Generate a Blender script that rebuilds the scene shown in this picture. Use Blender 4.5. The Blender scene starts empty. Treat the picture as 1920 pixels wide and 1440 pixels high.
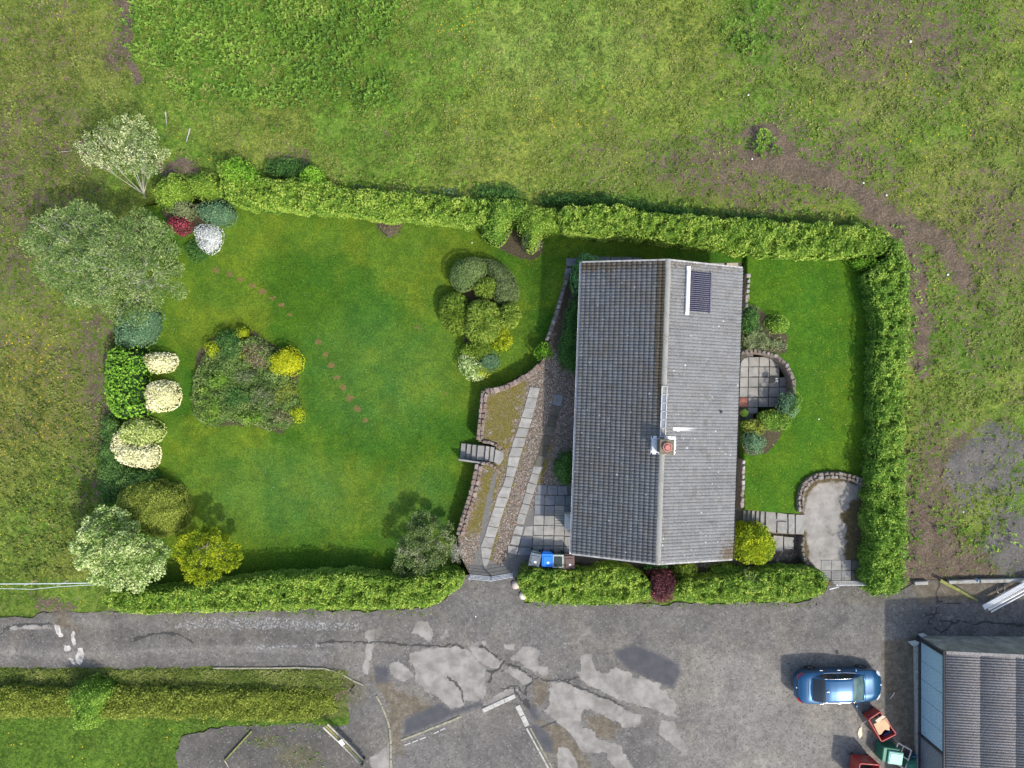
import bpy, math, random
import numpy as np
from mathutils import Vector, Matrix

# ------------------------------------------------------------ camera, sky, sun
S = 0.031            # metres per photo pixel on the ground
H = 42.0             # height of the drone
sc = bpy.context.scene
COL = sc.collection
cam_d = bpy.data.cameras.new('camera'); cam = bpy.data.objects.new('camera', cam_d)
COL.objects.link(cam); sc.camera = cam
cam.location = (0, 0, H); cam.rotation_euler = (0, 0, 0)
cam_d.sensor_width = 36; cam_d.lens = 36*H/(1920*S); cam_d.clip_end = 3000; cam_d.clip_start = 0.5
SUNV = Vector((0.60, -0.66, 1.0)).normalized()
EL = math.asin(SUNV.z); ROT = math.atan2(SUNV.x, SUNV.y)
w = bpy.data.worlds.new('World'); sc.world = w; w.use_nodes = True
nt = w.node_tree; bg = nt.nodes['Background']
sky = nt.nodes.new('ShaderNodeTexSky'); sky.sky_type = 'NISHITA'; sky.sun_disc = False
sky.sun_elevation = EL; sky.sun_rotation = ROT; sky.air_density = 1.0; sky.dust_density = 2.5; sky.ozone_density = 1.0
nt.links.new(sky.outputs[0], bg.inputs[0]); bg.inputs[1].default_value = 0.15
sl = bpy.data.lights.new('sun', 'SUN'); sl.energy = 2.1; sl.angle = math.radians(1.6); sl.color = (1.0, 0.955, 0.88)
so = bpy.data.objects.new('sun', sl); COL.objects.link(so); so.rotation_euler = SUNV.to_track_quat('Z', 'Y').to_euler()
so.location = (20, -20, 60)
vs = sc.view_settings; vs.view_transform = 'Standard'; vs.look = 'None'; vs.gamma = 1; vs.exposure = 1.1
vs.use_curve_mapping = False

# ------------------------------------------------------------ basic helpers
random.seed(7)
def W(px, py, z=0.0):
    k = S*(H - z)/H
    return ((px - 960)*k, (720 - py)*k, z)
def T(x, y=0):      # gentle tilt of the whole site, lower at the left
    return 0.03*np.clip(x, -34, 34)
def WT(px, py, dz=0.0):
    z = 0.03*(px-960)*S + dz
    return W(px, py, z)
def tag(o, label=None, cat=None, group=None, kind=None):
    if label: o['label'] = label
    if cat: o['category'] = cat
    if group: o['group'] = group
    if kind: o['kind'] = kind
    return o
def empty(name, loc, label=None, cat=None, group=None, rz=0.0):
    o = bpy.data.objects.new(name, None); COL.objects.link(o); o.location = loc; o.rotation_euler = (0, 0, rz)
    o.empty_display_size = 0.3
    return tag(o, label, cat, group)
def link_mesh(name, me, mat=None, parent=None, local=False):
    o = bpy.data.objects.new(name, me); COL.objects.link(o)
    if mat is not None and not me.materials: me.materials.append(mat)
    if parent is not None:
        o.parent = parent
        if not local:
            o.matrix_parent_inverse = pmat(parent).inverted()
    return o
def pmat(p):
    m = Matrix.LocRotScale(p.location, p.rotation_euler, p.scale)
    if p.parent is not None:
        m = pmat(p.parent) @ p.matrix_parent_inverse @ m
    return m
def raw_mesh(name, V, F, smooth=False):
    me = bpy.data.meshes.new(name)
    me.from_pydata([tuple(v) for v in V], [], [tuple(f) for f in F]); me.update()
    if smooth: me.polygons.foreach_set('use_smooth', [True]*len(me.polygons))
    return me
def np_mesh(name, V, loops, sizes, smooth=False):
    """fast mesh from arrays"""
    me = bpy.data.meshes.new(name)
    V = np.asarray(V, np.float32); loops = np.asarray(loops, np.int32).ravel(); sizes = np.asarray(sizes, np.int32)
    me.vertices.add(len(V)); me.vertices.foreach_set('co', V.ravel())
    me.loops.add(len(loops)); me.loops.foreach_set('vertex_index', loops)
    me.polygons.add(len(sizes))
    st = np.concatenate([[0], np.cumsum(sizes)[:-1]]).astype(np.int32)
    me.polygons.foreach_set('loop_start', st); me.polygons.foreach_set('loop_total', sizes)
    if smooth: me.polygons.foreach_set('use_smooth', np.ones(len(sizes), bool))
    me.update(calc_edges=True); me.validate()
    return me
class MB:
    """collects simple shapes into one mesh"""
    def __init__(s): s.V = []; s.F = []
    def add(s, V, F):
        n = len(s.V); s.V += [tuple(v) for v in V]; s.F += [tuple(i+n for i in f) for f in F]; return s
    def box(s, c, d, rz=0.0, rot=None, bev=0.0):
        x, y, z = d[0]/2, d[1]/2, d[2]/2
        M = rot if rot is not None else Matrix.Rotation(rz, 3, 'Z')
        c = Vector(c)
        if bev <= 0:
            P = [(-x,-y,-z),(x,-y,-z),(x,y,-z),(-x,y,-z),(-x,-y,z),(x,-y,z),(x,y,z),(-x,y,z)]
            F = [(0,3,2,1),(4,5,6,7),(0,1,5,4),(1,2,6,5),(2,3,7,6),(3,0,4,7)]
        else:
            b = bev
            P = []
            for (zz, ins) in ((-z, b), (-z+b, 0), (z-b, 0), (z, b)):
                P += [(-x+ins,-y+ins,zz),(x-ins,-y+ins,zz),(x-ins,y-ins,zz),(-x+ins,y-ins,zz)]
            F = [(3,2,1,0),(12,13,14,15)]
            for k in range(3):
                for i in range(4):
                    j = (i+1) % 4; F.append((4*k+i, 4*k+j, 4*k+4+j, 4*k+4+i))
        return s.add([c + M @ Vector(p) for p in P], F)
    def tube(s, pts, r, n=6, caps=True):
        pts = [Vector(p) for p in pts]
        rs = r if isinstance(r, (list, tuple)) else [r]*len(pts)
        V = []; F = []
        for i, p in enumerate(pts):
            a = pts[max(i-1, 0)]; b = pts[min(i+1, len(pts)-1)]
            d = (b-a).normalized() if (b-a).length > 1e-6 else Vector((0,0,1))
            u = d.cross(Vector((0,0,1)))
            if u.length < 1e-3: u = d.cross(Vector((1,0,0)))
            u.normalize(); v = d.cross(u)
            for k in range(n):
                t = 2*math.pi*k/n
                V.append(p + (u*math.cos(t) + v*math.sin(t))*rs[i])
        for i in range(len(pts)-1):
            for k in range(n):
                q = (k+1) % n
                F.append((i*n+k, i*n+q, (i+1)*n+q, (i+1)*n+k))
        if caps:
            F.append(tuple(range(n))); F.append(tuple((len(pts)-1)*n + k for k in reversed(range(n))))
        return s.add(V, F)
    def prism(s, poly, z0, z1, inset=0.0, top_in=None):
        n = len(poly); c = Vector((sum(p[0] for p in poly)/n, sum(p[1] for p in poly)/n))
        V = [(p[0], p[1], z0) for p in poly]; F = []
        if inset > 0:
            V += [(p[0], p[1], z1-inset) for p in poly]
            ins = []
            for p in poly:
                d = (c - Vector((p[0], p[1]))); L = d.length
                q = Vector((p[0], p[1])) + d/L*inset*1.3
                ins.append((q.x, q.y, z1))
            V += ins; L3 = 3
        else:
            V += [(p[0], p[1], z1) for p in poly]; L3 = 2
        for k in range(L3-1):
            for i in range(n):
                j = (i+1) % n; F.append((k*n+i, k*n+j, (k+1)*n+j, (k+1)*n+i))
        F.append(tuple((L3-1)*n+i for i in range(n))); F.append(tuple(reversed(range(n))))
        return s.add(V, F)
    def lathe(s, c, prof, n=16):
        V = []; F = []
        for (r, z) in prof:
            for k in range(n):
                t = 2*math.pi*k/n; V.append((c[0]+r*math.cos(t), c[1]+r*math.sin(t), c[2]+z))
        m = len(prof)
        for i in range(m-1):
            for k in range(n):
                q = (k+1) % n; F.append((i*n+k, i*n+q, (i+1)*n+q, (i+1)*n+k))
        if prof[0][0] > 1e-4: F.append(tuple(reversed(range(n))))
        if prof[-1][0] > 1e-4: F.append(tuple((m-1)*n+k for k in range(n)))
        return s.add(V, F)
    def build(s, name, mat, parent=None, smooth=False, local=False):
        me = raw_mesh(name, s.V, s.F, smooth)
        return link_mesh(name, me, mat, parent, local)

# ------------------------------------------------------------ numpy noise and distances
def _h(ix, iy, seed):
    a = (ix.astype(np.int64)*374761393 + iy.astype(np.int64)*668265263 + seed*1442695041) & 0xffffffff
    a = ((a ^ (a >> 13))*1274126177) & 0xffffffff
    a = a ^ (a >> 16)
    return (a & 0xffff)/65535.0
def vnoise(x, y, seed=0):
    x = np.asarray(x, float); y = np.asarray(y, float)
    ix = np.floor(x).astype(np.int64); iy = np.floor(y).astype(np.int64)
    fx = x-ix; fy = y-iy; fx = fx*fx*(3-2*fx); fy = fy*fy*(3-2*fy)
    a = _h(ix, iy, seed); b = _h(ix+1, iy, seed); c = _h(ix, iy+1, seed); d = _h(ix+1, iy+1, seed)
    return (a*(1-fx)+b*fx)*(1-fy) + (c*(1-fx)+d*fx)*fy
def fbm(x, y, scale=1.0, seed=0, oct=4):
    x = np.asarray(x, float)/scale; y = np.asarray(y, float)/scale
    r = 0; a = 0.5; t = 0
    for o in range(oct):
        r = r + a*vnoise(x*2**o + 17.3*o, y*2**o - 9.1*o, seed+o); t += a; a *= 0.5
    return r/t
def sdpoly(x, y, poly):
    """signed distance, positive inside"""
    x = np.asarray(x, float); y = np.asarray(y, float)
    P = np.asarray(poly, float)[:, :2]; n = len(P)
    d = np.full(x.shape, 1e9); ins = np.zeros(x.shape, bool)
    for i in range(n):
        a = P[i]; b = P[(i+1) % n]; e = b-a
        L = e@e + 1e-12
        t = np.clip(((x-a[0])*e[0] + (y-a[1])*e[1])/L, 0, 1)
        d = np.minimum(d, (x-a[0]-t*e[0])**2 + (y-a[1]-t*e[1])**2)
        if abs(e[1]) > 1e-12:
            c = ((a[1] > y) != (b[1] > y)) & (x < e[0]*(y-a[1])/e[1] + a[0]); ins ^= c
    d = np.sqrt(d)
    return np.where(ins, d, -d)
def dline(x, y, pts):
    d = np.full(np.shape(x), 1e9)
    for i in range(len(pts)-1):
        a = np.array(pts[i][:2], float); b = np.array(pts[i+1][:2], float); e = b-a
        t = np.clip(((x-a[0])*e[0] + (y-a[1])*e[1])/(e@e+1e-12), 0, 1)
        d = np.minimum(d, (x-a[0]-t*e[0])**2 + (y-a[1]-t*e[1])**2)
    return np.sqrt(d)
def sst(a, b, x):
    t = np.clip((x-a)/(b-a), 0, 1); return t*t*(3-2*t)
def smooth_poly(poly, it=2):
    P = [tuple(p) for p in poly]
    for _ in range(it):
        Q = []
        for i in range(len(P)):
            a = P[i]; b = P[(i+1) % len(P)]
            Q.append((a[0]*.75+b[0]*.25, a[1]*.75+b[1]*.25)); Q.append((a[0]*.25+b[0]*.75, a[1]*.25+b[1]*.75))
        P = Q
    return P
def add_attr(me, name, arr, typ='FLOAT'):
    a = me.attributes.new(name, typ, 'POINT')
    if typ == 'FLOAT': a.data.foreach_set('value', np.asarray(arr, np.float32).ravel())
    else:
        arr = np.asarray(arr, np.float32)
        if arr.shape[1] == 3: arr = np.concatenate([arr, np.ones((len(arr), 1), np.float32)], 1)
        a.data.foreach_set('color', arr.ravel())
def px_of(x, y, z):
    k = S*(H-z)/H
    return 960 + x/k, 720 - y/k
def grid_region(name, poly, zfun, res, mat=None, wob=0.0, wscale=0.6, skirt=0.0, seed=1, attrs=None, smooth=True, parent=None, hole=None):
    """sheet of ground cut to an outline, its border verts pulled on to the outline; skirt = edge going down"""
    P = np.array([(p[0], p[1]) for p in poly]); lo = P.min(0)-res*2; hi = P.max(0)+res*2
    nx = int((hi[0]-lo[0])/res)+1; ny = int((hi[1]-lo[1])/res)+1
    X, Y = np.meshgrid(lo[0]+np.arange(nx)*res, lo[1]+np.arange(ny)*res)
    def f(X, Y):
        s = sdpoly(X, Y, poly)
        if hole is not None: s = np.minimum(s, -sdpoly(X, Y, hole))
        if wob: s = s + wob*(fbm(X, Y, wscale, seed, 3)-0.5)*2
        return s
    s = f(X, Y)
    gy, gx = np.gradient(s, res); gn = np.sqrt(gx*gx+gy*gy)+1e-6
    ins = s > 0
    cell = ins[:-1, :-1] | ins[1:, :-1] | ins[:-1, 1:] | ins[1:, 1:]
    mv = np.where(s <= 0, np.minimum(-s, res*1.2), 0)
    X2 = X + gx/gn*mv; Y2 = Y + gy/gn*mv
    idx = np.arange(nx*ny).reshape(ny, nx)
    c = np.argwhere(cell)
    q = np.stack([idx[c[:, 0], c[:, 1]], idx[c[:, 0], c[:, 1]+1], idx[c[:, 0]+1, c[:, 1]+1], idx[c[:, 0]+1, c[:, 1]]], 1)
    Z = zfun(X2, Y2)
    V = np.stack([X2.ravel(), Y2.ravel(), Z.ravel()], 1)
    if skirt > 0:
        pc = np.pad(cell, 1)
        quads = []
        n0 = len(V)
        low = V.copy(); low[:, 2] -= skirt
        i, j = c[:, 0], c[:, 1]
        for (di, dj, a, b) in ((-1, 0, 0, 1), (0, 1, 1, 2), (1, 0, 2, 3), (0, -1, 3, 0)):
            m = ~pc[i+1+di, j+1+dj]
            quads.append(np.stack([q[m][:, b], q[m][:, a], q[m][:, a]+n0, q[m][:, b]+n0], 1))
        V = np.concatenate([V, low]); q = np.concatenate([q]+quads)
    u, inv = np.unique(q.ravel(), return_inverse=True)
    V = V[u]; q = inv.reshape(-1, 4)
    me = np_mesh(name, V, q, np.full(len(q), 4), smooth and skirt == 0)
    if attrs:
        px, py = px_of(V[:, 0], V[:, 1], V[:, 2])
        for k, fn in attrs.items():
            add_attr(me, k, fn(px, py, V[:, 0], V[:, 1]), 'FLOAT_COLOR')
    return link_mesh(name, me, mat, parent)

# ------------------------------------------------------------ materials
class NT:
    def __init__(s, name):
        s.m = bpy.data.materials.new(name); s.m.use_nodes = True; s.t = s.m.node_tree
        s.b = s.t.nodes['Principled BSDF']; s.out = s.t.nodes['Material Output']
        s.b.inputs['Specular IOR Level'].default_value = 0.3
    def n(s, typ, **kw):
        x = s.t.nodes.new(typ)
        for k, v in kw.items(): setattr(x, k, v)
        return x
    def put(s, sock, v):
        if hasattr(v, 'is_linked') or hasattr(v, 'links'): s.t.links.new(v, sock)
        elif isinstance(v, (tuple, list)): sock.default_value = tuple(v) + ((1,) if len(v) == 3 and len(sock.default_value) == 4 else ())
        else: sock.default_value = v
    def pos(s): return s.n('ShaderNodeNewGeometry').outputs['Position']
    def obj(s, o=None):
        t = s.n('ShaderNodeTexCoord')
        if o is not None: t.object = o
        return t.outputs['Object']
    def mapping(s, v, scale=(1,1,1), rot=(0,0,0)):
        m = s.n('ShaderNodeMapping'); s.put(m.inputs[0], v); m.inputs['Scale'].default_value = scale; m.inputs['Rotation'].default_value = rot
        return m.outputs[0]
    def noise(s, scale, detail=3, rough=0.55, v=None, dist=0.0):
        x = s.n('ShaderNodeTexNoise'); s.put(x.inputs['Vector'], v if v is not None else s.pos())
        x.inputs['Scale'].default_value = scale; x.inputs['Detail'].default_value = detail; x.inputs['Roughness'].default_value = rough
        x.inputs['Distortion'].default_value = dist
        return x.outputs[0]
    def voro(s, scale, v=None, feature='F1', out='Distance', rnd=1.0):
        x = s.n('ShaderNodeTexVoronoi'); x.feature = feature; s.put(x.inputs['Vector'], v if v is not None else s.pos())
        x.inputs['Scale'].default_value = scale; x.inputs['Randomness'].default_value = rnd
        return x.outputs[out]
    def math(s, op, a, b=0.0, c=0.0, clamp=False):
        x = s.n('ShaderNodeMath', operation=op); x.use_clamp = clamp
        s.put(x.inputs[0], a); s.put(x.inputs[1], b); s.put(x.inputs[2], c)
        return x.outputs[0]
    def step(s, a, b, v):      # smooth step from a to b
        x = s.n('ShaderNodeMapRange', interpolation_type='SMOOTHSTEP')
        s.put(x.inputs[0], v); s.put(x.inputs[1], a); s.put(x.inputs[2], b); return x.outputs[0]
    def lin(s, v, a, b, c, d):
        x = s.n('ShaderNodeMapRange'); s.put(x.inputs[0], v)
        for i, k in enumerate((a, b, c, d)): s.put(x.inputs[i+1], k)
        return x.outputs[0]
    def mix(s, f, a, b, mode='MIX'):
        x = s.n('ShaderNodeMix', data_type='RGBA', blend_type=mode)
        s.put(x.inputs['Factor'], f); s.put(x.inputs[6], a); s.put(x.inputs[7], b); return x.outputs[2]
    def ramp(s, f, stops):
        x = s.n('ShaderNodeValToRGB'); s.put(x.inputs[0], f); e = x.color_ramp.elements
        while len(e) < len(stops): e.new(0.5)
        for i, (p, c) in enumerate(stops): e[i].position = p; e[i].color = tuple(c)+(1,) if len(c) == 3 else c
        return x.outputs[0]
    def attr(s, name, out='Color'): 
        x = s.n('ShaderNodeAttribute', attribute_name=name); return x.outputs[out]
    def sep(s, c):
        x = s.n('ShaderNodeSeparateColor'); s.put(x.inputs[0], c); return x.outputs
    def rnd(s): return s.n('ShaderNodeObjectInfo').outputs['Random']
    def bump(s, h, strength=0.5, dist=0.03):
        x = s.n('ShaderNodeBump'); s.put(x.inputs['Height'], h); x.inputs['Strength'].default_value = strength; x.inputs['Distance'].default_value = dist
        s.t.links.new(x.outputs[0], s.b.inputs['Normal']); return x.outputs[0]
    def done(s, col, rough=0.85, spec=0.25, metal=0.0):
        s.put(s.b.inputs['Base Color'], col); s.put(s.b.inputs['Roughness'], rough)
        s.b.inputs['Specular IOR Level'].default_value = spec; s.b.inputs['Metallic'].default_value = metal
        return s.m

def leaf_mat(name, dark, mid, light, trans=0.25, big=0.5, spec=0.12):
    s = NT(name)
    t = s.attr('tint', 'Fac')
    n = s.noise(1.1, 3)
    f = s.math('ADD', t, s.math('MULTIPLY', s.math('SUBTRACT', n, 0.5), big), clamp=True)
    col = s.ramp(f, [(0.0, dark), (0.5, mid), (1.0, light)])
    s.put(s.b.inputs['Base Color'], col); s.b.inputs['Roughness'].default_value = 0.62; s.b.inputs['Specular IOR Level'].default_value = spec
    tr = s.n('ShaderNodeBsdfTranslucent'); s.put(tr.inputs[0], s.mix(1.0, col, (1.0, 1.0, 0.55), 'MULTIPLY'))
    mx = s.n('ShaderNodeMixShader'); mx.inputs[0].default_value = trans
    s.t.links.new(s.b.outputs[0], mx.inputs[1]); s.t.links.new(tr.outputs[0], mx.inputs[2]); s.t.links.new(mx.outputs[0], s.out.inputs[0])
    return s.m
def flat_mat(name, col, rough=0.7, spec=0.3, metal=0.0, var=0.15, scale=6.0, bump=0.0, dirt=None):
    s = NT(name)
    n = s.noise(scale, 5, 0.6)
    c = s.mix(s.lin(n, 0.3, 0.7, 0, 1), tuple(k*(1-var) for k in col), tuple(min(1, k*(1+var)) for k in col))
    if dirt: c = s.mix(s.step(0.5, 0.68, s.noise(scale*0.6, 6, 0.7)), c, dirt)
    if bump: s.bump(s.noise(scale*6, 4), bump, 0.01)
    return s.done(c, rough, spec, metal)
def mulc(c, k): return tuple(x*k for x in c)
# ------------------------------------------------------------ ground materials
def field_mat():
    s = NT('rough_pasture')
    base = s.attr('base'); m = s.sep(s.attr('m1'))
    n2 = s.noise(3.6, 7, 0.78); n3 = s.noise(9.5, 5, 0.85); n4 = s.noise(0.9, 4, 0.6)
    g = s.mix(s.step(0.36, 0.64, n2), s.mix(1.0, base, (0.48, 0.62, 0.50), 'MULTIPLY'), s.mix(1.0, base, (1.40, 1.34, 1.20), 'MULTIPLY'))
    g = s.mix(s.step(0.40, 0.66, n3), s.mix(1.0, g, (0.62, 0.67, 0.66), 'MULTIPLY'), s.mix(1.0, g, (1.40, 1.33, 1.25), 'MULTIPLY'))
    g = s.mix(s.math('MULTIPLY', s.step(0.5, 0.7, n4), 0.4), g, s.mix(1.0, g, (0.72, 1.0, 0.6), 'MULTIPLY'))
    # bare earth between the tussocks
    nd = s.math('MULTIPLY', s.math('SUBTRACT', s.noise(3.6, 7, 0.72), 0.5), 2.1)
    nd2 = s.noise(0.7, 3, 0.5)
    f = s.math('ADD', nd, s.math('MULTIPLY', nd2, 0.35))
    f = s.math('ADD', f, m[0])
    f = s.step(0.68, 0.90, f)
    earth = s.ramp(s.noise(9, 6, 0.82), [(0.30, (0.040, 0.030, 0.021)), (0.5, (0.105, 0.080, 0.056)), (0.70, (0.22, 0.18, 0.135))])
    grey = s.ramp(s.noise(9, 6, 0.85), [(0.3, (0.045, 0.042, 0.038)), (0.5, (0.105, 0.098, 0.088)), (0.7, (0.20, 0.188, 0.17))])
    earth = s.mix(s.step(0.45, 0.6, s.math('ADD', m[2], s.math('MULTIPLY', s.math('SUBTRACT', nd2, 0.5), 0.4))), earth, grey)
    c = s.mix(f, g, earth)
    # yellow and white flowers
    v = s.voro(6.5); vc = s.sep(s.voro(6.5, out='Color'))
    fl = s.math('MULTIPLY', s.math('LESS_THAN', v, 0.24), s.math('LESS_THAN', vc[0], m[1]))
    c = s.mix(s.math('MULTIPLY', fl, s.math('SUBTRACT', 1.0, f)), c, (0.55, 0.36, 0.02))
    s.bump(s.math('ADD', n3, n2), 0.9, 0.06)
    return s.done(c, 0.9, 0.08)

def lawn_mat(name):
    s = NT(name)
    base = s.attr('base'); m = s.sep(s.attr('m1'))
    fine = s.noise(9.5, 5, 0.88); mid = s.noise(2.6, 7, 0.78); big = s.noise(0.45, 4, 0.55)
    g = s.mix(s.step(0.3, 0.7, fine), s.mix(1.0, base, (0.50, 0.54, 0.6), 'MULTIPLY'), s.mix(1.0, base, (1.62, 1.52, 1.5), 'MULTIPLY'))
    g = s.mix(s.step(0.38, 0.66, mid), s.mix(1.0, g, (0.80, 0.84, 0.9), 'MULTIPLY'), s.mix(1.0, g, (1.25, 1.13, 1.1), 'MULTIPLY'))
    g = s.mix(s.step(0.42, 0.60, big), g, s.mix(1.0, g, (1.32, 1.10, 0.95), 'MULTIPLY'))
    f = s.math('ADD', s.noise(7, 6, 0.7), m[0])
    f = s.step(0.98, 1.12, f)
    c = s.mix(f, g, s.ramp(s.noise(14, 4, 0.7), [(0.3, (0.075, 0.062, 0.018)), (0.7, (0.17, 0.115, 0.050))]))
    sf = s.step(0.45, 0.55, s.math('ADD', m[2], s.math('MULTIPLY', s.math('SUBTRACT', s.noise(5, 6, 0.75), 0.5), 0.7)))
    c = s.mix(s.math('MULTIPLY', sf, 0.92), c, s.ramp(s.noise(12, 5, 0.75), [(0.3, (0.025, 0.019, 0.013)), (0.5, (0.060, 0.046, 0.032)), (0.7, (0.11, 0.085, 0.06))]))
    v = s.voro(7.0); vc = s.sep(s.voro(7.0, out='Color'))
    c = s.mix(s.math('MULTIPLY', s.math('MULTIPLY', s.math('LESS_THAN', v, s.lin(vc[2], 0, 1, 0.05, 0.22)), s.math('LESS_THAN', vc[0], m[1])), 0.6), c, (0.30, 0.22, 0.03))
    c = s.mix(s.math('MULTIPLY', s.math('MULTIPLY', s.math('LESS_THAN', v, 0.11), s.math('GREATER_THAN', vc[1], 0.86)), 0.7), c, (0.42, 0.46, 0.36))
    s.bump(s.math('ADD', fine, mid), 0.5, 0.03)
    return s.done(c, 0.9, 0.06)

def gravel_mat():
    s = NT('driveway_gravel')
    m = s.sep(s.attr('m1'))
    v = s.voro(20, out='Color'); vv = s.sep(v)
    big = s.noise(1.1, 5, 0.65); n = s.noise(45, 3, 0.7)
    st = s.ramp(vv[0], [(0.0, (0.04, 0.034, 0.026)), (0.35, (0.10, 0.088, 0.070)), (0.7, (0.19, 0.165, 0.135)), (1.0, (0.36, 0.33, 0.29))])
    st = s.mix(s.math('MULTIPLY', s.step(0.75, 0.9, vv[1]), 0.6), st, (0.22, 0.10, 0.06))
    st = s.mix(s.math('MULTIPLY', n, 0.45), st, (0.12, 0.10, 0.075))
    mo = s.step(0.92, 1.12, s.math('ADD', s.noise(2.3, 6, 0.72), m[0]))
    moss = s.ramp(s.noise(9, 5, 0.7), [(0.3, (0.055, 0.050, 0.006)), (0.6, (0.15, 0.125, 0.016)), (0.8, (0.18, 0.09, 0.02))])
    c = s.mix(s.math('MULTIPLY', mo, 0.8), st, moss)
    dk = s.step(0.9, 1.1, s.math('ADD', s.noise(3, 6, 0.7), m[1]))      # leaf litter and soil
    c = s.mix(s.math('MULTIPLY', dk, 0.85), c, s.mix(n, (0.025, 0.022, 0.012), (0.075, 0.065, 0.04)))
    cc = s.step(0.96, 1.04, s.math('ADD', s.math('MULTIPLY', s.noise(2.5, 5, 0.6), 0.5), s.math('MULTIPLY', m[2], 1.3)))
    c = s.mix(cc, c, s.mix(s.noise(8, 6, 0.7), (0.085, 0.082, 0.076), (0.18, 0.175, 0.16)))
    s.bump(s.math('ADD', vv[0], n), 0.7, 0.03)
    return s.done(c, 0.9, 0.15)

def yard_mat():
    """old tarmac: m1 R pale concrete showing, G dark repair, B wet mud; m2 R loose chippings, G white, B cracks, base = tone"""
    s = NT('old_tarmac')
    m = s.sep(s.attr('m1')); q = s.sep(s.attr('m2')); base = s.attr('base')
    ed = s.math('MULTIPLY', s.math('SUBTRACT', s.noise(1.9, 8, 0.78), 0.5), 0.95)
    ed2 = s.math('MULTIPLY', s.math('SUBTRACT', s.noise(5, 6, 0.7), 0.5), 0.3)
    fine = s.noise(11, 5, 0.9); mid = s.noise(3, 7, 0.75); big = s.noise(0.35, 5, 0.6)
    vv = s.sep(s.voro(13, out='Color'))
    g = s.mix(s.step(0.3, 0.7, fine), s.mix(1.0, base, (0.74, 0.735, 0.73), 'MULTIPLY'), s.mix(1.0, base, (1.28, 1.27, 1.25), 'MULTIPLY'))
    g = s.mix(s.step(0.35, 0.65, mid), s.mix(1.0, g, (0.80, 0.80, 0.80), 'MULTIPLY'), s.mix(1.0, g, (1.18, 1.17, 1.15), 'MULTIPLY'))
    g = s.mix(s.step(0.45, 0.62, big), g, s.mix(1.0, g, (1.15, 1.12, 1.06), 'MULTIPLY'))
    g = s.mix(s.math('MULTIPLY', s.step(0.90, 0.98, vv[0]), 0.35), g, (0.26, 0.25, 0.235))
    g = s.mix(s.math('MULTIPLY', s.step(0.12, 0.04, vv[0]), 0.45), g, (0.035, 0.035, 0.035))
    # loose pale chippings
    ch = s.math('MULTIPLY', s.math('GREATER_THAN', vv[1], 0.45), s.step(0.45, 0.6, s.math('ADD', q[0], ed)))
    g = s.mix(s.math('MULTIPLY', ch, 0.75), g, s.ramp(vv[2], [(0, (0.06, 0.06, 0.06)), (0.5, (0.17, 0.17, 0.167)), (1, (0.30, 0.30, 0.295))]))
    # mud
    mud = s.step(0.42, 0.62, s.math('ADD', m[2], ed))
    g = s.mix(s.math('MULTIPLY', mud, 0.8), g, s.ramp(s.math('ADD', s.math('MULTIPLY', mid, 0.6), s.math('MULTIPLY', fine, 0.4)), [(0.32, (0.04, 0.033, 0.024)), (0.5, (0.105, 0.085, 0.055)), (0.64, (0.19, 0.165, 0.13))]))
    # dark new tarmac
    dk = s.step(0.38, 0.62, s.math('ADD', m[1], ed2))
    g = s.mix(dk, g, s.mix(s.noise(2.2, 5, 0.6), (0.035, 0.036, 0.040), (0.085, 0.085, 0.09)))
    # pale concrete with ragged crisp edge
    pl = s.step(0.485, 0.515, s.math('ADD', m[0], s.math('ADD', s.math('MULTIPLY', ed, 0.30), s.math('MULTIPLY', ed2, 0.62))))
    pc = s.mix(s.step(0.3, 0.7, s.noise(1.6, 6, 0.6)), (0.150, 0.140, 0.124), (0.250, 0.236, 0.212))
    pc = s.mix(s.math('MULTIPLY', s.step(0.55, 0.7, s.noise(6, 6, 0.75)), 0.5), pc, (0.125, 0.118, 0.107))
    g = s.mix(pl, g, pc)
    g = s.mix(s.math('MULTIPLY', s.step(0.45, 0.6, q[2]), 0.85), g, (0.035, 0.034, 0.032))
    wh = s.step(0.49, 0.51, s.math('ADD', q[1], s.math('MULTIPLY', ed2, 0.4)))
    g = s.mix(s.math('MULTIPLY', wh, s.lin(mid, 0.35, 0.6, 0.35, 1.0)), g, (0.47, 0.445, 0.40))
    s.bump(s.math('ADD', fine, s.math('MULTIPLY', pl, 1.5)), 0.5, 0.02)
    return s.done(g, 0.88, 0.2)

def concrete_mat(name, col, moss=0.0):
    s = NT(name); m = s.sep(s.attr('m1'))
    n = s.noise(1.4, 7, 0.65); f = s.noise(28, 4, 0.7)
    c = s.mix(s.step(0.3, 0.7, n), mulc(col, 0.68), mulc(col, 1.15))
    c = s.mix(s.math('MULTIPLY', f, 0.4), c, mulc(col, 0.6))
    c = s.mix(s.math('MULTIPLY', s.step(0.58, 0.62, s.noise(2.6, 8, 0.75)), 0.45), c, mulc(col, 0.42))
    mo = s.step(0.85, 1.1, s.math('ADD', s.noise(1.8, 6, 0.7), m[0]))
    c = s.mix(mo, c, s.ramp(s.noise(6, 6, 0.75), [(0.3, (0.035, 0.030, 0.022)), (0.55, (0.085, 0.065, 0.028)), (0.75, (0.13, 0.11, 0.03))]))
    s.bump(f, 0.4, 0.01)
    return s.done(c, 0.85, 0.2)

M_field = field_mat(); M_lawn = lawn_mat('mown_lawn'); M_gravel = gravel_mat(); M_yard = yard_mat()
M_apron = concrete_mat('stained_concrete', (0.27, 0.253, 0.225))

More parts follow.
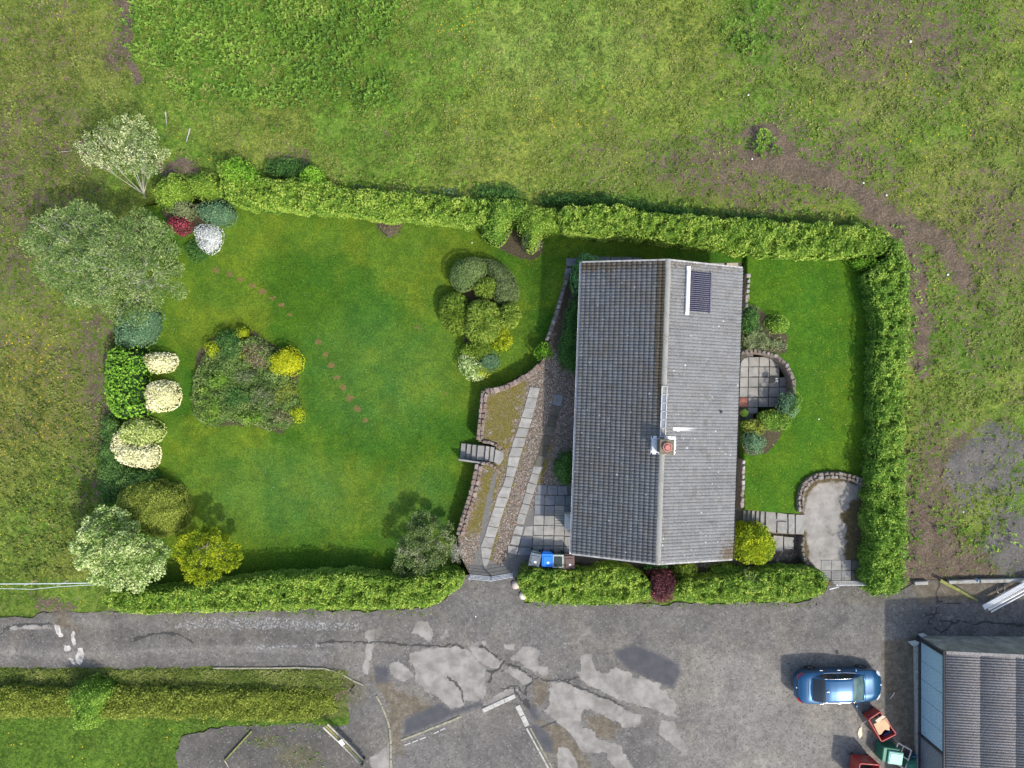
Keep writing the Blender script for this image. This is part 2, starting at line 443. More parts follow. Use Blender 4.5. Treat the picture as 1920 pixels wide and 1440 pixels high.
# ------------------------------------------------------------ ground masks, all in photo pixels
def pxpoly(px, py, poly, soft):      # 0.5 on the outline, rising inside; soft in px
    return np.clip(0.5 + sdpoly(px, py, poly)/soft, 0, 1)
def blob(px, py, cx, cy, rx, ry=None, p=1.0):
    ry = ry or rx
    d = np.sqrt(((px-cx)/rx)**2 + ((py-cy)/ry)**2)
    return 1 - sst(0.25, 1.0, d)
GARDEN = [(215,420),(300,360),(440,330),(700,382),(900,395),(1000,400),(1100,412),(1400,445),(1650,462),(1672,520),(1672,1000),(1655,1093),(1400,1098),(1100,1100),(960,1096),(800,1106),(400,1122),(230,1120),(190,1050),(215,800)]
def path_m(px, py):
    d = np.minimum.reduce([dline(px, py, l)/wd for l, wd in (
        ([(238,-20),(237,60),(224,90),(212,112)], 10), ([(236,103),(262,145)], 6),
        ([(1410,298),(1480,312),(1560,335),(1640,382),(1690,430),(1712,480),(1722,540),(1732,610),(1730,700)], 8),
        ([(1400,243),(1452,250),(1480,300),(1520,320)], 6),
        ([(1640,390),(1700,420),(1770,455),(1800,500),(1805,530)], 9), ([(1640,395),(1700,440)], 16), ([(1715,470),(1725,540)], 7))])
    return d
NETTLE = [(250,-40),(760,-40),(752,50),(735,110),(735,185),(650,198),(560,205),(450,190),(340,175),(310,125),(262,110),(245,70)]
def field_attr(px, py, x, y):
    wx = (fbm(x, y, 2.2, 31)-0.5)*90; wy = (fbm(x, y, 2.2, 57)-0.5)*90
    qx = px+wx; qy = py+wy
    n = fbm(x, y, 5, 3); n2 = fbm(x, y, 1.4, 13)
    ol = np.array([0.142, 0.172, 0.036]); gr = np.array([0.092, 0.152, 0.024]); br = np.array([0.155, 0.145, 0.050]); lush = np.array([0.075, 0.145, 0.020])
    a = sst(0.35, 0.65, n)[:, None]
    c = ol*(1-a) + gr*a
    # right side drier
    d = (np.clip(blob(qx, qy, 1650, 100, 260, 170)+blob(qx, qy, 1880, 420, 220, 260)+0.6*blob(qx, qy, 1300, 330, 240, 80), 0, 1)*0.6)[:, None]
    c = c*(1-d) + br*d
    e = (blob(qx, qy, 120, 180, 190, 260)*0.25+blob(qx, qy, 60, 330, 160, 200)*0.3)[:, None]
    c = c*(1-e) + br*e
    r_ = (blob(qx, qy, 60, 740, 200, 260)*0.45 + 0.25*sst(260, 100, px))[:, None]; c = c*(1-r_) + np.array([0.150, 0.130, 0.038])*r_
    k = (np.clip(blob(qx, qy, 1030, 90, 260, 120)*0.6, 0, 1))[:, None]; c = c*(1-k)+np.array([0.155,0.205,0.052])*k
    l = np.clip(pxpoly(qx, qy, NETTLE, 60), 0, 1)
    l = np.maximum(l, np.maximum(blob(qx, qy, 1405, 60, 90, 70), blob(qx, qy, 1435, 270, 55, 40)*0.8))
    l = np.maximum(l, blob(qx, qy, 110, 950, 170, 150)*0.6)
    c = c*(1-l[:, None]*0.8) + lush*l[:, None]*0.8
    # verge and lawn, bottom left
    v = np.clip(0.5+(py-1250)/20, 0, 1)*np.clip(0.5+(700-px)/20, 0, 1)
    dark = np.array([0.085, 0.100, 0.030]); lw = np.array([0.062, 0.105, 0.016])  # dark verge tone: the hedge's shadow put into the grass colour
    vb = np.where((py < 1345)[:, None], dark*(0.8+0.5*n2[:, None]), lw*(0.85+0.4*n2[:, None]))
    c = c*(1-v[:, None]) + vb*v[:, None]
    v2 = np.clip(0.5+(py-1085)/16, 0, 1)*np.clip(0.5+(1200-py)/8, 0, 1)*np.clip(0.5+(300-px)/20, 0, 1)
    c = c*(1-v2[:, None]) + (lw*0.7+ol*0.3)*(0.8+0.5*n2[:, None])*v2[:, None]
    return c*(0.88+0.42*n2[:, None])
def field_m1(px, py, x, y):
    wx = (fbm(x, y, 1.2, 41)-0.5)*50; wy = (fbm(x, y, 1.2, 67)-0.5)*50
    qx = px+wx; qy = py+wy
    n = fbm(x, y, 2.5, 23); n = 0.6*n + 0.4*fbm(x, y, 0.6, 24)
    d = 0.34 + 0.22*(n-0.5)*2
    d = d + 0.06*sst(300, 100, qx)*sst(820, 420, qy) + 0.10*sst(300, 130, qx)*sst(1100, 800, qy) 
    d = d + 0.12*blob(qx, qy, 40, 320, 220, 330) + 0.18*blob(qx, qy, 190, 700, 50, 200)+0.15*blob(qx, qy, 170, 900, 60, 120)
    d = d + 0.26*blob(qx, qy, 1640, 60, 280, 160) + 0.08*sst(1100, 1350, qx) + 0.20*blob(qx, qy, 1500, 320, 260, 130) + 0.16*blob(qx, qy, 1250, 290, 300, 90)
    d = d + 0.16*blob(qx, qy, 1850, 500, 230, 260)
    d = d + 0.40*blob(qx, qy, 1860, 860, 110, 100) + 0.40*blob(qx, qy, 1900, 990, 90, 70) + 0.24*blob(qx, qy, 1760, 900, 120, 160)
    d = d + 0.45*sst(990, 1040, qy+0.1*(qx-1700))*sst(1690, 1720, qx) + 0.4*blob(qx, qy, 1735, 1010, 60, 90)
    d = d - 0.22*blob(px, py, 1850, 1010, 80, 55)
    d = d + 0.5*blob(qx, qy, 330, 315, 60, 30) + 0.35*blob(qx, qy, 545, 290, 45, 28)
    pm = path_m(px + wx*0.45, py + wy*0.45)
    d = np.maximum(d, 1.0*sst(1.5, 0.6, pm)); d = d + 0.25*sst(3.5, 1, pm)
    # bare bed and dirt at the lane edge bottom left
    d = d + 0.45*blob(qx, qy, 100, 1135, 60, 30) + 0.3*blob(qx, qy, 640, 1290, 60, 50)
    lawn = np.clip(0.5+(py-1350)/16, 0, 1)*np.clip(0.5+(330-px)/16, 0, 1)
    d = d*(1-lawn) - 0.3*lawn
    d = d - 0.35*pxpoly(qx, qy, NETTLE, 60)
    ver = np.clip(0.5+(py-1245)/20, 0, 1)*np.clip(0.5+(1300-py)/10, 0, 1)*np.clip(0.5+(690-px)/20, 0, 1)
    d = d + 0.12*ver
    fl = 0.03 + 0.34*blob(qx, qy, 50, 740, 140, 190) + 0.3*blob(qx, qy, 60, 930, 130, 130) + 0.22*blob(qx, qy, 1710, 120, 120, 110)+0.16*blob(qx, qy, 1860, 230, 150, 100)
    fl += 0.18*blob(qx, qy, 900, 60, 120, 80) + 0.14*blob(qx, qy, 1500, 230, 120, 80) + 0.2*blob(qx, qy, 130, 60, 60, 60) + 0.25*blob(qx, qy, 1760, 520, 40, 90)
    fl += 0.10*blob(qx, qy, 1000, 200, 250, 100)
    fl = fl*sst(0.35, 0.6, fbm(x, y, 0.9, 71))*1.6 + 0.01
    gr = blob(qx, qy, 1860, 880, 120, 130) + blob(qx, qy, 1910, 1000, 90, 80) + 0.5*sst(1720, 1900, qx)*sst(780, 900, qy)
    return np.stack([d, fl, np.clip(gr, 0, 1)], 1)
def terrain_z(x, y):
    z = T(x, y)
    px, py = px_of(x, y, z)
    s = sdpoly(px, py, GARDEN)*S
    z = z - 1.7*sst(-0.3, 0.5, s)
    s2 = sst(0.4, -0.8, s)
    rel = (fbm(x, y, 0.75, 5, 4)-0.5)*0.30 + (fbm(x, y, 5, 9, 2)-0.5)*0.35
    lane = sst(1075, 1105, py)*1.0
    z = z + rel*s2*(1-lane) + (fbm(x, y, 0.8, 6, 3)-0.5)*0.08*lane
    z = z - 0.05*lane + 0.10*np.clip(0.5+(py-1255)/10, 0, 1)*np.clip(0.5+(655-px)/14, 0, 1)*(1-np.clip(0.5+(px-331)/10, 0, 1)*np.clip(0.5+(py-1360)/10, 0, 1))
    z = z + 0.10*np.clip(0.5+(1145-py)/12, 0, 1)*np.clip(0.5+(310-px)/30, 0, 1)*lane
    return z
FX, FY = 34.5, 27.0
field = grid_region('field', [(-FX,-FY),(FX,-FY),(FX,FY),(-FX,FY)], terrain_z, 0.125, M_field, attrs={'base': field_attr, 'm1': field_m1})
tag(field, kind='structure')
# the land beyond, out to the horizon
def ring():
    s = NT('distant_pasture'); n = s.noise(0.05, 6, 0.6); n2 = s.noise(2.5, 5, 0.6)
    c = s.mix(s.step(0.35, 0.65, n), (0.10, 0.15, 0.035), (0.14, 0.165, 0.05)); c = s.mix(n2, c, s.mix(1.0, c, (0.6, 0.65, 0.6), 'MULTIPLY'))
    m = s.done(c, 0.95, 0.05)
    xs = [-1500, -400, -120, -60, -34.2, 34.2, 60, 120, 400, 1500]; ys = [-1500, -400, -120, -60, -26.7, 26.7, 60, 120, 400, 1500]
    V = [(x, y, float(T(x))-0.12) for y in ys for x in xs]; F = []
    for j in range(9):
        for i in range(9):
            if i == 4 and j == 4: continue
            F.append((j*10+i, j*10+i+1, (j+1)*10+i+1, (j+1)*10+i))
    return tag(link_mesh('ground', raw_mesh('ground', V, F), m), kind='structure')
ring()

# ---- left lawn
def lawn_z(x, y):
    px, py = px_of(x, y, -0.5)
    z = -0.95 + 0.95*sst(975, 1075, px)*sst(715, 560, py) + 0.55*sst(1150, 1400, px)
    return z + (fbm(x, y, 3, 77, 3)-0.5)*0.10
LAWN = [(270,385),(440,378),(700,395),(880,405),(1000,428),(1120,432),(1405,462),(1405,500),(1092,500),(1075,520),(1040,620),(1030,650),(1012,685),(910,738),(903,830),(900,900),(868,1010),(850,1100),(700,1095),(500,1100),(300,1115),(215,1110),(200,900),(205,760),(215,640),(270,560)]
SPOTS = [(405,508,9),(430,514,9),(450,524,8),(474,535,9),(492,546,9),(512,559,8),(528,572,8),(544,590,6),(597,641,9),(611,664,8),(622,685,9),(632,708,8),(643,726,9),(656,747,10),(669,767,10),(685,788,8)]
def lawn_base(px, py, x, y):
    n = fbm(x, y, 3.2, 91); n2 = fbm(x, y, 0.8, 15)
    a = np.array([0.028, 0.080, 0.007]); b = np.array([0.056, 0.108, 0.010]); c3 = np.array([0.046, 0.112, 0.020])
    t = sst(0.38, 0.62, n)[:, None]
    c = a*(1-t) + b*t
    k = (np.clip(blob(px, py, 360, 560, 160, 130)*0.7+blob(px, py, 520, 430, 250, 70)*0.6+blob(px, py, 420, 1000, 160, 120)*0.5+blob(px, py, 940, 640, 70, 90)*0.5, 0, 1))[:, None]
    c = c*(1-k) + b*1.05*k
    k = (np.clip(blob(px, py, 700, 700, 200, 180)*0.5+blob(px, py, 520, 930, 240, 120)*0.6+blob(px, py, 780, 960, 110, 130)*0.5, 0, 1))[:, None]
    c = c*(1-k) + c3*k
    return c*(0.84+0.44*n2[:, None])*0.98
def lawn_m1(px, py, x, y):
    d = np.zeros_like(px)+0.02*fbm(x, y, 1.0, 8)
    for (cx, cy, r) in SPOTS: d = np.maximum(d, 0.64*blob(px, py, cx, cy, r*1.9, r*1.5))
    for (cx, cy, r) in [(418,975,10),(437,985,5),(348,830,5),(375,865,5),(395,835,5),(350,850,5),(490,877,6),(430,870,5),(835,735,10),(818,700,8),(838,765,8),(800,680,8),(790,615,20)]:
        d = np.maximum(d, 0.5*blob(px, py, cx, cy, r*1.6, r*1.3))
    bed = np.maximum(pxpoly(px, py, [(365,660),(400,630),(470,615),(520,650),(560,700),(562,780),(530,815),(470,800),(400,800),(365,780)], 40), 0)
    bed = bed*0.9
    bed = np.maximum(bed, 0.8*pxpoly(px, py, [(900,445),(955,430),(1020,430),(1020,475),(1000,490),(975,487),(940,470)], 14))
    bed = np.maximum(bed, 0.62*pxpoly(px, py, [(838,520),(905,505),(935,560),(900,650),(868,650),(862,560)], 14))
    bed = np.maximum(bed, 0.8*pxpoly(px, py, [(305,340),(350,340),(420,400),(400,420),(340,450),(300,400)], 20))
    d = np.maximum(d, 0.6*blob(px, py, 770, 408, 45, 10))
    fl = 0.14 + 0.3*sst(0.5, 0.65, fbm(x, y, 1.6, 61)) + 0.4*blob(px, py, 800, 990, 120, 60)*0.8 + 0.3*blob(px, py, 700, 590, 150, 100)
    return np.stack([d, fl*0.8, bed], 1)
lawn = grid_region('lawn', [W(p[0], p[1], -0.8)[:2] for p in LAWN], lawn_z, 0.16, M_lawn, wob=0.05, attrs={'base': lawn_base, 'm1': lawn_m1})
tag(lawn, kind='structure')

# ---- right lawn, a metre above the house
RL = [(1400,474),(1460,470),(1650,466),(1662,900),(1625,905),(1590,893),(1550,888),(1525,893),(1507,908),(1500,930),(1498,963),(1440,960),(1396,956),(1394,860),(1394,790),(1425,786),(1462,774),(1484,750),(1490,722),(1482,694),(1464,672),(1437,664),(1393,660),(1396,600),(1400,540)]
Z_RL = 0.85
def rl_z(x, y): return Z_RL + (fbm(x, y, 2.5, 78, 3)-0.5)*0.08
def rl_m1(px, py, x, y):
    d = np.zeros_like(px); e = d
    e = np.maximum(e, 0.8*pxpoly(px, py, [(1392,570),(1420,572),(1445,595),(1480,630),(1475,665),(1440,662),(1392,660)], 14))
    e = np.maximum(e, 0.8*pxpoly(px, py, [(1392,790),(1470,765),(1475,790),(1462,825),(1440,850),(1410,856),(1392,850)], 12))
    d = np.maximum(d, 0.55*blob(px, py, 1625, 505, 16, 30))
    fl = 0.12 + 0.3*blob(px, py, 1560, 700, 60, 90) + 0.5*blob(px, py, 1600, 850, 20, 22)
    return np.stack([d, fl, e], 1)
def rl_base(px, py, x, y):
    n = fbm(x, y, 2.6, 19)[:, None]; n2 = fbm(x, y, 0.7, 16)[:, None]
    a = np.array([0.028, 0.088, 0.007]); b = np.array([0.045, 0.105, 0.008])
    return (a*(1-n)+b*n)*(0.85+0.4*n2)*0.98
M_lawn2 = M_lawn
rlawn = grid_region('upper_lawn', [W(p[0], p[1], Z_RL)[:2] for p in RL], rl_z, 0.16, M_lawn2, attrs={'base': rl_base, 'm1': rl_m1}, skirt=1.0)
tag(rlawn, kind='structure')

# ---- driveway and the ground round the house
DR = [(903,733),(940,728),(975,712),(1005,690),(1022,668),(1030,640),(1042,590),(1056,530),(1064,486),(1300,484),(1412,484),(1412,960),(1412,1000),(1530,990),(1545,1100),(1400,1112),(1100,1112),(975,1108),(962,1080),(882,1080),(862,1040),(858,1008),(880,930),(893,872),(931,868),(930,831),(897,828)]
def dr_z(x, y): return (fbm(x, y, 1.2, 33, 3)-0.5)*0.05
def dr_m1(px, py, x, y):
    moss = 0.36 + 0.28*pxpoly(px, py, [(905,735),(990,700),(975,780),(950,870),(905,1000),(870,1000),(900,880),(905,800)], 40)
    moss = np.maximum(moss, 0.55*sst(14, 3, dline(px, py, [(1000,740),(975,850),(930,1000),(915,1060)])) )
    moss = np.maximum(moss, 0.60*sst(10, 3, dline(px, py, [(1030,840),(1015,900),(1010,905)])) )
    moss = np.maximum(moss, 0.45*blob(px, py, 1010, 685, 25, 12)) - 0.4*blob(px, py, 1040, 730, 50, 90)
    dk = 0.15 + 0.5*sst(20, 0, dline(px, py, [(1075,490),(1060,560),(1050,620),(1060,690)]))
    dk = np.maximum(dk, 0.75*pxpoly(px, py, [(960,1060),(1075,1050),(1250,1060),(1380,1060),(1540,1035),(1540,1120),(960,1120)], 20))
    dk = np.maximum(dk, 0.6*pxpoly(px, py, [(1028,640),(1064,486),(1084,486),(1080,690),(1050,690)], 20))
    dk = np.maximum(dk, 0.5*pxpoly(px, py, [(1030,700),(1022,780),(1008,850),(1000,900),(1018,905),(1050,800),(1052,740)], 16)*0.0)
    cc = pxpoly(px, py, [(895,1030),(905,960),(925,880),(935,875),(920,960),(905,1040),(940,1062),(965,1000),(985,960),(1075,905),(1075,1062),(1045,1062),(965,1085),(880,1085),(880,1062)], 26)
    cc = np.maximum(cc, pxpoly(px, py, [(1385,480),(1412,480),(1412,1010),(1375,1010)], 10))
    return np.stack([moss, dk, cc], 1)
drive = grid_region('driveway', [W(p[0], p[1], 0)[:2] for p in DR], dr_z, 0.16, M_gravel, attrs={'m1': dr_m1}, skirt=1.3)
tag(drive, kind='structure')

# ---- parking apron
AP = [(1508,918),(1528,900),(1560,894),(1592,899),(1640,912),(1640,1097),(1556,1097),(1530,1078),(1510,1055),(1506,1002),(1440,1001),(1437,959),(1500,961)]
Z_AP = 0.62
def ap_m1(px, py, x, y):
    mo = 0.20 + 0.15*fbm(x, y, 1.2, 14) + 0.65*sst(1570, 1612, px+ (fbm(x, y, 1.0, 4)-0.5)*50)*sst(915, 960, py) + 0.3*blob(px, py, 1590, 970, 30, 20) + 0.4*sst(14, 2, np.abs(sdpoly(px, py, AP)))
    return np.stack([mo, mo*0, mo*0], 1)
apron = grid_region('parking_apron', [W(p[0], p[1], Z_AP)[:2] for p in AP], lambda x, y: Z_AP + (fbm(x, y, 2, 3)-0.5)*0.03, 0.14, M_apron, attrs={'m1': ap_m1}, skirt=0.8)
tag(apron, kind='structure')

# ---- lane and yard
YD = [(-130,1153),(0,1155),(60,1158),(85,1150),(112,1143),(150,1146),(200,1148),(400,1145),(560,1143),(700,1145),(790,1143),(835,1122),(862,1095),(876,1080),(966,1080),(985,1128),(1100,1132),(1300,1132),(1500,1128),(1545,1110),(1553,1092),(1625,1092),(1632,1112),(1690,1113),(1715,1092),(2070,1088),(2070,1580),(300,1580),(332,1500),(330,1420),(340,1385),(400,1366),(560,1352),(628,1345),(650,1310),(668,1285),(655,1268),(630,1257),(560,1252),(300,1252),(0,1254),(-130,1256)]
PALE = [
 [(768,1226),(811,1214),(865,1213),(881,1224),(895,1243),(910,1256),(913,1291),(903,1310),(887,1316),(871,1313),(865,1324),(846,1328),(830,1318),(822,1308),(797,1294),(779,1275),(780,1253),(768,1240)],
 [(730,1245),(746,1240),(768,1254),(774,1268),(757,1278),(738,1272),(730,1264)],
 [(875,1208),(911,1216),(941,1240),(942,1249),(919,1254),(899,1240),(884,1224)],
 [(957,1232),(979,1213),(1001,1213),(1017,1232),(1030,1264),(1025,1270),(1003,1263),(978,1244)],
 [(946,1256),(957,1248),(979,1255),(999,1272),(998,1282),(984,1284),(968,1275)],
 [(1032,1280),(1065,1280),(1110,1300),(1135,1310),(1172,1330),(1202,1342),(1202,1357),(1172,1365),(1150,1352),(1130,1338),(1100,1330),(1092,1340),(1090,1360),(1110,1368),(1120,1380),(1145,1395),(1165,1400),(1175,1420),(1205,1455),(1160,1450),(1130,1412),(1095,1410),(1077,1390),(1060,1365),(1040,1350),(1020,1335),(1030,1315)],
 [(1080,1242),(1088,1228),(1108,1222),(1113,1250),(1130,1265),(1150,1252),(1167,1256),(1200,1265),(1257,1292),(1270,1343),(1235,1335),(1200,1325),(1172,1317),(1115,1292),(1085,1272)],
 [(1240,1350),(1262,1350),(1290,1400),(1285,1416),(1260,1400),(1235,1375)],
 [(1044,1402),(1062,1405),(1082,1430),(1082,1475),(1045,1475)],
 [(686,1180),(705,1180),(703,1197),(697,1221),(692,1264),(680,1261),(688,1226),(686,1197)],
 [(778,1166),(803,1166),(813,1188),(808,1204),(797,1195),(770,1187)],
 [(836,1176),(842,1196),(824,1198),(833,1190)], [(20,1173),(60,1171),(95,1175),(95,1181),(20,1182)],
 [(944,1206),(966,1205),(962,1217),(946,1219)], [(884,1200),(897,1202),(898,1208),(886,1209)], [(903,1203),(914,1205),(914,1212),(905,1211)],
 [(1042,1201),(1062,1203),(1060,1209),(1046,1208)], [(905,1325),(950,1290),(978,1290),(960,1303),(915,1320)], [(690,1422),(733,1393),(733,1450),(700,1445)]]
MID = [[(914,1270),(927,1257),(957,1270),(968,1286),(941,1292),(917,1289)], [(990,1290),(1010,1270),(1018,1290),(1012,1320),(1000,1320)], [(640,1208),(770,1212),(765,1230),(640,1226),(480,1222),(440,1216)],
 [(0,1225),(300,1218),(480,1214),(480,1232),(300,1236),(0,1240)]]
DARK = [[(1152,1220),(1185,1210),(1220,1220),(1267,1242),(1277,1260),(1262,1292),(1210,1270),(1172,1250),(1155,1230)],
 [(759,1348),(824,1318),(846,1330),(903,1315),(908,1324),(865,1335),(811,1359),(757,1381)],
 [(992,1355),(1017,1365),(1037,1390),(1037,1412),(1020,1407),(997,1369)], [(985,1312),(1000,1322),(1012,1345),(1003,1352),(990,1335)],
 [(700,1246),(730,1252),(728,1280),(706,1280)]]
MUD = [[(1092,1340),(1130,1342),(1172,1362),(1140,1388),(1105,1372)], [(1000,1350),(1060,1365),(1100,1420),(1140,1470),(1050,1470),(1030,1380)], [(1000,1276),(1030,1280),(1024,1320),(1000,1330)],
 [(1655,1200),(1722,1190),(1722,1470),(1665,1470),(1690,1380),(1650,1260)], [(1710,1092),(1930,1090),(1930,1120),(1800,1130),(1720,1130)], [(690,1262),(730,1280),(830,1330),(760,1350),(750,1420),(735,1400),(725,1330)],
 [(95,1150),(125,1140),(150,1180),(110,1180)]]
WHITE = [[(103,1168),(110,1170),(120,1188),(120,1194),(113,1195),(107,1186)], [(132,1184),(137,1184),(143,1195),(145,1207),(139,1212),(134,1200)], [(117,1209),(124,1212),(132,1212),(133,1220),(124,1222)],
 [(142,1218),(153,1214),(158,1228),(158,1240),(152,1247),(145,1238)], [(128,1232),(140,1233),(144,1246),(132,1242)],]
CRACKS = [[(944,1240),(925,1262),(914,1280)],[(944,1240),(957,1246),(985,1262),(1002,1272),(1030,1275)],[(1002,1272),(990,1290),(985,1310),(992,1330)],[(941,1292),(968,1288),(985,1300)],[(1024,1275),(1060,1278),(1115,1300),(1170,1325)],[(913,1256),(944,1258)],
 [(840,1270),(862,1290),(868,1315)],[(600,1204),(700,1205),(780,1208),(870,1212)],[(1085,1272),(1060,1275)],[(960,1290),(975,1310),(990,1325)],[(0,1187),(30,1172),(95,1170)],[(250,1198),(300,1186),(330,1190),(360,1205)],[(903,1215),(940,1234)],
 [(1760,1095),(1755,1150),(1740,1165)],[(1740,1165),(1765,1185),(1790,1165)],[(1755,1130),(1800,1133)],[(1765,1165),(1920,1172)],[(1735,1150),(1765,1150)],[(640,1280),(665,1300)],[(1017,1365),(1040,1350)]]
CHIP = [[(330,1160),(520,1156),(680,1170),(680,1182),(540,1180),(420,1178),(330,1180)], [(430,1212),(560,1208),(640,1206),(680,1210),(560,1214),(470,1220)]]
def yard_base(px, py, x, y):
    n = fbm(x, y, 3.5, 45)[:, None]; n2 = fbm(x, y, 0.9, 46)[:, None]
    a = np.array([0.100, 0.096, 0.091])*(1-n) + np.array([0.140, 0.134, 0.124])*n
    r = (sst(1150, 1450, px)*sst(1160, 1260, py))[:, None]
    a = a*(1-r) + np.array([0.160, 0.152, 0.139])*r
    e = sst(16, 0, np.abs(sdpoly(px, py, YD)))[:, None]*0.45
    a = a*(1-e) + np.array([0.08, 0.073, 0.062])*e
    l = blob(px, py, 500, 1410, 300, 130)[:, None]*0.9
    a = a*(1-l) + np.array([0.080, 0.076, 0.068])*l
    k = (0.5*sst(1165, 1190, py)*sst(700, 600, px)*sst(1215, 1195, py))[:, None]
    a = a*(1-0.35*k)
    k = (sst(9, 2, np.abs(py-1222-6*np.sin(px/90)))*sst(760, 500, px))[:, None]*0.35
    a = a*(1-k) + np.array([0.20, 0.19, 0.175])*k
    g = (pxpoly(px, py, [(800,1090),(900,1090),(960,1110),(985,1135),(1600,1135),(1640,1170),(1300,1175),(1100,1200),(950,1200),(860,1165),(760,1160)], 60))[:, None]*0.5
    a = a*(1-g) + np.array([0.118, 0.115, 0.110])*g
    rd = (pxpoly(px, py, [(1700,1125),(1760,1110),(2050,1110),(2050,1230),(1740,1190)], 30))[:, None]*0.5
    a = a*(1-rd) + np.array([0.095, 0.095, 0.10])*rd
    mo = (blob(px, py, 560, 1420, 60, 40)+blob(px, py, 500, 1390, 40, 20)+0.9*blob(px, py, 655, 1300, 50, 40)+0.5*blob(px, py, 1690, 1340, 60, 120)+0.5*blob(px, py, 1640, 1120, 120, 25))[:, None]*0.6
    a = a*(1-np.clip(mo, 0, 1)) + np.array([0.085, 0.080, 0.035])*np.clip(mo, 0, 1)
    return a*(0.74+0.52*n2)*np.array([0.90, 0.90, 0.895])
def yard_m1(px, py, x, y):
    wx = (fbm(x, y, 0.5, 41)-0.5)*10; wy = (fbm(x, y, 0.5, 67)-0.5)*10
    qx, qy = px+wx, py+wy
    P = np.maximum.reduce([pxpoly(qx, qy, p, 60) for p in PALE])
    M_ = np.maximum.reduce([pxpoly(qx, qy, p, 60) for p in MID])
    stones = [(1748,1150,7),(1760,1170,10),(1745,1172,6),(1775,1135,20),(1780,1155,25),(1800,1178,30)]
    for (a, b, r) in stones: P = np.maximum(P, 0.49*blob(px, py, a, b, r*1.6, r))
    D = np.maximum.reduce([pxpoly(px, py, p, 50) for p in DARK])
    U = np.maximum.reduce([pxpoly(qx, qy, p, 60) for p in MUD])
    # worn islands inside the big patches
    hole = sst(0.60, 0.66, fbm(x, y, 0.9, 12, 4))*0.16*(px > 1000)
    return np.stack([np.maximum(P-hole, 0.46*(M_ > 0.5)), D, U], 1)
def yard_m2(px, py, x, y):
    C = np.maximum.reduce([pxpoly(px, py, p, 30) for p in CHIP]); C = np.maximum(C, 0.10)
    wx = (fbm(x, y, 0.35, 141)-0.5)*14; wy = (fbm(x, y, 0.35, 167)-0.5)*14
    Wt = np.maximum.reduce([pxpoly(px+wx, py+wy, p, 24) for p in WHITE])
    jx = (fbm(x, y, 0.4, 88)-0.5)*14; jy = (fbm(x, y, 0.4, 89)-0.5)*14
    K = np.minimum.reduce([dline(px+jx, py+jy, l) for l in CRACKS])
    return np.stack([C, Wt, sst(3.2, 0.8, K)], 1)
def yard_z(x, y):
    return T(x, y) + 0.02 + (fbm(x, y, 2.5, 55, 3)-0.5)*0.05
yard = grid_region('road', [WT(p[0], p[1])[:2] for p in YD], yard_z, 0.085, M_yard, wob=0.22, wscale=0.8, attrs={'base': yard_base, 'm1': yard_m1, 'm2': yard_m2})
tag(yard, kind='structure')
# ------------------------------------------------------------ house
HZ = 2.6; RISE = 1.62; HA = math.radians(-2.0)
hx, hy, _ = W(1231.75, 770.25, HZ)
HWd, HL = 8.76, 15.85          # width across, length
house = empty('bungalow', (hx, hy, 0), 'bungalow with a grey concrete tiled gable roof in the middle of the garden', 'house', rz=HA)
PIT = math.atan2(RISE, HWd/2); SL = math.hypot(RISE, HWd/2)

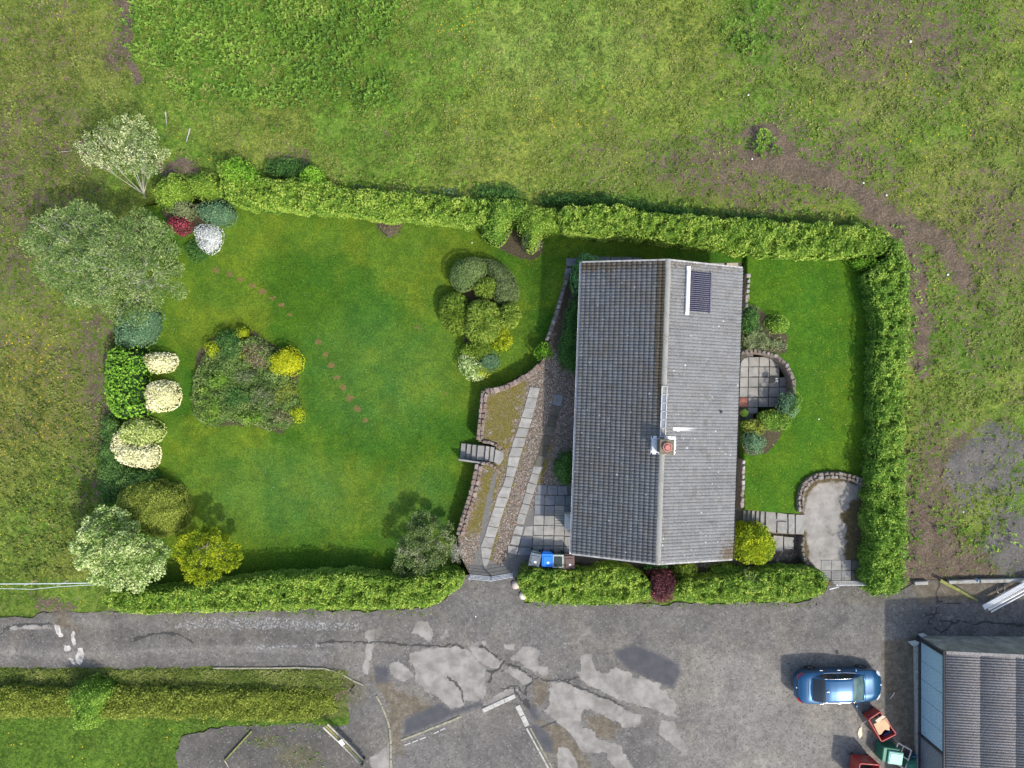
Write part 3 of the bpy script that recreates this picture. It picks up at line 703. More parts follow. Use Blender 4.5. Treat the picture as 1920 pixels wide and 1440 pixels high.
def tile_mat():
    s = NT('weathered_concrete_tile')
    o = s.obj(house)
    sp = s.n('ShaderNodeSeparateXYZ'); s.put(sp.inputs[0], o); X, Y = sp.outputs[0], sp.outputs[1]
    TW = 0.35*0+HL/45.0; TG = HWd/2/17.0
    cx = s.math('FLOOR', s.math('DIVIDE', X, TG)); cy = s.math('FLOOR', s.math('DIVIDE', Y, TW))
    cb = s.n('ShaderNodeCombineXYZ'); s.put(cb.inputs[0], cx); s.put(cb.inputs[1], cy)
    wn = s.n('ShaderNodeTexWhiteNoise', noise_dimensions='2D'); s.put(wn.inputs['Vector'], cb.outputs[0])
    n = s.noise(1.2, 6, 0.65, o); f = s.noise(11, 6, 0.9, o); st = s.noise(1.0, 5, 0.7, s.mapping(o, (0.35, 2.2, 1)))
    c = s.mix(wn.outputs[0], (0.098, 0.095, 0.090), (0.155, 0.152, 0.146))
    c = s.mix(s.math('MULTIPLY', s.step(0.35, 0.65, n), 0.55), c, (0.125, 0.135, 0.145))
    c = s.mix(s.math('MULTIPLY', s.step(0.5, 0.62, f), 0.55), c, (0.22, 0.22, 0.215))
    c = s.mix(s.math('MULTIPLY', s.step(0.47, 0.36, f), 0.55), c, (0.05, 0.047, 0.043))
    wb = s.math('MULTIPLY', s.step(0.1, -0.4, X), s.step(0.40, 0.62, s.noise(0.55, 7, 0.75, o)))
    c = s.mix(s.math('MULTIPLY', wb, 0.55), c, s.mix(f, (0.075, 0.062, 0.048), (0.175, 0.155, 0.125)))
    # the sun-facing east slope is painted paler in patches, its light put into the colour
    li = s.math('MULTIPLY', s.step(0.0, 0.4, X), s.lin(s.noise(0.9, 6, 0.7, s.mapping(o, (0.6, 1.4, 1))), 0.35, 0.65, 0.05, 0.7))
    c = s.mix(s.math('MULTIPLY', li, s.lin(f, 0.35, 0.6, 0.3, 1.0)), c, (0.185, 0.19, 0.19))
    spots = s.math('MULTIPLY', s.math('LESS_THAN', s.voro(3.2, o), s.lin(s.sep(s.voro(3.2, o, out='Color'))[1], 0, 1, 0.02, 0.17)), s.math('GREATER_THAN', s.sep(s.voro(3.2, o, out='Color'))[0], 0.55))
    c = s.mix(s.math('MULTIPLY', spots, s.math('MULTIPLY', f, 1.0)), c, (0.55, 0.55, 0.53))
    # brown moss along the ridge and at the north verge and the low south-east corner
    r1 = s.step(0.9, 0.05, s.math('ABSOLUTE', s.math('ADD', X, 0.12)))
    r1 = s.math('MULTIPLY', r1, s.step(-7.0, 5.0, Y))
    r1 = s.math('MULTIPLY', r1, s.step(0.15, -0.1, X))
    v1 = s.math('MULTIPLY', s.step(HL/2-1.5, HL/2-0.05, Y), s.lin(X, -4.4, 4.4, 1.0, 0.6))
    v2 = s.math('MULTIPLY', s.step(-HL/2+2.6, -HL/2+0.1, Y), s.step(2.2, 4.3, X))
    mo = s.math('MAXIMUM', s.math('MULTIPLY', r1, 0.68), s.math('MAXIMUM', s.math('MULTIPLY', v1, 0.52), s.math('MULTIPLY', v2, 0.52)))
    ms = s.step(0.84, 0.96, s.math('ADD', s.noise(7, 6, 0.75, o), mo))
    c = s.mix(s.math('MULTIPLY', ms, 0.85), c, s.mix(f, (0.045, 0.032, 0.018), (0.13, 0.095, 0.05)))
    # bird lime and a white run
    wr = s.math('MULTIPLY', s.step(0.12, 0.03, s.math('ABSOLUTE', s.math('ADD', Y, 0.88))), s.math('MULTIPLY', s.step(0.55, 0.62, X), s.step(2.1, 1.0, X)))
    c = s.mix(s.math('MULTIPLY', wr, 0.8), c, (0.72, 0.72, 0.70))
    s.bump(f, 0.5, 0.01)
    return s.done(c, 0.85, 0.22)
M_tile = tile_mat()
TW = HL/45.0; TG = HWd/2/17.0
def tile_shape():
    """double-roll tile; local: u along ridge (0..TW), v down the slope (0..tile length), n up"""
    nu = 12; L = TG/math.cos(PIT); V = []; F = []
    for i in range(nu+1):
        u = TW*i/nu
        p = (i % 6)/6.0
        h = (-0.008, 0.024, 0.034, 0.035, 0.032, 0.020)[i % 6]
        V += [(u, -0.03, 0.0+h), (u, L-0.012, 0.070+h), (u, L, h*0.4-0.012)]
    for i in range(nu):
        a = i*3; b = a+3
        F += [(a, a+1, b+1, b), (a+1, a+2, b+2, b+1)]
    return V, F
tv, tf = tile_shape()
def tile_frame(side, row, colm):
    """matrix putting tile space into house space"""
    r = row*TG
    y0 = -HL/2 + colm*TW
    # top edge of the tile (towards ridge) at horizontal distance r from ridge
    if side < 0:   # west slope: down = -x
        u = Vector((0, 1, 0)); v = Vector((-math.cos(PIT), 0, -math.sin(PIT))); n = Vector((-math.sin(PIT), 0, math.cos(PIT)))
        o = Vector((-r, y0, HZ+RISE - r*math.tan(PIT)))
    else:
        u = Vector((0, -1, 0)); v = Vector((math.cos(PIT), 0, -math.sin(PIT))); n = Vector((math.sin(PIT), 0, math.cos(PIT)))
        o = Vector((r, y0+TW, HZ+RISE - r*math.tan(PIT)))
    m = Matrix(((u.x, v.x, n.x, o.x), (u.y, v.y, n.y, o.y), (u.z, v.z, n.z, o.z), (0, 0, 0, 1)))
    return m
me_tile = raw_mesh('roof_tile', tv, tf, True); me_tile.materials.append(M_tile)
HM = pmat(house)
# the roof itself: an underlay deck holding the tiles
M_deck = flat_mat('roofing_felt', (0.03, 0.03, 0.03))
mb = MB(); e = 0.03
hw = HWd/2
mb.add([(-hw, -HL/2+e, HZ-0.03), (0, -HL/2+e, HZ+RISE-0.03), (hw, -HL/2+e, HZ-0.03), (-hw, HL/2-e, HZ-0.03), (0, HL/2-e, HZ+RISE-0.03), (hw, HL/2-e, HZ-0.03),
        (-hw, -HL/2+e, HZ-0.13), (hw, -HL/2+e, HZ-0.13), (-hw, HL/2-e, HZ-0.13), (hw, HL/2-e, HZ-0.13)],
       [(0, 1, 4, 3), (1, 2, 5, 4), (0, 6, 7, 2, 1), (3, 4, 5, 9, 8), (0, 3, 8, 6), (2, 7, 9, 5), (6, 8, 9, 7)])
roof = mb.build('roof', M_deck, house, local=True)
cells = []
for side in (-1, 1):
    for r in range(17):
        for c in range(45):
            m = tile_frame(side, r, c)
            wp = HM @ m @ Vector((TW/2, TG/2, 0))
            cells.append((wp.x**2+wp.y**2 - wp.z*2, side, r, c))
cells.sort()
rt = random.Random(3)
bigV = []; bigF = []
for i, (_, side, r, c) in enumerate(cells):
    m = tile_frame(side, r, c) @ Matrix.Translation((0, 0, rt.uniform(-0.004, 0.006))) @ Matrix.Rotation(rt.gauss(0, 0.008), 4, 'Z')
    if i < 298:
        o = bpy.data.objects.new('roof_tile', me_tile); COL.objects.link(o); o.parent = roof; o.matrix_local = m
    else:
        n = len(bigV); bigV += [tuple(m @ Vector(p)) for p in tv]; bigF += [tuple(k+n for k in f) for f in tf]
o = link_mesh('roof_tiles', raw_mesh('roof_tiles', bigV, bigF, True), M_tile, roof, True); tag(o, kind='stuff')
# ridge tiles
def ridge_mat():
    s = NT('mossy_ridge_tile'); o = s.obj(house); f = s.noise(14, 6, 0.75, o); n = s.noise(1.2, 4, 0.6, o)
    c = s.mix(f, (0.13, 0.125, 0.11), (0.34, 0.335, 0.31))
    c = s.mix(s.math('MULTIPLY', s.step(0.52, 0.62, s.math('ADD', s.math('MULTIPLY', f, 0.7), s.math('MULTIPLY', n, 0.32))), 0.7), c, (0.10, 0.08, 0.03))
    s.bump(f, 0.6, 0.02); return s.done(c, 0.9, 0.15)
M_ridge = ridge_mat()
rl = HL/40
V = []; F = []
for i in range(7):
    a = math.pi*(0.12+0.76*i/6); V += [(0.14*math.cos(a)*1.1, 0.0, 0.10*math.sin(a)), (0.135*math.cos(a)*1.1, rl*1.03, 0.092*math.sin(a))]
for i in range(6): F.append((2*i, 2*i+1, 2*i+3, 2*i+2))
V += [(0, 0, 0.02), (0, rl*1.03, 0.02)]
me_ridge = raw_mesh('ridge_tile', V, F, True); me_ridge.materials.append(M_ridge)
for i in range(40):
    y = -HL/2 + i*rl
    if -2.9 < y+rl/2 < 0.6 and False: continue
    o = bpy.data.objects.new('ridge_tile', me_ridge); COL.objects.link(o); o.parent = roof
    o.matrix_local = Matrix.Translation((rt.gauss(0, .006), y, HZ+RISE-0.01+rt.uniform(-.004, .008)))
# verge boards (pale cement edge), gutters, walls
M_verge = flat_mat('pale_cement_verge', (0.30, 0.295, 0.28), 0.85, var=0.3, scale=5, dirt=(0.16, 0.15, 0.12))
M_white = flat_mat('white_paint', (0.58, 0.575, 0.55), 0.5, var=0.12, scale=3)
M_harl = flat_mat('cream_render', (0.50, 0.47, 0.41), 0.9, var=0.2, scale=2, bump=0.5)
for yy, sg in ((-HL/2-0.03, -1), (HL/2+0.03, 1)):
    for side in (-1, 1):
        mb = MB()
        a = Vector((side*(hw+0.0), yy, HZ+0.01)); b = Vector((0, yy, HZ+RISE+0.02))
        V = []
        for p in (a, b):
            V += [p+Vector((0, -0.045, -0.15)), p+Vector((0, 0.045, -0.15)), p+Vector((0, 0.045, 0.045)), p+Vector((0, -0.045, 0.045))]
        mb.add(V, [(0,1,2,3), (7,6,5,4), (0,4,5,1), (1,5,6,2), (2,6,7,3), (3,7,4,0)])
        mb.build('verge', M_verge, roof, local=True)
def gutter(x, mat):
    mb = MB(); n = 8; V = []; F = []
    for j, y in enumerate((-HL/2-0.06, HL/2+0.06)):
        for rr, fl in ((0.062, 0), (0.052, 1)):
            for i in range(n+1):
                a = math.pi + math.pi*i/n; V.append((x+rr*math.cos(a), y, HZ-0.03+rr*math.sin(a)))
    m = n+1
    for i in range(n): F += [(i, i+1, 2*m+i+1, 2*m+i), (m+i, 3*m+i, 3*m+i+1, m+i+1)]
    F += [(0, 2*m, 3*m, m), (n, m+n, 3*m+n, 2*m+n)]
    F += [tuple(list(range(0, m))+list(range(2*m-1, m-1, -1)))[::-1]]
    mb.add(V, F); return mb.build('gutter', mat, house, local=True)
gutter(-hw-0.05, M_white); gutter(hw+0.05, flat_mat('black_plastic', (0.03, 0.03, 0.03), 0.4))
mb = MB(); inw = 0.42
x0, x1, y0, y1 = -hw+inw, hw-inw, -HL/2+0.25, HL/2-0.25
zt = HZ + inw*math.tan(PIT) - 0.16
mb.add([(x0,y0,-0.1),(x1,y0,-0.1),(x1,y1,-0.1),(x0,y1,-0.1),(x0,y0,zt),(x1,y0,zt),(x1,y1,zt),(x0,y1,zt),(0,y0,HZ+RISE-0.14),(0,y1,HZ+RISE-0.14)],
       [(0,1,5,8,4),(2,3,7,9,6),(1,2,6,5),(3,0,4,7),(4,8,9,7),(8,5,6,9)])
mb.build('wall', M_harl, house, local=True)
M_glass = flat_mat('window_glass', (0.03, 0.04, 0.045), 0.05, 0.6, var=0.0)
def window(x, y, z, wdt, hgt, ax):
    f = MB(); g = MB()
    if ax == 'x':
        f.box((x, y, z), (0.10, wdt, hgt)); g.box((x+(0.03 if x > 0 else -0.03), y-wdt/4, z), (0.09, wdt/2-0.09, hgt-0.12)); g.box((x+(0.03 if x > 0 else -0.03), y+wdt/4, z), (0.09, wdt/2-0.09, hgt-0.12))
    else:
        f.box((x, y, z), (wdt, 0.10, hgt)); s_ = 0.03 if y > 0 else -0.03
        g.box((x-wdt/4, y+s_, z), (wdt/2-0.09, 0.09, hgt-0.12)); g.box((x+wdt/4, y+s_, z), (wdt/2-0.09, 0.09, hgt-0.12))
    fo = f.build('window', M_white, house, local=True); g.build('pane', M_glass, fo, local=True)
for y in (-5.4, -2.0, 5.2): window(x1, y, 1.5, 1.6, 1.1, 'x')
for y in (-4.6, 1.5, 5.0): window(x0, y, 1.5, 1.6, 1.1, 'x')
window(0.8, y0, 1.5, 1.5, 1.1, 'y')
d = MB(); d.box((x0, -1.6, 1.03), (0.10, 0.95, 2.06), bev=0.01); do = d.build('door', flat_mat('brown_door', (0.12, 0.05, 0.03), 0.5), house, local=True)
d = MB(); d.tube([(x0-0.06, -1.95, 1.02), (x0-0.11, -1.95, 1.02), (x0-0.11, -1.83, 1.02)], 0.012); d.build('handle', flat_mat('brass', (0.6, 0.45, 0.2), 0.3, metal=1), do, local=True)
d = MB(); d.box((x1, 2.2, 1.08), (0.08, 1.8, 2.1)); do = d.build('door', M_white, house, local=True)
d = MB(); d.box((x1+0.03, 1.76, 1.08), (0.07, 0.74, 1.9)); d.box((x1+0.03, 2.64, 1.08), (0.07, 0.74, 1.9)); d.build('pane', M_glass, do, local=True)
def hp(px, py, z):           # photo pixel at height z -> house space
    return HM.inverted() @ Vector(W(px, py, z))
def slope_z(x): return HZ + RISE - abs(x)*math.tan(PIT)
def slope_hit(px, py):
    z = HZ+0.8
    for _ in range(12):
        p = hp(px, py, z); z = slope_z(p.x)
    return Vector((p.x, p.y, z))
# downpipe, flue
mb = MB(); q = hp(1281, 1060, 1.2); mb.tube([(0.55, -HL/2+0.20, 2.6), (0.55, -HL/2-0.08, 2.45), (0.55, -HL/2+0.12, 0.1)], 0.035, 8); mb.build('drainpipe', M_white, house, True, True)
p = slope_hit(1352, 773)
mb = MB(); mb.lathe((p.x, p.y, p.z-0.1), [(0.075, 0), (0.07, 0.3), (0.055, 0.34), (0.05, 0.42), (0.03, 0.43)], 12); mb.build('vent_pipe', flat_mat('grey_pipe', (0.16, 0.16, 0.16), 0.6), house, True, True)
p = slope_hit(1270, 806); mb = MB(); mb.add([(p.x-0.15, p.y-0.07, slope_z(p.x-0.15)+0.085), (p.x+0.17, p.y-0.06, slope_z(p.x+0.17)+0.085), (p.x+0.18, p.y+0.05, slope_z(p.x+0.18)+0.085), (p.x-0.14, p.y+0.06, slope_z(p.x-0.14)+0.085)], [(0,1,2,3)])
mb.V += [(v[0], v[1], v[2]-0.03) for v in mb.V]; mb.F += [(4,7,6,5), (0,4,5,1), (1,5,6,2), (2,6,7,3), (3,7,4,0)]
mb.build('lead_flashing', flat_mat('bright_lead', (0.7, 0.7, 0.68), 0.5, var=0.1), house, local=True)
# glazed strip along the ridge
a = slope_hit(1241, 724); b = slope_hit(1240, 818)
M_alu = flat_mat('white_aluminium', (0.42, 0.42, 0.40), 0.45, 0.4, var=0.1)
mb = MB(); zz = HZ+RISE+0.10; X0, X1 = -0.13, 0.13
Ya, Yb = a.y, b.y
for x in (X0, X1): mb.box((x, (Ya+Yb)/2, zz+0.02), (0.045, abs(Ya-Yb), 0.07))
n = 6
for i in range(n+1): mb.box((0, Ya+(Yb-Ya)*i/n, zz+0.025), (0.30, 0.035, 0.06))
rf = mb.build('ridge_rooflight', M_alu, house, local=True)
M_pane = flat_mat('rooflight_glass', (0.14, 0.155, 0.18), 0.45, 0.4, var=0.2, scale=1.5)
for i in range(n):
    y = Ya+(Yb-Ya)*(i+0.5)/n; mb = MB(); mb.box((0, y, zz+0.008), (0.25, abs(Yb-Ya)/n-0.045, 0.02)); mb.build('pane', M_pane if 0 < i < 5 else M_ridge, rf, local=True)
# chimney
cq = hp(1250, 838, 5.1)
cz = 5.1
chim = MB(); chim.box((cq.x, cq.y, (3.6+cz)/2), (0.62, 0.66, cz-3.6), bev=0.02)
M_brick = flat_mat('chimney_render', (0.17, 0.11, 0.085), 0.9, var=0.3, scale=9, bump=0.6)
ch = chim.build('chimney', M_brick, house, local=True)
mb = MB(); mb.box((cq.x, cq.y, cz+0.03), (0.74, 0.78, 0.08), bev=0.02)
s_ = mb.build('chimney_cap', flat_mat('mossy_flaunching', (0.14, 0.12, 0.085), 0.9, var=0.5, scale=14, bump=0.6), ch, local=True)
mb = MB(); mb.lathe((cq.x, cq.y, cz+0.05), [(0.24, 0), (0.23, 0.10), (0.245, 0.12), (0.245, 0.16), (0.19, 0.17), (0.185, 0.08), (0.14, 0.08), (0.135, 0.18), (0.155, 0.19), (0.14, 0.21), (0.03, 0.22)], 8)
mb.build('chimney_pot', flat_mat('terracotta', (0.36, 0.15, 0.12), 0.8, var=0.15, scale=8), ch, local=True)
mb = MB()     # lead apron round the stack, on both slopes
for (xa, xb) in ((-0.62, -0.02), (0.02, 0.72)):
    V = []
    for (x, y) in ((xa, -0.48), (xb, -0.48), (xb, 0.48), (xa, 0.48)): V.append((cq.x+x, cq.y+y, slope_z(cq.x+x)+0.095))
    V += [(v[0], v[1], v[2]-0.03) for v in V]
    mb.add(V, [(0,1,2,3), (4,7,6,5), (0,4,5,1), (1,5,6,2), (2,6,7,3), (3,7,4,0)])
mb.build('lead_flashing', flat_mat('whitened_lead', (0.60, 0.62, 0.62), 0.6, var=0.25, scale=4, dirt=(0.25, 0.25, 0.24)), ch, local=True)
mb = MB(); mb.box((cq.x-0.46, cq.y, slope_z(cq.x-0.46)+0.16), (0.3, 0.62, 0.14), bev=0.03); mb.build('lead_saddle', flat_mat('grey_lead', (0.45, 0.47, 0.48), 0.6, var=0.2), ch, local=True)
# solar tube collector, on the roof: its own thing
sp0 = slope_hit(1288, 546)
sol = empty('solar_collector', tuple(HM @ Vector((sp0.x, sp0.y, sp0.z))), 'solar hot water collector with dark glass tubes and a white header on the roof', 'solar panel', rz=HA)
def sol_pt(dx, dy, up=0.12):        # dx along slope plane horizontally (east), dy north
    return (dx, dy, -dx*math.tan(PIT)+up)
hh = 1.10
mb = MB(); mb.box(sol_pt(0.0, 0.0, 0.16), (0.22, 2*hh, 0.16), rot=Matrix.Rotation(PIT, 3, 'Y'), bev=0.03); mb.build('header', M_white, sol, local=True)
for yy in (-hh-0.06, hh+0.10):
    mb = MB(); mb.box(sol_pt(0.0, yy, 0.14), (0.24, 0.22, 0.12), rot=Matrix.Rotation(PIT, 3, 'Y'), bev=0.02); mb.build('end_cap', M_white, sol, local=True)
M_tube = flat_mat('evacuated_tube', (0.015, 0.014, 0.045), 0.18, 0.6, var=0.1)
s = NT('mill_aluminium'); M_mill = s.done((0.20, 0.20, 0.22), 0.45, 0.5, 0.3)
nt_ = 20
x1s = 1.42; mb = MB()
mb.box(((0.12+x1s)/2, 0, -((0.12+x1s)/2)*math.tan(PIT)+0.095), ((x1s-0.1)/math.cos(PIT), 2*hh-0.1, 0.012), rot=Matrix.Rotation(PIT, 3, 'Y'))
mb.build('reflector', M_mill, sol, local=True)
tm = None
for i in range(nt_):
    y = -hh+0.09+(2*hh-0.18)*i/(nt_-1)
    if tm is None:
        mb = MB(); mb.tube([(0.08, 0, -0.08*math.tan(PIT)+0.15), (x1s-0.05, 0, -(x1s-0.05)*math.tan(PIT)+0.15), (x1s, 0, -x1s*math.tan(PIT)+0.15)], [0.031, 0.031, 0.012], 8)
        o = mb.build('glass_tube', M_tube, sol, True, True); tm = o.data
    else:
        o = bpy.data.objects.new('glass_tube', tm); COL.objects.link(o); o.parent = sol
    o.location = (0, y, 0)
for x in (x1s-0.08,):
    mb = MB(); mb.box((x, 0, -x*math.tan(PIT)+0.13), (0.03, 2*hh+0.04, 0.05)); mb.build('rail', M_mill, sol, local=True)

# ------------------------------------------------------------ paving, each slab a part of the ground it lies in
def slab_mat(name, a, b, moss=0.0):
    s = NT(name); r = s.rnd(); n = s.noise(2.2, 6, 0.65); f = s.noise(30, 4, 0.7)
    c = s.mix(r, a, b)
    c = s.mix(s.math('MULTIPLY', s.step(0.4, 0.68, n), 0.55), c, mulc(a, 0.55))
    c = s.mix(s.math('MULTIPLY', f, 0.35), c, mulc(a, 0.6))
    if moss: c = s.mix(s.math('MULTIPLY', s.step(0.5, 0.62, s.noise(4, 6, 0.7)), moss), c, (0.08, 0.075, 0.03))
    s.bump(f, 0.3, 0.01); return s.done(c, 0.85, 0.2)
M_slab = slab_mat('concrete_slab', (0.235, 0.228, 0.205), (0.32, 0.31, 0.28))
M_slab_d = slab_mat('damp_mossy_slab', (0.07, 0.065, 0.055), (0.13, 0.12, 0.10), 0.6)  # moss, plus the shade beside the house put into the dark colour
M_slab_r = slab_mat('red_slab', (0.34, 0.14, 0.10), (0.38, 0.17, 0.12))
M_slab_b = slab_mat('blue_grey_slab', (0.15, 0.16, 0.168), (0.21, 0.22, 0.23))  # bluer, darker copy of the slab with the shade put into its colour
def gapped(poly, g):
    c = (sum(p[0] for p in poly)/len(poly), sum(p[1] for p in poly)/len(poly))
    out = []
    for p in poly:
        d = math.hypot(p[0]-c[0], p[1]-c[1]); k = max(0.3, 1-g/d); out.append((c[0]+(p[0]-c[0])*k, c[1]+(p[1]-c[1])*k))
    return out
rs = random.Random(11)
def slab(poly, z, mat, parent, name='paving_slab', th=0.06, g=0.6, jit=0.5, label=None):
    P = gapped([(p[0]+rs.uniform(-jit, jit), p[1]+rs.uniform(-jit, jit)) for p in poly], g)
    zz = z + rs.uniform(-0.006, 0.008)
    mb = MB(); mb.prism([W(p[0], p[1], zz)[:2] for p in reversed(P)], zz-th, zz, 0.012)
    o = mb.build(name, mat, parent)
    if label: tag(o, label)
    return o
# wheel tracks: left edge and right edge points from top to bottom
def track(L, R, z, par, mats):
    for i in range(len(L)-1):
        a, b, c, d = L[i], R[i], R[i+1], L[i+1]
        slab([a, b, c, d], z, mats(i), par, g=0.6)
TL = [(994,724),(985,747),(980,766),(975,784),(967,802),(965+4,802)]
L1 = [(994,724),(989,745),(984,764),(978,783),(971,802),(965,819),(959,838),(953,856),(947,875),(949,877-2),(946,892)]
# left track (photo: 994,724 top to 904,1065 bottom)
Lt = [(994,725),(988,744),(983,763),(976,783),(971,800),(965,818),(959,838),(952,857),(946,875),(947,893),(939,910),(932,926),(929,945),(922,967),(915,985),(907,1005),(900,1025),(903,1045),(906,1064)]
Lt = [(994,725),(988,744),(983,763),(976,783),(971,800),(965,818),(958,838),(952,856),(955-3,857),]
Lt = [(994,725),(988,745),(983,764),(977,783),(971,801),(965,819),(959,838),(953,857),(951,874),(948,893),(942,912),(932,931),(926,950),(920,968),(914,986),(908,1006),(901,1026),(903,1046),(907,1063)]
Rt = [(1012,727),(1008,747),(1003,766),(998,785),(992,803),(987,821),(981,839),(976,857),(971,876),(964,895),(959,915),(954,934),(947,952),(940,971),(935,990),(929,1009),(923,1028),(918,1048),(911,1067)]
track(Lt, Rt, 0.045, drive, lambda i: M_slab)
Lr = [(1040,738),(1035,759),(1029,777),(1025,797),(1020,816),(1014,834),(1009,853),(1000,873),(997,887),(990,904),(985,924),(979,944),(973,962),(967,981)]
Rr = [(1057,741),(1052,762),(1046,782),(1041,800),(1036,818),(1030,836),(1024,856),(1018,875),(1011,890),(1007,909),(1000,928),(994,947),(988,966),(982,984)]
track(Lr, Rr, 0.045, drive, lambda i: M_slab_b if i == 0 else (M_slab_d if i < 7 else M_slab))
slab([(967,985),(983,987),(978,1004),(961,1000)], 0.045, M_slab, drive); slab([(961,1003),(978,1006),(972,1024),(956,1020)], 0.045, M_slab, drive)
slab([(952,1022),(973,1026),(968,1041),(951,1036)], 0.045, M_slab, drive)
slab([(985,986),(999,986),(999,1005),(980,1004)], 0.045, M_slab, drive); slab([(979,1006),(998,1007),(998,1024),(974,1024)], 0.045, M_slab_b, drive); slab([(974,1026),(998,1027),(998,1042),(969,1041)], 0.045, M_slab_b, drive)
# patio by the west door
for r in range(8):
    for c in range(4):
        x = 1003 + c*19.5 - r*0.7 + (4 if r == 0 else 0); y = 909 + r*19 + c*0.6
        if r == 0 and c == 3: continue
        if (r in (2, 3)) and c == 2:
            for k in range(4): slab([(x, y+k*4.7), (x+18, y+k*4.7), (x+18, y+4.2+k*4.7), (x, y+4.2+k*4.7)], 0.05, M_slab, drive, 'paving_brick', g=0.3, jit=0.15)
            continue
        slab([(x, y), (x+19, y), (x+18.5, y+18.5), (x-0.5, y+18.5)], 0.05, M_slab if r > 2 else M_slab_b, drive)  # upper rows use the copy with shade in its colour
for k in range(6):
    x = 1075+k*34; slab([(x, 1040+k*2), (x+33, 1041+k*2), (x+33, 1056+k*2), (x, 1055+k*2)], 0.04, M_slab_d, drive)
# flags along the north gable
for k in range(12):
    x = 1104+k*20.5; slab([(x, 480+k*.6), (x+20, 480+k*.6), (x+20, 498), (x, 498)], 0.05, M_slab_b, drive)
slab([(1332,485),(1358,485),(1359,502),(1332,501)], 0.30, M_slab, drive, th=0.35); slab([(1362,484),(1392,488),(1393,494),(1386,505),(1362,503)], 0.32, slab_mat('sandy_slab', (0.42, 0.37, 0.29), (0.46, 0.41, 0.33)), drive, th=0.37, label='pale sandstone flag by the roof corner')
slab([(1061,484),(1084,483),(1082,498),(1063,500)], 0.10, M_slab_b, drive); slab([(1060,503),(1073,502),(1069,516),(1058,516)], 0.10, M_slab_b, drive)
# path down the east side of the house
for k in range(24): slab([(1386-k*0.4, 500+k*20), (1404-k*0.4, 500+k*20), (1403.5-k*0.4, 519+k*20), (1385.5-k*0.4, 519+k*20)], 0.05, M_slab_d, drive)
# semicircular patio, below the upper lawn
SC = smooth_poly([(1380,667),(1432,667),(1458,676),(1476,700),(1480,725),(1474,748),(1455,766),(1425,776),(1380,780)], 2)
for r in range(6):
    for c in range(5):
        x = 1384.5 + c*19.5 - r*0.4; y = 669 + r*19
        P = [(x, y), (x+19.3, y), (x+19, y+18.7), (x-0.3, y+18.7)]
        # clip to the curved edge
        Q = []
        for (a, b) in [(x+9.6*(1+u), y+9.3*(1+v)) for (u, v) in ((-1,-1),(0,-1),(1,-1),(1,0),(1,1),(0,1),(-1,1),(-1,0))]:
            for _ in range(12):
                if sdpoly(np.array([a]), np.array([b]), SC)[0] >= 0: break
                a += (1425-a)*0.05; b += (722-b)*0.05
            Q.append((a, b))
        if sdpoly(np.array([x+9.6]), np.array([y+9.3]), SC)[0] < 2: continue
        if c == 0 and r == 4: slab(P, 0.07, M_slab_r, drive, label='red paving slab among grey ones'); continue
        slab(Q, 0.07, M_slab, drive, jit=0.2)
# steps
M_step = slab_mat('step_stone', (0.21, 0.205, 0.185), (0.28, 0.27, 0.25))
def flight(name, label, polys, zs, base_z, mat=M_step, side=None):
    x, y = np.mean([W(p[0], p[1], 0)[:2] for q in polys for p in q], axis=0)
    t = empty(name, (x, y, base_z), label, 'steps')
    for P, z in zip(polys, zs):
        mb = MB(); mb.prism([W(p[0], p[1], z)[:2] for p in reversed(P)], base_z, z, 0.015); mb.build('step', mat, t)
    return t
xs = [865,876,886,896,911,920,929]
pol = [[(xs[i]+2*0, 831+i*1.3), (xs[i+1]-1.2, 832+(i)*1.4), (xs[i+1]-3.2, 860+i*1.3), (xs[i]-2.5, 859+i*1.2)] for i in range(6)]
pol.append([(929,842),(944,848),(944,860),(936,873),(926,866)])
zs = [-0.78, -0.62, -0.46, -0.30, -0.16, -0.04, 0.07]
fl = flight('garden_steps', 'flight of grey concrete steps going down from the drive to the big lawn', pol, zs, -1.2)
mb = MB(); mb.prism([W(p[0], p[1], -0.2)[:2] for p in reversed([(860,860),(924,869),(934,876),(933,878),(922,872),(860,863)])], -1.2, -0.05); mb.build('side_kerb', M_step, fl)
pol = [[(1394+i*8.2, 957), (1394+(i+1)*8.2-1, 957+0.4), (1393+(i+1)*8.2-1, 989), (1392.5+i*8.2, 988)] for i in range(5)]
flight('garden_steps', 'flight of narrow stone steps between the east path and the parking apron', pol, [0.14, 0.27, 0.40, 0.52, 0.63], -0.1)
for (P) in ([(1436,958),(1455,960),(1455,1000),(1436,996)], [(1457,961),(1476,963),(1476,976),(1457,975)], [(1457,977),(1476,978),(1476,1001),(1457,1000)], [(1478,963),(1490,964),(1490,1002),(1478,1001)], [(1492,964),(1510,965),(1508,1002),(1492,1002)]):
    slab(P, Z_AP+0.07, M_slab, apron, th=0.1)
for (P) in ([(1450,1004),(1469,1005),(1468,1035),(1450,1033)], [(1470,1006),(1490,1007),(1488,1030),(1470,1030)]):
    slab(P, 0.2, M_slab, drive, th=0.25)
for r in range(2):
    for c in range(5):
        x = 1540+c*19; y = 1050+r*20
        slab([(x, y), (x+18.5, y), (x+18, y+19), (x-0.5, y+19)], Z_AP+0.035, M_slab if c < 3 else M_slab_d, apron, th=0.05)

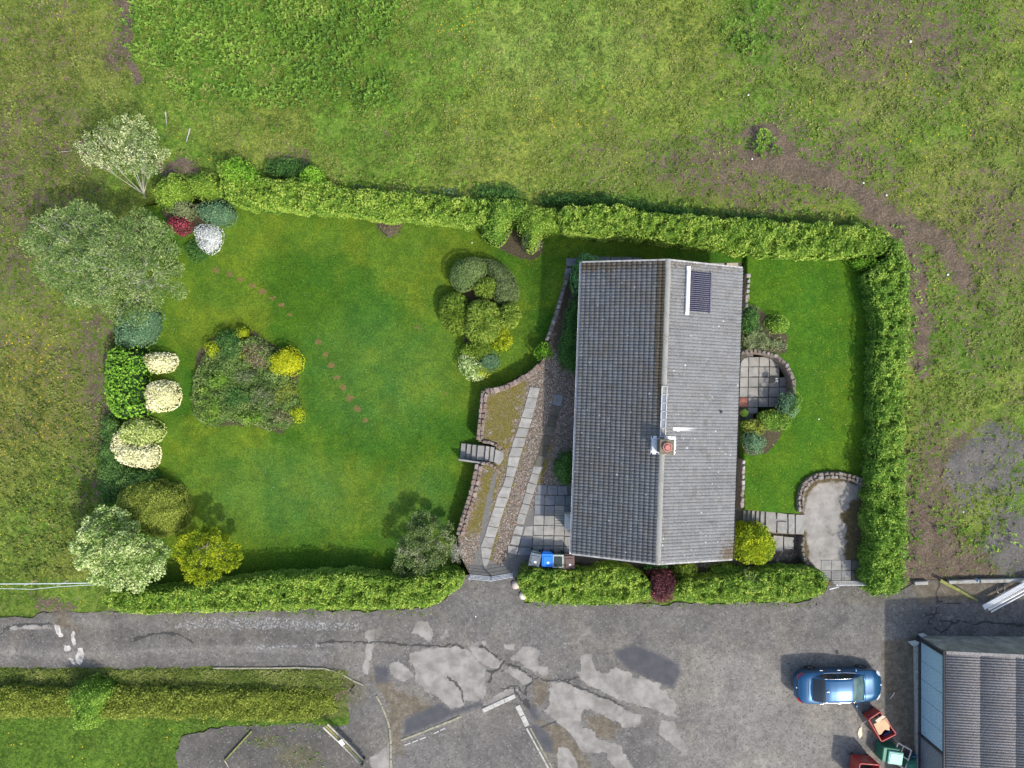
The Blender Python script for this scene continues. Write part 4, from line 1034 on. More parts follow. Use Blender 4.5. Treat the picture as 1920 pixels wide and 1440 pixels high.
# ------------------------------------------------------------ stone walls
def stone_mat(name, a, b, c3):
    s = NT(name); r = s.rnd(); f = s.noise(18, 5, 0.75); n = s.noise(5, 4, 0.6)
    c = s.ramp(r, [(0, a), (0.5, b), (1, c3)])
    c = s.mix(s.math('MULTIPLY', s.step(0.45, 0.65, f), 0.6), c, mulc(b, 0.35)); c = s.mix(s.math('MULTIPLY', s.step(0.55, 0.7, n), 0.6), c, (0.16, 0.15, 0.07))
    s.bump(f, 0.7, 0.02); return s.done(c, 0.9, 0.15)
M_red = stone_mat('red_sandstone', (0.21, 0.14, 0.115), (0.17, 0.135, 0.11), (0.30, 0.235, 0.20))
M_brn = stone_mat('brown_rubble', (0.18, 0.15, 0.12), (0.14, 0.12, 0.095), (0.28, 0.25, 0.22))
def stone_mesh(l, wd, h, seed, mat):
    r = random.Random(seed); n = 7; V = []; F = []
    rad = [r.uniform(0.72, 1.18) for _ in range(n)]
    for (k, z) in ((1.0, 0), (1.02, h*0.7), (0.78, h)):
        for i in range(n):
            t = 2*math.pi*(i+0.5)/n
            cx = math.copysign(abs(math.cos(t))**0.55, math.cos(t)); cy = math.copysign(abs(math.sin(t))**0.55, math.sin(t))
            V.append((cx*l/2*rad[i]*k, cy*wd/2*rad[i]*k, z + (r.uniform(-.012, .012) if z else 0)))
    for m in range(2):
        for i in range(n): j = (i+1) % n; F.append((m*n+i, m*n+j, (m+1)*n+j, (m+1)*n+i))
    F.append(tuple(2*n+i for i in range(n)))
    me = raw_mesh('stone', V, F); me.materials.append(mat); return me
def resample(P, step):
    out = []; 
    for i in range(len(P)-1):
        a = Vector(P[i]); b = Vector(P[i+1]); L = (b-a).length; n = max(1, round(L/step))
        for k in range(n): out.append(a.lerp(b, k/n))
    out.append(Vector(P[-1])); return out
def stone_wall(label, pts, z0, z1, width, mat, rows=2, length=0.32, seed=0, name='stone_wall', cap=0.10):
    P = resample([W(p[0], p[1], z1) [:2] for p in pts], length)
    t = empty(name, (P[0].x, P[0].y, z0), label, 'wall')
    meshes = [stone_mesh(length*0.98, width/rows*0.98, cap+0.02, seed*10+k, mat) for k in range(6)]
    Lp = []; Rp = []
    for i, p in enumerate(P):
        d = (P[min(i+1, len(P)-1)] - P[max(i-1, 0)]).normalized(); nrm = Vector((-d.y, d.x))
        Lp.append(p+nrm*width*0.47); Rp.append(p-nrm*width*0.47)
    mb = MB()
    V = []
    for l, r in zip(Lp, Rp): V += [(l.x, l.y, z0), (l.x, l.y, z1-cap), (r.x, r.y, z1-cap), (r.x, r.y, z0)]
    F = []
    for i in range(len(P)-1):
        for k in range(3): F.append((4*i+k, 4*i+k+1, 4*i+k+5, 4*i+k+4))
    F += [(0, 3, 2, 1), (4*(len(P)-1), 4*(len(P)-1)+1, 4*(len(P)-1)+2, 4*(len(P)-1)+3)]
    mb.add(V, F); mb.build('wall_core', flat_mat('rubble_masonry', tuple(k*0.8 for k in (0.22, 0.18, 0.15)), 0.95, var=0.5, scale=6, bump=1.0), t)
    r = random.Random(seed)
    for i in range(len(P)-1):
        d = P[i+1]-P[i]; a = math.atan2(d.y, d.x); nrm = Vector((-d.y, d.x)).normalized()
        for k in range(rows):
            c = (P[i]+P[i+1])/2 + nrm*width*((k+0.5)/rows-0.5) + d*r.uniform(-0.15, 0.15)
            o = bpy.data.objects.new('stone', meshes[r.randrange(6)]); COL.objects.link(o); o.parent = t; o.matrix_parent_inverse = pmat(t).inverted()
            o.location = (c.x, c.y, z1-cap-0.01+r.uniform(-0.012, 0.015)); o.rotation_euler = (r.gauss(0, .04), r.gauss(0, .04), a+r.gauss(0, .09)+(math.pi if r.random() < .5 else 0)); o.scale = (d.length/length*r.uniform(.75, 1.2), r.uniform(.75, 1.15), r.uniform(.8, 1.5))
    return t
stone_wall('curved red sandstone retaining wall along the top of the gravel drive', [(1012,684),(1003,695),(985,707),(963,719),(945,727),(925,732),(909,733)], -1.2, 0.12, 0.34, M_red, 1, 0.30, 1)
stone_wall('straight red sandstone retaining wall above the garden steps', [(908,735),(905,765),(902,795),(899,825)], -1.2, 0.12, 0.42, M_red, 2, 0.30, 2)
stone_wall('leaning red sandstone retaining wall below the garden steps', [(898,872),(893,900),(885,930),(877,955),(869,980),(862,1004)], -1.2, 0.12, 0.50, M_red, 2, 0.30, 3)
stone_wall('short curved stone edging on the upper side of the garden steps', [(905,828),(920,830),(934,836),(944,848)], -0.3, 0.16, 0.20, M_red, 1, 0.24, 4, 'stone_edging')
stone_wall('short curved stone edging on the lower side of the garden steps', [(902,869),(918,870),(930,878),(938,888)], -0.3, 0.16, 0.20, M_red, 1, 0.24, 5, 'stone_edging')
stone_wall('stone wall bordering the dark bed beside the north west corner of the house', [(1066,512),(1056,545),(1046,580),(1036,610),(1026,638)], -0.8, 0.25, 0.24, stone_mat('grey_rubble', (0.16,0.155,0.15), (0.11,0.105,0.10), (0.28,0.27,0.27)), 1, 0.32, 6)
stone_wall('semicircular rubble wall round the east patio', [(1390,661),(1412,658),(1436,661),(1458,668),(1474,682),(1485,702),(1490,722),(1488,742)], 0.0, 1.0, 0.24, M_brn, 1, 0.26, 7)
stone_wall('curved rubble wall round the head of the parking apron', [(1503,960),(1502,938),(1506,918),(1517,903),(1534,894),(1556,891),(1580,892),(1604,898),(1625,908)], 0.3, 1.12, 0.40, M_brn, 2, 0.28, 8)
stone_wall('pale stone edging of the upper lawn beside the north end of the east path', [(1404,512),(1403,540),(1400,570),(1398,590)], 0.0, 0.92, 0.22, stone_mat('pale_rubble', (0.34,0.31,0.28), (0.24,0.21,0.18), (0.44,0.42,0.40)), 1, 0.32, 9, 'stone_edging')
stone_wall('pale stone edging of the upper lawn beside the south end of the east path', [(1395,862),(1394,890),(1393,920),(1392,953)], 0.0, 0.92, 0.20, stone_mat('pale_rubble2', (0.34,0.31,0.28), (0.26,0.22,0.18), (0.46,0.44,0.42)), 1, 0.32, 10, 'stone_edging')
stone_wall('low stone wall under the steps to the parking apron', [(1508,1006),(1506,1024),(1508,1045),(1515,1060)], 0.0, 0.72, 0.18, M_brn, 1, 0.28, 12)
# ------------------------------------------------------------ vegetation
L_hedge = leaf_mat('hedge_leaves', (0.065,0.145,0.016), (0.180,0.305,0.036), (0.390,0.480,0.085), 0.25, 1.4)
L_hedge2 = leaf_mat('darker_hedge_leaves', (0.055,0.135,0.018), (0.145,0.275,0.034), (0.330,0.440,0.075), 0.25, 1.4)
L_dark = leaf_mat('dark_leaves', (0.026, 0.072, 0.020), (0.058, 0.142, 0.032), (0.123, 0.239, 0.051))
L_teal = leaf_mat('blue_green_leaves', (0.051, 0.123, 0.065), (0.116, 0.217, 0.109), (0.246, 0.377, 0.203))
L_grey = leaf_mat('grey_green_leaves', (0.102, 0.138, 0.065), (0.174, 0.217, 0.094), (0.290, 0.319, 0.160))
L_gold = leaf_mat('golden_leaves', (0.100, 0.189, 0.012), (0.290, 0.362, 0.017), (0.522, 0.566, 0.036))
L_lemon = leaf_mat('lemon_leaves', (0.220, 0.280, 0.010), (0.420, 0.460, 0.015), (0.600, 0.600, 0.040))
L_olive = leaf_mat('olive_leaves', (0.109, 0.152, 0.022), (0.210, 0.261, 0.041), (0.348, 0.392, 0.072))
L_cream = leaf_mat('cream_leaves', (0.52,0.52,0.22), (0.80,0.76,0.42), (0.88,0.85,0.60), 0.15)
L_white = leaf_mat('white_flowers', (0.220, 0.280, 0.200), (0.620, 0.640, 0.620), (0.850, 0.850, 0.850), 0.1)
L_pale = leaf_mat('pale_variegated_leaves', (0.15,0.26,0.055), (0.34,0.46,0.14), (0.74,0.78,0.44), 0.25, 1.0)
L_willow = leaf_mat('willow_leaves', (0.075,0.150,0.040), (0.165,0.260,0.070), (0.400,0.470,0.190), 0.25, 0.8)
L_purple = leaf_mat('purple_leaves', (0.043, 0.014, 0.022), (0.109, 0.032, 0.043), (0.232, 0.080, 0.080), 0.2)
L_red = leaf_mat('crimson_leaves', (0.131, 0.017, 0.029), (0.290, 0.036, 0.065), (0.464, 0.102, 0.116), 0.2)
L_lime = leaf_mat('lime_cream_leaves', (0.16,0.24,0.04), (0.34,0.43,0.10), (0.62,0.66,0.30), 0.2)
L_hedge3 = leaf_mat('mid_dark_leaves', (0.035,0.085,0.020), (0.080,0.165,0.040), (0.165,0.265,0.070), 0.25, 1.2)
L_tgreen = leaf_mat('clipped_green_leaves', (0.065,0.115,0.035), (0.130,0.195,0.060), (0.24,0.30,0.11))
L_brown = leaf_mat('brown_heather', (0.080, 0.065, 0.036), (0.174, 0.152, 0.080), (0.290, 0.254, 0.145), 0.15)
L_mix = leaf_mat('mixed_bed_leaves', (0.060,0.080,0.030), (0.115,0.205,0.045), (0.27,0.33,0.11), 0.2, 1.4)
L_bright = leaf_mat('bright_leaves', (0.065, 0.174, 0.014), (0.152, 0.326, 0.026), (0.290, 0.493, 0.051))
L_weed = leaf_mat('weed_leaves', (0.065, 0.138, 0.022), (0.138, 0.254, 0.035), (0.246, 0.362, 0.058), 0.25, 0.9)
L_grassf = leaf_mat('pasture_blades', (0.080,0.130,0.022), (0.165,0.215,0.040), (0.300,0.330,0.100), 0.25, 1.0)
M_bark = flat_mat('bark', (0.16, 0.135, 0.10), 0.9, var=0.4, scale=12, bump=0.5)
M_palebark = flat_mat('pale_bark', (0.46, 0.44, 0.38), 0.85, var=0.3, scale=12)
M_twig = flat_mat('twigs', (0.075, 0.06, 0.04), 0.95, var=0.4, scale=14)
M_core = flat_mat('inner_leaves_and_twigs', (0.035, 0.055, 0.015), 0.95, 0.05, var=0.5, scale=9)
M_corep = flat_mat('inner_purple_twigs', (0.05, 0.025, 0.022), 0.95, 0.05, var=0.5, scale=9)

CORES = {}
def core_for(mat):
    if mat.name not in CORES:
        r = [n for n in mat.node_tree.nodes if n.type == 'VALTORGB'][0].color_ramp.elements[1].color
        CORES[mat.name] = flat_mat('inner_'+mat.name, (r[0]*0.50, r[1]*0.50, r[2]*0.50), 0.95, 0.03, var=0.5, scale=9)  # half the leaf colour, standing in for shade deep in the foliage
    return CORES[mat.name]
def norm(a): return a/(np.linalg.norm(a, axis=1, keepdims=True)+1e-9)
def leaf_arrays(P, N, size, rg, aspect=0.5, spread=0.7, dirs=None, dmix=0.0, fold=0.18, tintn=0.22, tscale=0.35):
    n = len(P)
    R = norm(rg.normal(size=(n, 3)))
    nn = norm(N*(1-spread) + R*spread*0.85 + np.array([0, 0, 0.35]))
    t = norm(np.cross(nn, norm(rg.normal(size=(n, 3)))))
    if dirs is not None: t = norm(t*(1-dmix) + dirs*dmix)
    b = norm(np.cross(nn, t)); nn = np.cross(t, b)
    L = (size*rg.uniform(0.65, 1.35, n))[:, None]; Wd = L*aspect
    P = P - t*L*0.4
    V = np.stack([P, P + t*L*0.45 + b*Wd*0.5 + nn*Wd*fold, P + t*L, P + t*L*0.45 - b*Wd*0.5 + nn*Wd*fold], 1)
    tint = np.clip(0.5 + rg.normal(size=n)*tintn + (fbm(P[:, 0]+P[:, 2]*0.7, P[:, 1], tscale, 99, 3)-0.5)*1.0, 0, 1)
    return V.reshape(-1, 3), np.repeat(tint, 4)
def leaf_object(name, parts, mat, parent=None):
    V = np.concatenate([p[0] for p in parts]); t = np.concatenate([p[1] for p in parts]); n = len(V)//4
    me = bpy.data.meshes.new(name)
    V = V.astype(np.float32)
    tri = (np.array([0, 1, 2, 0, 2, 3])[None, :] + 4*np.arange(n)[:, None]).ravel().astype(np.int32)
    me.vertices.add(4*n); me.vertices.foreach_set('co', V.ravel())
    me.loops.add(6*n); me.loops.foreach_set('vertex_index', tri)
    me.polygons.add(2*n); me.polygons.foreach_set('loop_start', np.arange(2*n, dtype=np.int32)*3); me.polygons.foreach_set('loop_total', np.full(2*n, 3, np.int32))
    me.update(calc_edges=True)
    add_attr(me, 'tint', t)
    return link_mesh(name, me, mat, parent)

NTRI = [0]
def largest(m):
    lab = np.zeros(m.shape, int); best = (0, 0); k = 0
    for s0 in map(tuple, np.argwhere(m)):
        if lab[s0]: continue
        k += 1; st = [s0]; lab[s0] = k; n = 0
        while st:
            i, j = st.pop(); n += 1
            for a, b_ in ((i+1, j), (i-1, j), (i, j+1), (i, j-1)):
                if 0 <= a < m.shape[0] and 0 <= b_ < m.shape[1] and m[a, b_] and not lab[a, b_]: lab[a, b_] = k; st.append((a, b_))
        if n > best[0]: best = (n, k)
    return lab == best[1] if k else m
def canopy(name, label, cat, poly, z0, h, mat, edge=0.45, dens=260, leaf=0.085, lump=(0.10, 0.3), base=0.25, power=2.0, spread=0.6, aspect=0.55,
           radial=0.0, wob=0.08, depth=0.10, group=None, seed=0, core=M_core, tscale=0.35, stuff=False, top=0.7, smooth=2, tintn=0.22, gaps=0.0, pocket=0.12, grow=0.0):
    rg = np.random.default_rng(seed + len(name)*7 + int(abs(poly[0][0])))
    zc = z0 + h*top
    P2 = [W(p[0], p[1], zc)[:2] for p in smooth_poly(poly, smooth)]
    A = np.array(P2); lo = A.min(0)-0.3; hi = A.max(0)+0.3; sd_seed = int(seed+poly[0][1])
    cx, cy = A.mean(0)
    def sdf(x, y): return sdpoly(x, y, P2) + grow + wob*2*(fbm(x, y, 0.45, sd_seed, 3)-0.5)
    def top_z(x, y, s):
        t = np.clip(s/edge, 0, 1); pr = (1-(1-t)**power)**(1/power)
        return z0 + h*(base+(1-base)*pr) + lump[0]*2*(fbm(x, y, lump[1], sd_seed+5, 3)-0.5)*np.clip(s/0.15, 0.2, 1) + lump[0]*1.2*(fbm(x, y, lump[1]*4, sd_seed+8, 2)-0.5) - pocket*sst(0.46, 0.32, fbm(x, y, 0.26, sd_seed+70, 2))*np.clip(s/0.2, 0, 1)
    area = (hi-lo)[0]*(hi-lo)[1]
    dens = dens*1.2; lump = (lump[0]*1.55, lump[1]*0.85); tintn = tintn*1.35
    n = int(area*dens)
    x = rg.uniform(lo[0], hi[0], n); y = rg.uniform(lo[1], hi[1], n); s = sdf(x, y); k = s > 0; x, y, s = x[k], y[k], s[k]
    if gaps > 0:
        k = fbm(x, y, 0.35, sd_seed+50, 2) > gaps; x, y, s = x[k], y[k], s[k]
    e = 0.06
    z = top_z(x, y, s)
    gx = (top_z(x+e, y, sdf(x+e, y)) - z)/e; gy = (top_z(x, y+e, sdf(x, y+e)) - z)/e
    N = norm(np.stack([-gx, -gy, np.ones_like(gx)], 1))
    z = z - np.abs(rg.normal(size=len(z)))*depth*0.6 + depth*0.25
    Pt = np.stack([x, y, z], 1)
    # sides
    seg = np.roll(A, -1, 0)-A; Ls = np.linalg.norm(seg, axis=1); per = Ls.sum()
    m = int(per*h*base*dens*0.7)
    ii = rg.choice(len(A), m, p=Ls/per); u = rg.uniform(0, 1, m)[:, None]
    q = A[ii] + seg[ii]*u; nv = np.stack([seg[ii][:, 1], -seg[ii][:, 0]], 1)/Ls[ii][:, None]
    ar = np.sum(A[:, 0]*np.roll(A[:, 1], -1) - np.roll(A[:, 0], -1)*A[:, 1])
    if ar < 0: nv = -nv
    dd = wob*2*(fbm(q[:, 0], q[:, 1], 0.45, sd_seed, 3)-0.5)
    q = q + nv*(dd+grow-0.05)[:, None]
    zz = z0 + rg.uniform(0, 1, m)*h*base*0.95
    Ps = np.stack([q[:, 0], q[:, 1], zz], 1); Ns = np.stack([nv[:, 0], nv[:, 1], np.full(m, 0.2)], 1)
    Pa = np.concatenate([Pt, Ps]); Na = norm(np.concatenate([N, Ns]))
    dirs = None
    if radial > 0:
        dirs = norm(norm(np.stack([Pa[:, 0]-cx, Pa[:, 1]-cy, np.full(len(Pa), 0.25)], 1))*0.9 + Na*0.35)
    arr = leaf_arrays(Pa, Na, leaf, rg, aspect, spread, dirs, radial, tintn=tintn, tscale=tscale)
    NTRI[0] += len(Pa)*2
    if stuff:
        o = leaf_object(name, [arr], mat); tag(o, label, None, group, 'stuff'); root = None
        return o
    root = empty(name, (float(cx), float(cy), z0), label, cat, group)
    leaf_object('foliage', [arr], mat, root)
    # core: solid dark mass, so the gaps between leaves are painted as shade
    res = 0.17
    nx = int((hi[0]-lo[0])/res)+2; ny = int((hi[1]-lo[1])/res)+2
    X, Y = np.meshgrid(lo[0]+np.arange(nx)*res, lo[1]+np.arange(ny)*res); Sg = sdf(X, Y)-0.10
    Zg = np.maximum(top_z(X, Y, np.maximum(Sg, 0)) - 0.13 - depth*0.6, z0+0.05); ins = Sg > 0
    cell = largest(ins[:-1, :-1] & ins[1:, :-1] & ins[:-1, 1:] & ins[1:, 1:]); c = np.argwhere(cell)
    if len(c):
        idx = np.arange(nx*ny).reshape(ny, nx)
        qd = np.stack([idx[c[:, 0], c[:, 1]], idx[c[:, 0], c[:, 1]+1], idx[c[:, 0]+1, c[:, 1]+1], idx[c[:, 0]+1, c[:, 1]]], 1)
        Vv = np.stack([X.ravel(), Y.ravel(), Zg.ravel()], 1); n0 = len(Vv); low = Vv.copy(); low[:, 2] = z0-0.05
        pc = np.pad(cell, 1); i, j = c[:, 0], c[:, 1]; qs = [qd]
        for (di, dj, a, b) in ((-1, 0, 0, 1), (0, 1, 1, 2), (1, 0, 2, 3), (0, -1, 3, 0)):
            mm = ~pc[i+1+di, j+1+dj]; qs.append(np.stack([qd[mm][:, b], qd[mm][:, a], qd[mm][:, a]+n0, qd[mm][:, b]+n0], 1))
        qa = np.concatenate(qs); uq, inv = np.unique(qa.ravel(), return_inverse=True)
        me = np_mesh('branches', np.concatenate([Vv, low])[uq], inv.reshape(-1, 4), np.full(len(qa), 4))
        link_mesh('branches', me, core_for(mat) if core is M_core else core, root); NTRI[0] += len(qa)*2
    return root

# ---- hedges
NHW = [(412,300),(440,318),(500,334),(560,340),(605,345),(640,350),(700,360),(760,362),(850,372),(915,374),(925,385),(915,420),(900,424),(820,417),(760,412),(700,410),(650,400),(560,392),(440,388),(415,370)]
canopy('hedge', 'long clipped yellow-green hedge along the north side of the big lawn', 'hedge', NHW, -0.9, 2.0, L_hedge, dens=300, leaf=0.115, base=0.8, edge=0.24, group='hedges round the garden', pocket=0.36, wob=0.24, lump=(0.15, 0.34))
NHE = [(1045,388),(1100,388),(1160,386),(1200,398),(1300,408),(1400,412),(1500,420),(1600,424),(1650,428),(1668,440),(1665,470),(1640,484),(1600,487),(1500,485),(1400,480),(1330,465),(1270,455),(1200,448),(1100,440),(1050,436)]
canopy('hedge', 'clipped hedge running behind the house roof along the north boundary', 'hedge', NHE, -0.2, 2.3, L_hedge, dens=300, leaf=0.115, base=0.8, edge=0.24, group='hedges round the garden', pocket=0.36, wob=0.26, lump=(0.16, 0.34))
EH = [(1668,440),(1686,455),(1697,490),(1700,560),(1695,650),(1690,800),(1694,900),(1690,1000),(1700,1060),(1686,1106),(1640,1117),(1624,1100),(1627,1050),(1632,960),(1627,880),(1636,800),(1634,700),(1640,620),(1632,560),(1620,520),(1648,498),(1664,470)]
canopy('hedge', 'broad hedge down the east side of the garden beside the muddy path', 'hedge', EH, 0.45, 2.0, L_hedge2, dens=300, leaf=0.115, base=0.75, edge=0.28, group='hedges round the garden', pocket=0.36, wob=0.26, lump=(0.18, 0.36))
SHL = [(200,1105),(330,1100),(420,1088),(480,1080),(560,1075),(690,1072),(735,1086),(800,1078),(850,1063),(872,1075),(870,1090),(830,1125),(790,1138),(600,1141),(400,1144),(230,1147),(195,1130)]
canopy('hedge', 'long clipped hedge between the big lawn and the lane', 'hedge', SHL, -0.85, 1.9, L_hedge, dens=300, leaf=0.115, base=0.8, edge=0.24, group='hedges round the garden', pocket=0.36, wob=0.17, lump=(0.13, 0.32))
SHR = [(972,1072),(1020,1068),(1100,1070),(1150,1058),(1195,1068),(1222,1085),(1222,1130),(1100,1130),(1000,1132),(975,1110)]
canopy('hedge', 'clipped hedge in front of the house between the drive gate and the purple shrub', 'hedge', SHR, 0.0, 1.75, L_hedge, dens=300, leaf=0.115, base=0.8, edge=0.24, group='hedges round the garden', pocket=0.36, wob=0.17, lump=(0.13, 0.32))
SHR2 = [(1262,1088),(1320,1084),(1400,1072),(1450,1066),(1535,1065),(1549,1080),(1546,1108),(1520,1119),(1400,1127),(1262,1128)]
canopy('hedge', 'clipped hedge in front of the house between the purple shrub and the parking gate', 'hedge', SHR2, 0.15, 1.75, L_hedge, dens=300, leaf=0.115, base=0.8, edge=0.24, group='hedges round the garden', pocket=0.36, wob=0.17, lump=(0.13, 0.32))
VH = [(-40,1290),(120,1292),(300,1290),(500,1290),(620,1292),(634,1310),(630,1343),(560,1356),(400,1350),(200,1346),(-40,1350)]
canopy('hedge', 'rough uncut hedge between the grass verge and the small lawn south of the lane', 'hedge', VH, -0.75, 0.95, L_olive, dens=420, leaf=0.10, base=0.5, edge=0.5, wob=0.2, lump=(0.16, 0.4), spread=0.8, depth=0.16, radial=0.0)
def shrub(label, poly, z0, h, mat, name='shrub', cat='shrub', **k):
    k.setdefault('base', 0.15); k.setdefault('edge', 0.7); k.setdefault('dens', 330); k.setdefault('grow', 0.10); k.setdefault('wob', 0.20)
    return canopy(name, label, cat, poly, z0, h, mat, **k)
def ball(cx, cy, r, ry=None, n=9, j=0.10, seed=1):
    r_ = random.Random(seed+cx); ry = ry or r
    return [(cx+r*math.cos(2*math.pi*i/n)*r_.uniform(1-j, 1+j), cy+ry*math.sin(2*math.pi*i/n)*r_.uniform(1-j, 1+j)) for i in range(n)]
shrub('leafy bright shrub rising above the north west end of the hedge', [(415,310),(430,293),(455,297),(475,312),(490,335),(470,355),(430,355),(412,335)], -0.8, 2.1, L_bright, lump=(0.16,0.4), leaf=0.10)
shrub('light green bush on the field side of the north hedge', [(560,335),(572,312),(592,308),(610,330),(608,350),(580,358)], -0.8, 1.9, L_bright, lump=(0.16,0.3), leaf=0.10, edge=0.5)
shrub('dark low bush behind the north hedge near its west end', [(490,300),(530,292),(575,300),(590,325),(540,342),(500,335)], -0.7, 0.9, L_dark, lump=(0.15,0.3))
shrub('tall green shrub filling the gap in the north hedge beside the bare earth patch', [(915,372),(945,368),(966,380),(968,405),(955,425),(948,448),(925,455),(905,440),(900,420),(918,405)], -0.8, 2.0, L_hedge2, lump=(0.2,0.35), leaf=0.10)
shrub('pale green shrub with grey flower heads at the west end of the rear hedge', [(975,400),(1005,385),(1048,390),(1055,415),(1040,435),(1012,440),(1006,468),(990,470),(984,445),(972,425)], -0.6, 2.1, L_hedge, lump=(0.2,0.35), leaf=0.09)
shrub('grey-green sprig growing over the bare earth below the rear hedge', ball(998,450,17,22,9), -0.7, 1.1, L_grey, edge=0.4, lump=(0.1,0.2), gaps=0.4)
shrub('small light shrub in the corner where the north and east hedges meet', [(1592,484),(1640,482),(1648,492),(1625,504),(1600,498)], 0.85, 0.9, L_bright, edge=0.35)
shrub('dark green rough growth along the field side of the rear hedge', [(880,350),(930,342),(975,352),(990,372),(940,374),(880,372)], -0.2, 0.7, L_dark, lump=(0.15,0.3))
shrub('long band of dark nettles along the field side of the rear hedge', [(1000,372),(1050,360),(1150,362),(1240,385),(1350,395),(1450,402),(1560,410),(1640,418),(1640,432),(1500,422),(1300,412),(1200,400),(1150,388),(1040,390)], 0.0, 0.75, L_dark, lump=(0.15,0.3), edge=0.5, name='nettle_bed', cat='nettles')
shrub('silvery nettles in the shade behind the long north hedge', [(660,345),(700,335),(725,350),(800,355),(860,348),(900,368),(850,374),(700,362),(655,356)], -0.7, 0.6, L_teal, lump=(0.1,0.2), edge=0.4, gaps=0.35, name='nettle_bed', cat='nettles')
shrub('leafy shrub bridging the two halves of the north hedge', [(945,372),(985,372),(1000,388),(985,410),(960,415),(942,398)], -0.7, 1.9, L_hedge2, lump=(0.2,0.35), leaf=0.10)
shrub('leafy band of shrubs hugging the lower right curve of the patio wall', [(1488,720),(1500,735),(1502,765),(1488,785),(1468,800),(1452,792),(1472,772),(1486,750)], Z_RL, 0.7, L_hedge2, edge=0.4, lump=(0.15,0.25))
# north west corner
shrub('yellow-green shrub at the far west end of the north hedge', [(292,340),(318,322),(345,330),(348,360),(325,382),(295,388),(285,365)], -0.85, 1.9, L_hedge, lump=(0.14,0.35))
shrub('bright shrub between the corner shrub and the long north hedge', [(345,332),(385,320),(408,325),(412,358),(385,372),(352,362)], -0.85, 1.6, L_hedge, lump=(0.14,0.35))
shrub('blue-green rounded shrub next to the white flowering one', [(362,385),(385,370),(420,372),(437,398),(425,414),(398,420),(372,408)], -0.9, 1.2, L_teal, lump=(0.08,0.2), leaf=0.07)
shrub('shrub covered in white blossom at the corner of the big lawn', [(360,430),(372,419),(395,420),(413,428),(413,447),(400,468),(388,472),(368,458)], -0.95, 1.0, L_white, lump=(0.05,0.12), leaf=0.06, dens=420, edge=0.6)
shrub('crimson leaved shrub beside the white blossom', ball(333,420,20,17), -0.9, 0.9, L_red, lump=(0.1,0.2), core=M_corep, edge=0.5)
shrub('pinkish brown shrub above the crimson one', ball(338,390,24,20), -0.9, 1.1, L_grey, lump=(0.12,0.2), gaps=0.3)
shrub('low dark green shrub on the lawn edge below the crimson shrub', ball(368,470,20,22), -0.95, 0.5, L_dark, edge=0.5)
shrub('brown heather mound at the foot of the north hedge', [(703,410),(712,402),(748,404),(757,415),(752,432),(735,444),(712,438)], -0.95, 0.65, L_brown, leaf=0.05, dens=520, lump=(0.04,0.1), spread=0.8, core=M_twig)
# west border
shrub('large leaved laurel bush in the middle of the west border', [(205,655),(240,648),(262,660),(268,690),(258,715),(262,745),(274,772),(240,785),(212,778),(198,750),(196,700)], -0.9, 2.0, L_bright, leaf=0.16, dens=130, lump=(0.2,0.35), edge=0.6, core=flat_mat('dark_inner_laurel', (0.02, 0.045, 0.012), 0.95, 0.05))
shrub('grey-green shrub under the edge of the willow in the west border', [(222,590),(250,575),(290,572),(286,612),(275,640),(245,655),(215,645),(212,610)], -0.9, 1.5, L_teal, leaf=0.085, dens=260, lump=(0.12,0.25))
shrub('dark blue-green conifer strip behind the variegated shrubs', [(190,780),(215,782),(212,840),(230,880),(285,880),(292,905),(250,915),(210,930),(186,925),(184,850)], -0.9, 1.3, L_hedge3, leaf=0.09, lump=(0.2,0.35), wob=0.35)
shrub('smaller round shrub with cream foliage beside the laurel', [(268,668),(280,659),(305,660),(321,670),(320,690),(300,698),(285,702),(270,694)], -0.95, 1.3, L_cream, leaf=0.085, dens=420, edge=0.8, lump=(0.05,0.18), group='cream foliage shrubs in the west border')
shrub('larger round shrub with cream foliage beside the laurel', [(264,745),(270,722),(292,712),(318,720),(327,740),(322,760),(300,772),(275,770)], -0.95, 1.6, L_cream, leaf=0.085, dens=420, edge=1.0, lump=(0.05,0.18), group='cream foliage shrubs in the west border')
shrub('green and gold shrub above the cream frilled one', [(222,795),(245,782),(275,785),(296,803),(290,828),(265,836),(236,830),(220,815)], -0.9, 1.4, L_lime, leaf=0.10, lump=(0.15,0.3))
shrub('cream frilled shrub at the foot of the green and gold one', [(205,830),(218,808),(232,826),(262,836),(292,840),(290,868),(272,884),(248,876),(222,868),(206,850)], -0.9, 1.25, L_cream, leaf=0.09, dens=380, lump=(0.12,0.25), edge=0.6)
shrub('dark bushy plant below the cream frilled shrub', [(190,880),(240,885),(288,885),(295,915),(240,935),(190,960),(180,930)], -0.9, 0.9, L_dark, lump=(0.15,0.3))
shrub('broad olive dome shaped shrub beside the silver tree', [(212,925),(235,910),(280,906),(318,914),(334,945),(336,975),(322,1004),(285,1012),(240,1000),(215,960)], -0.95, 2.5, L_olive, leaf=0.085, dens=400, lump=(0.07,0.2), edge=1.5, base=0.3)
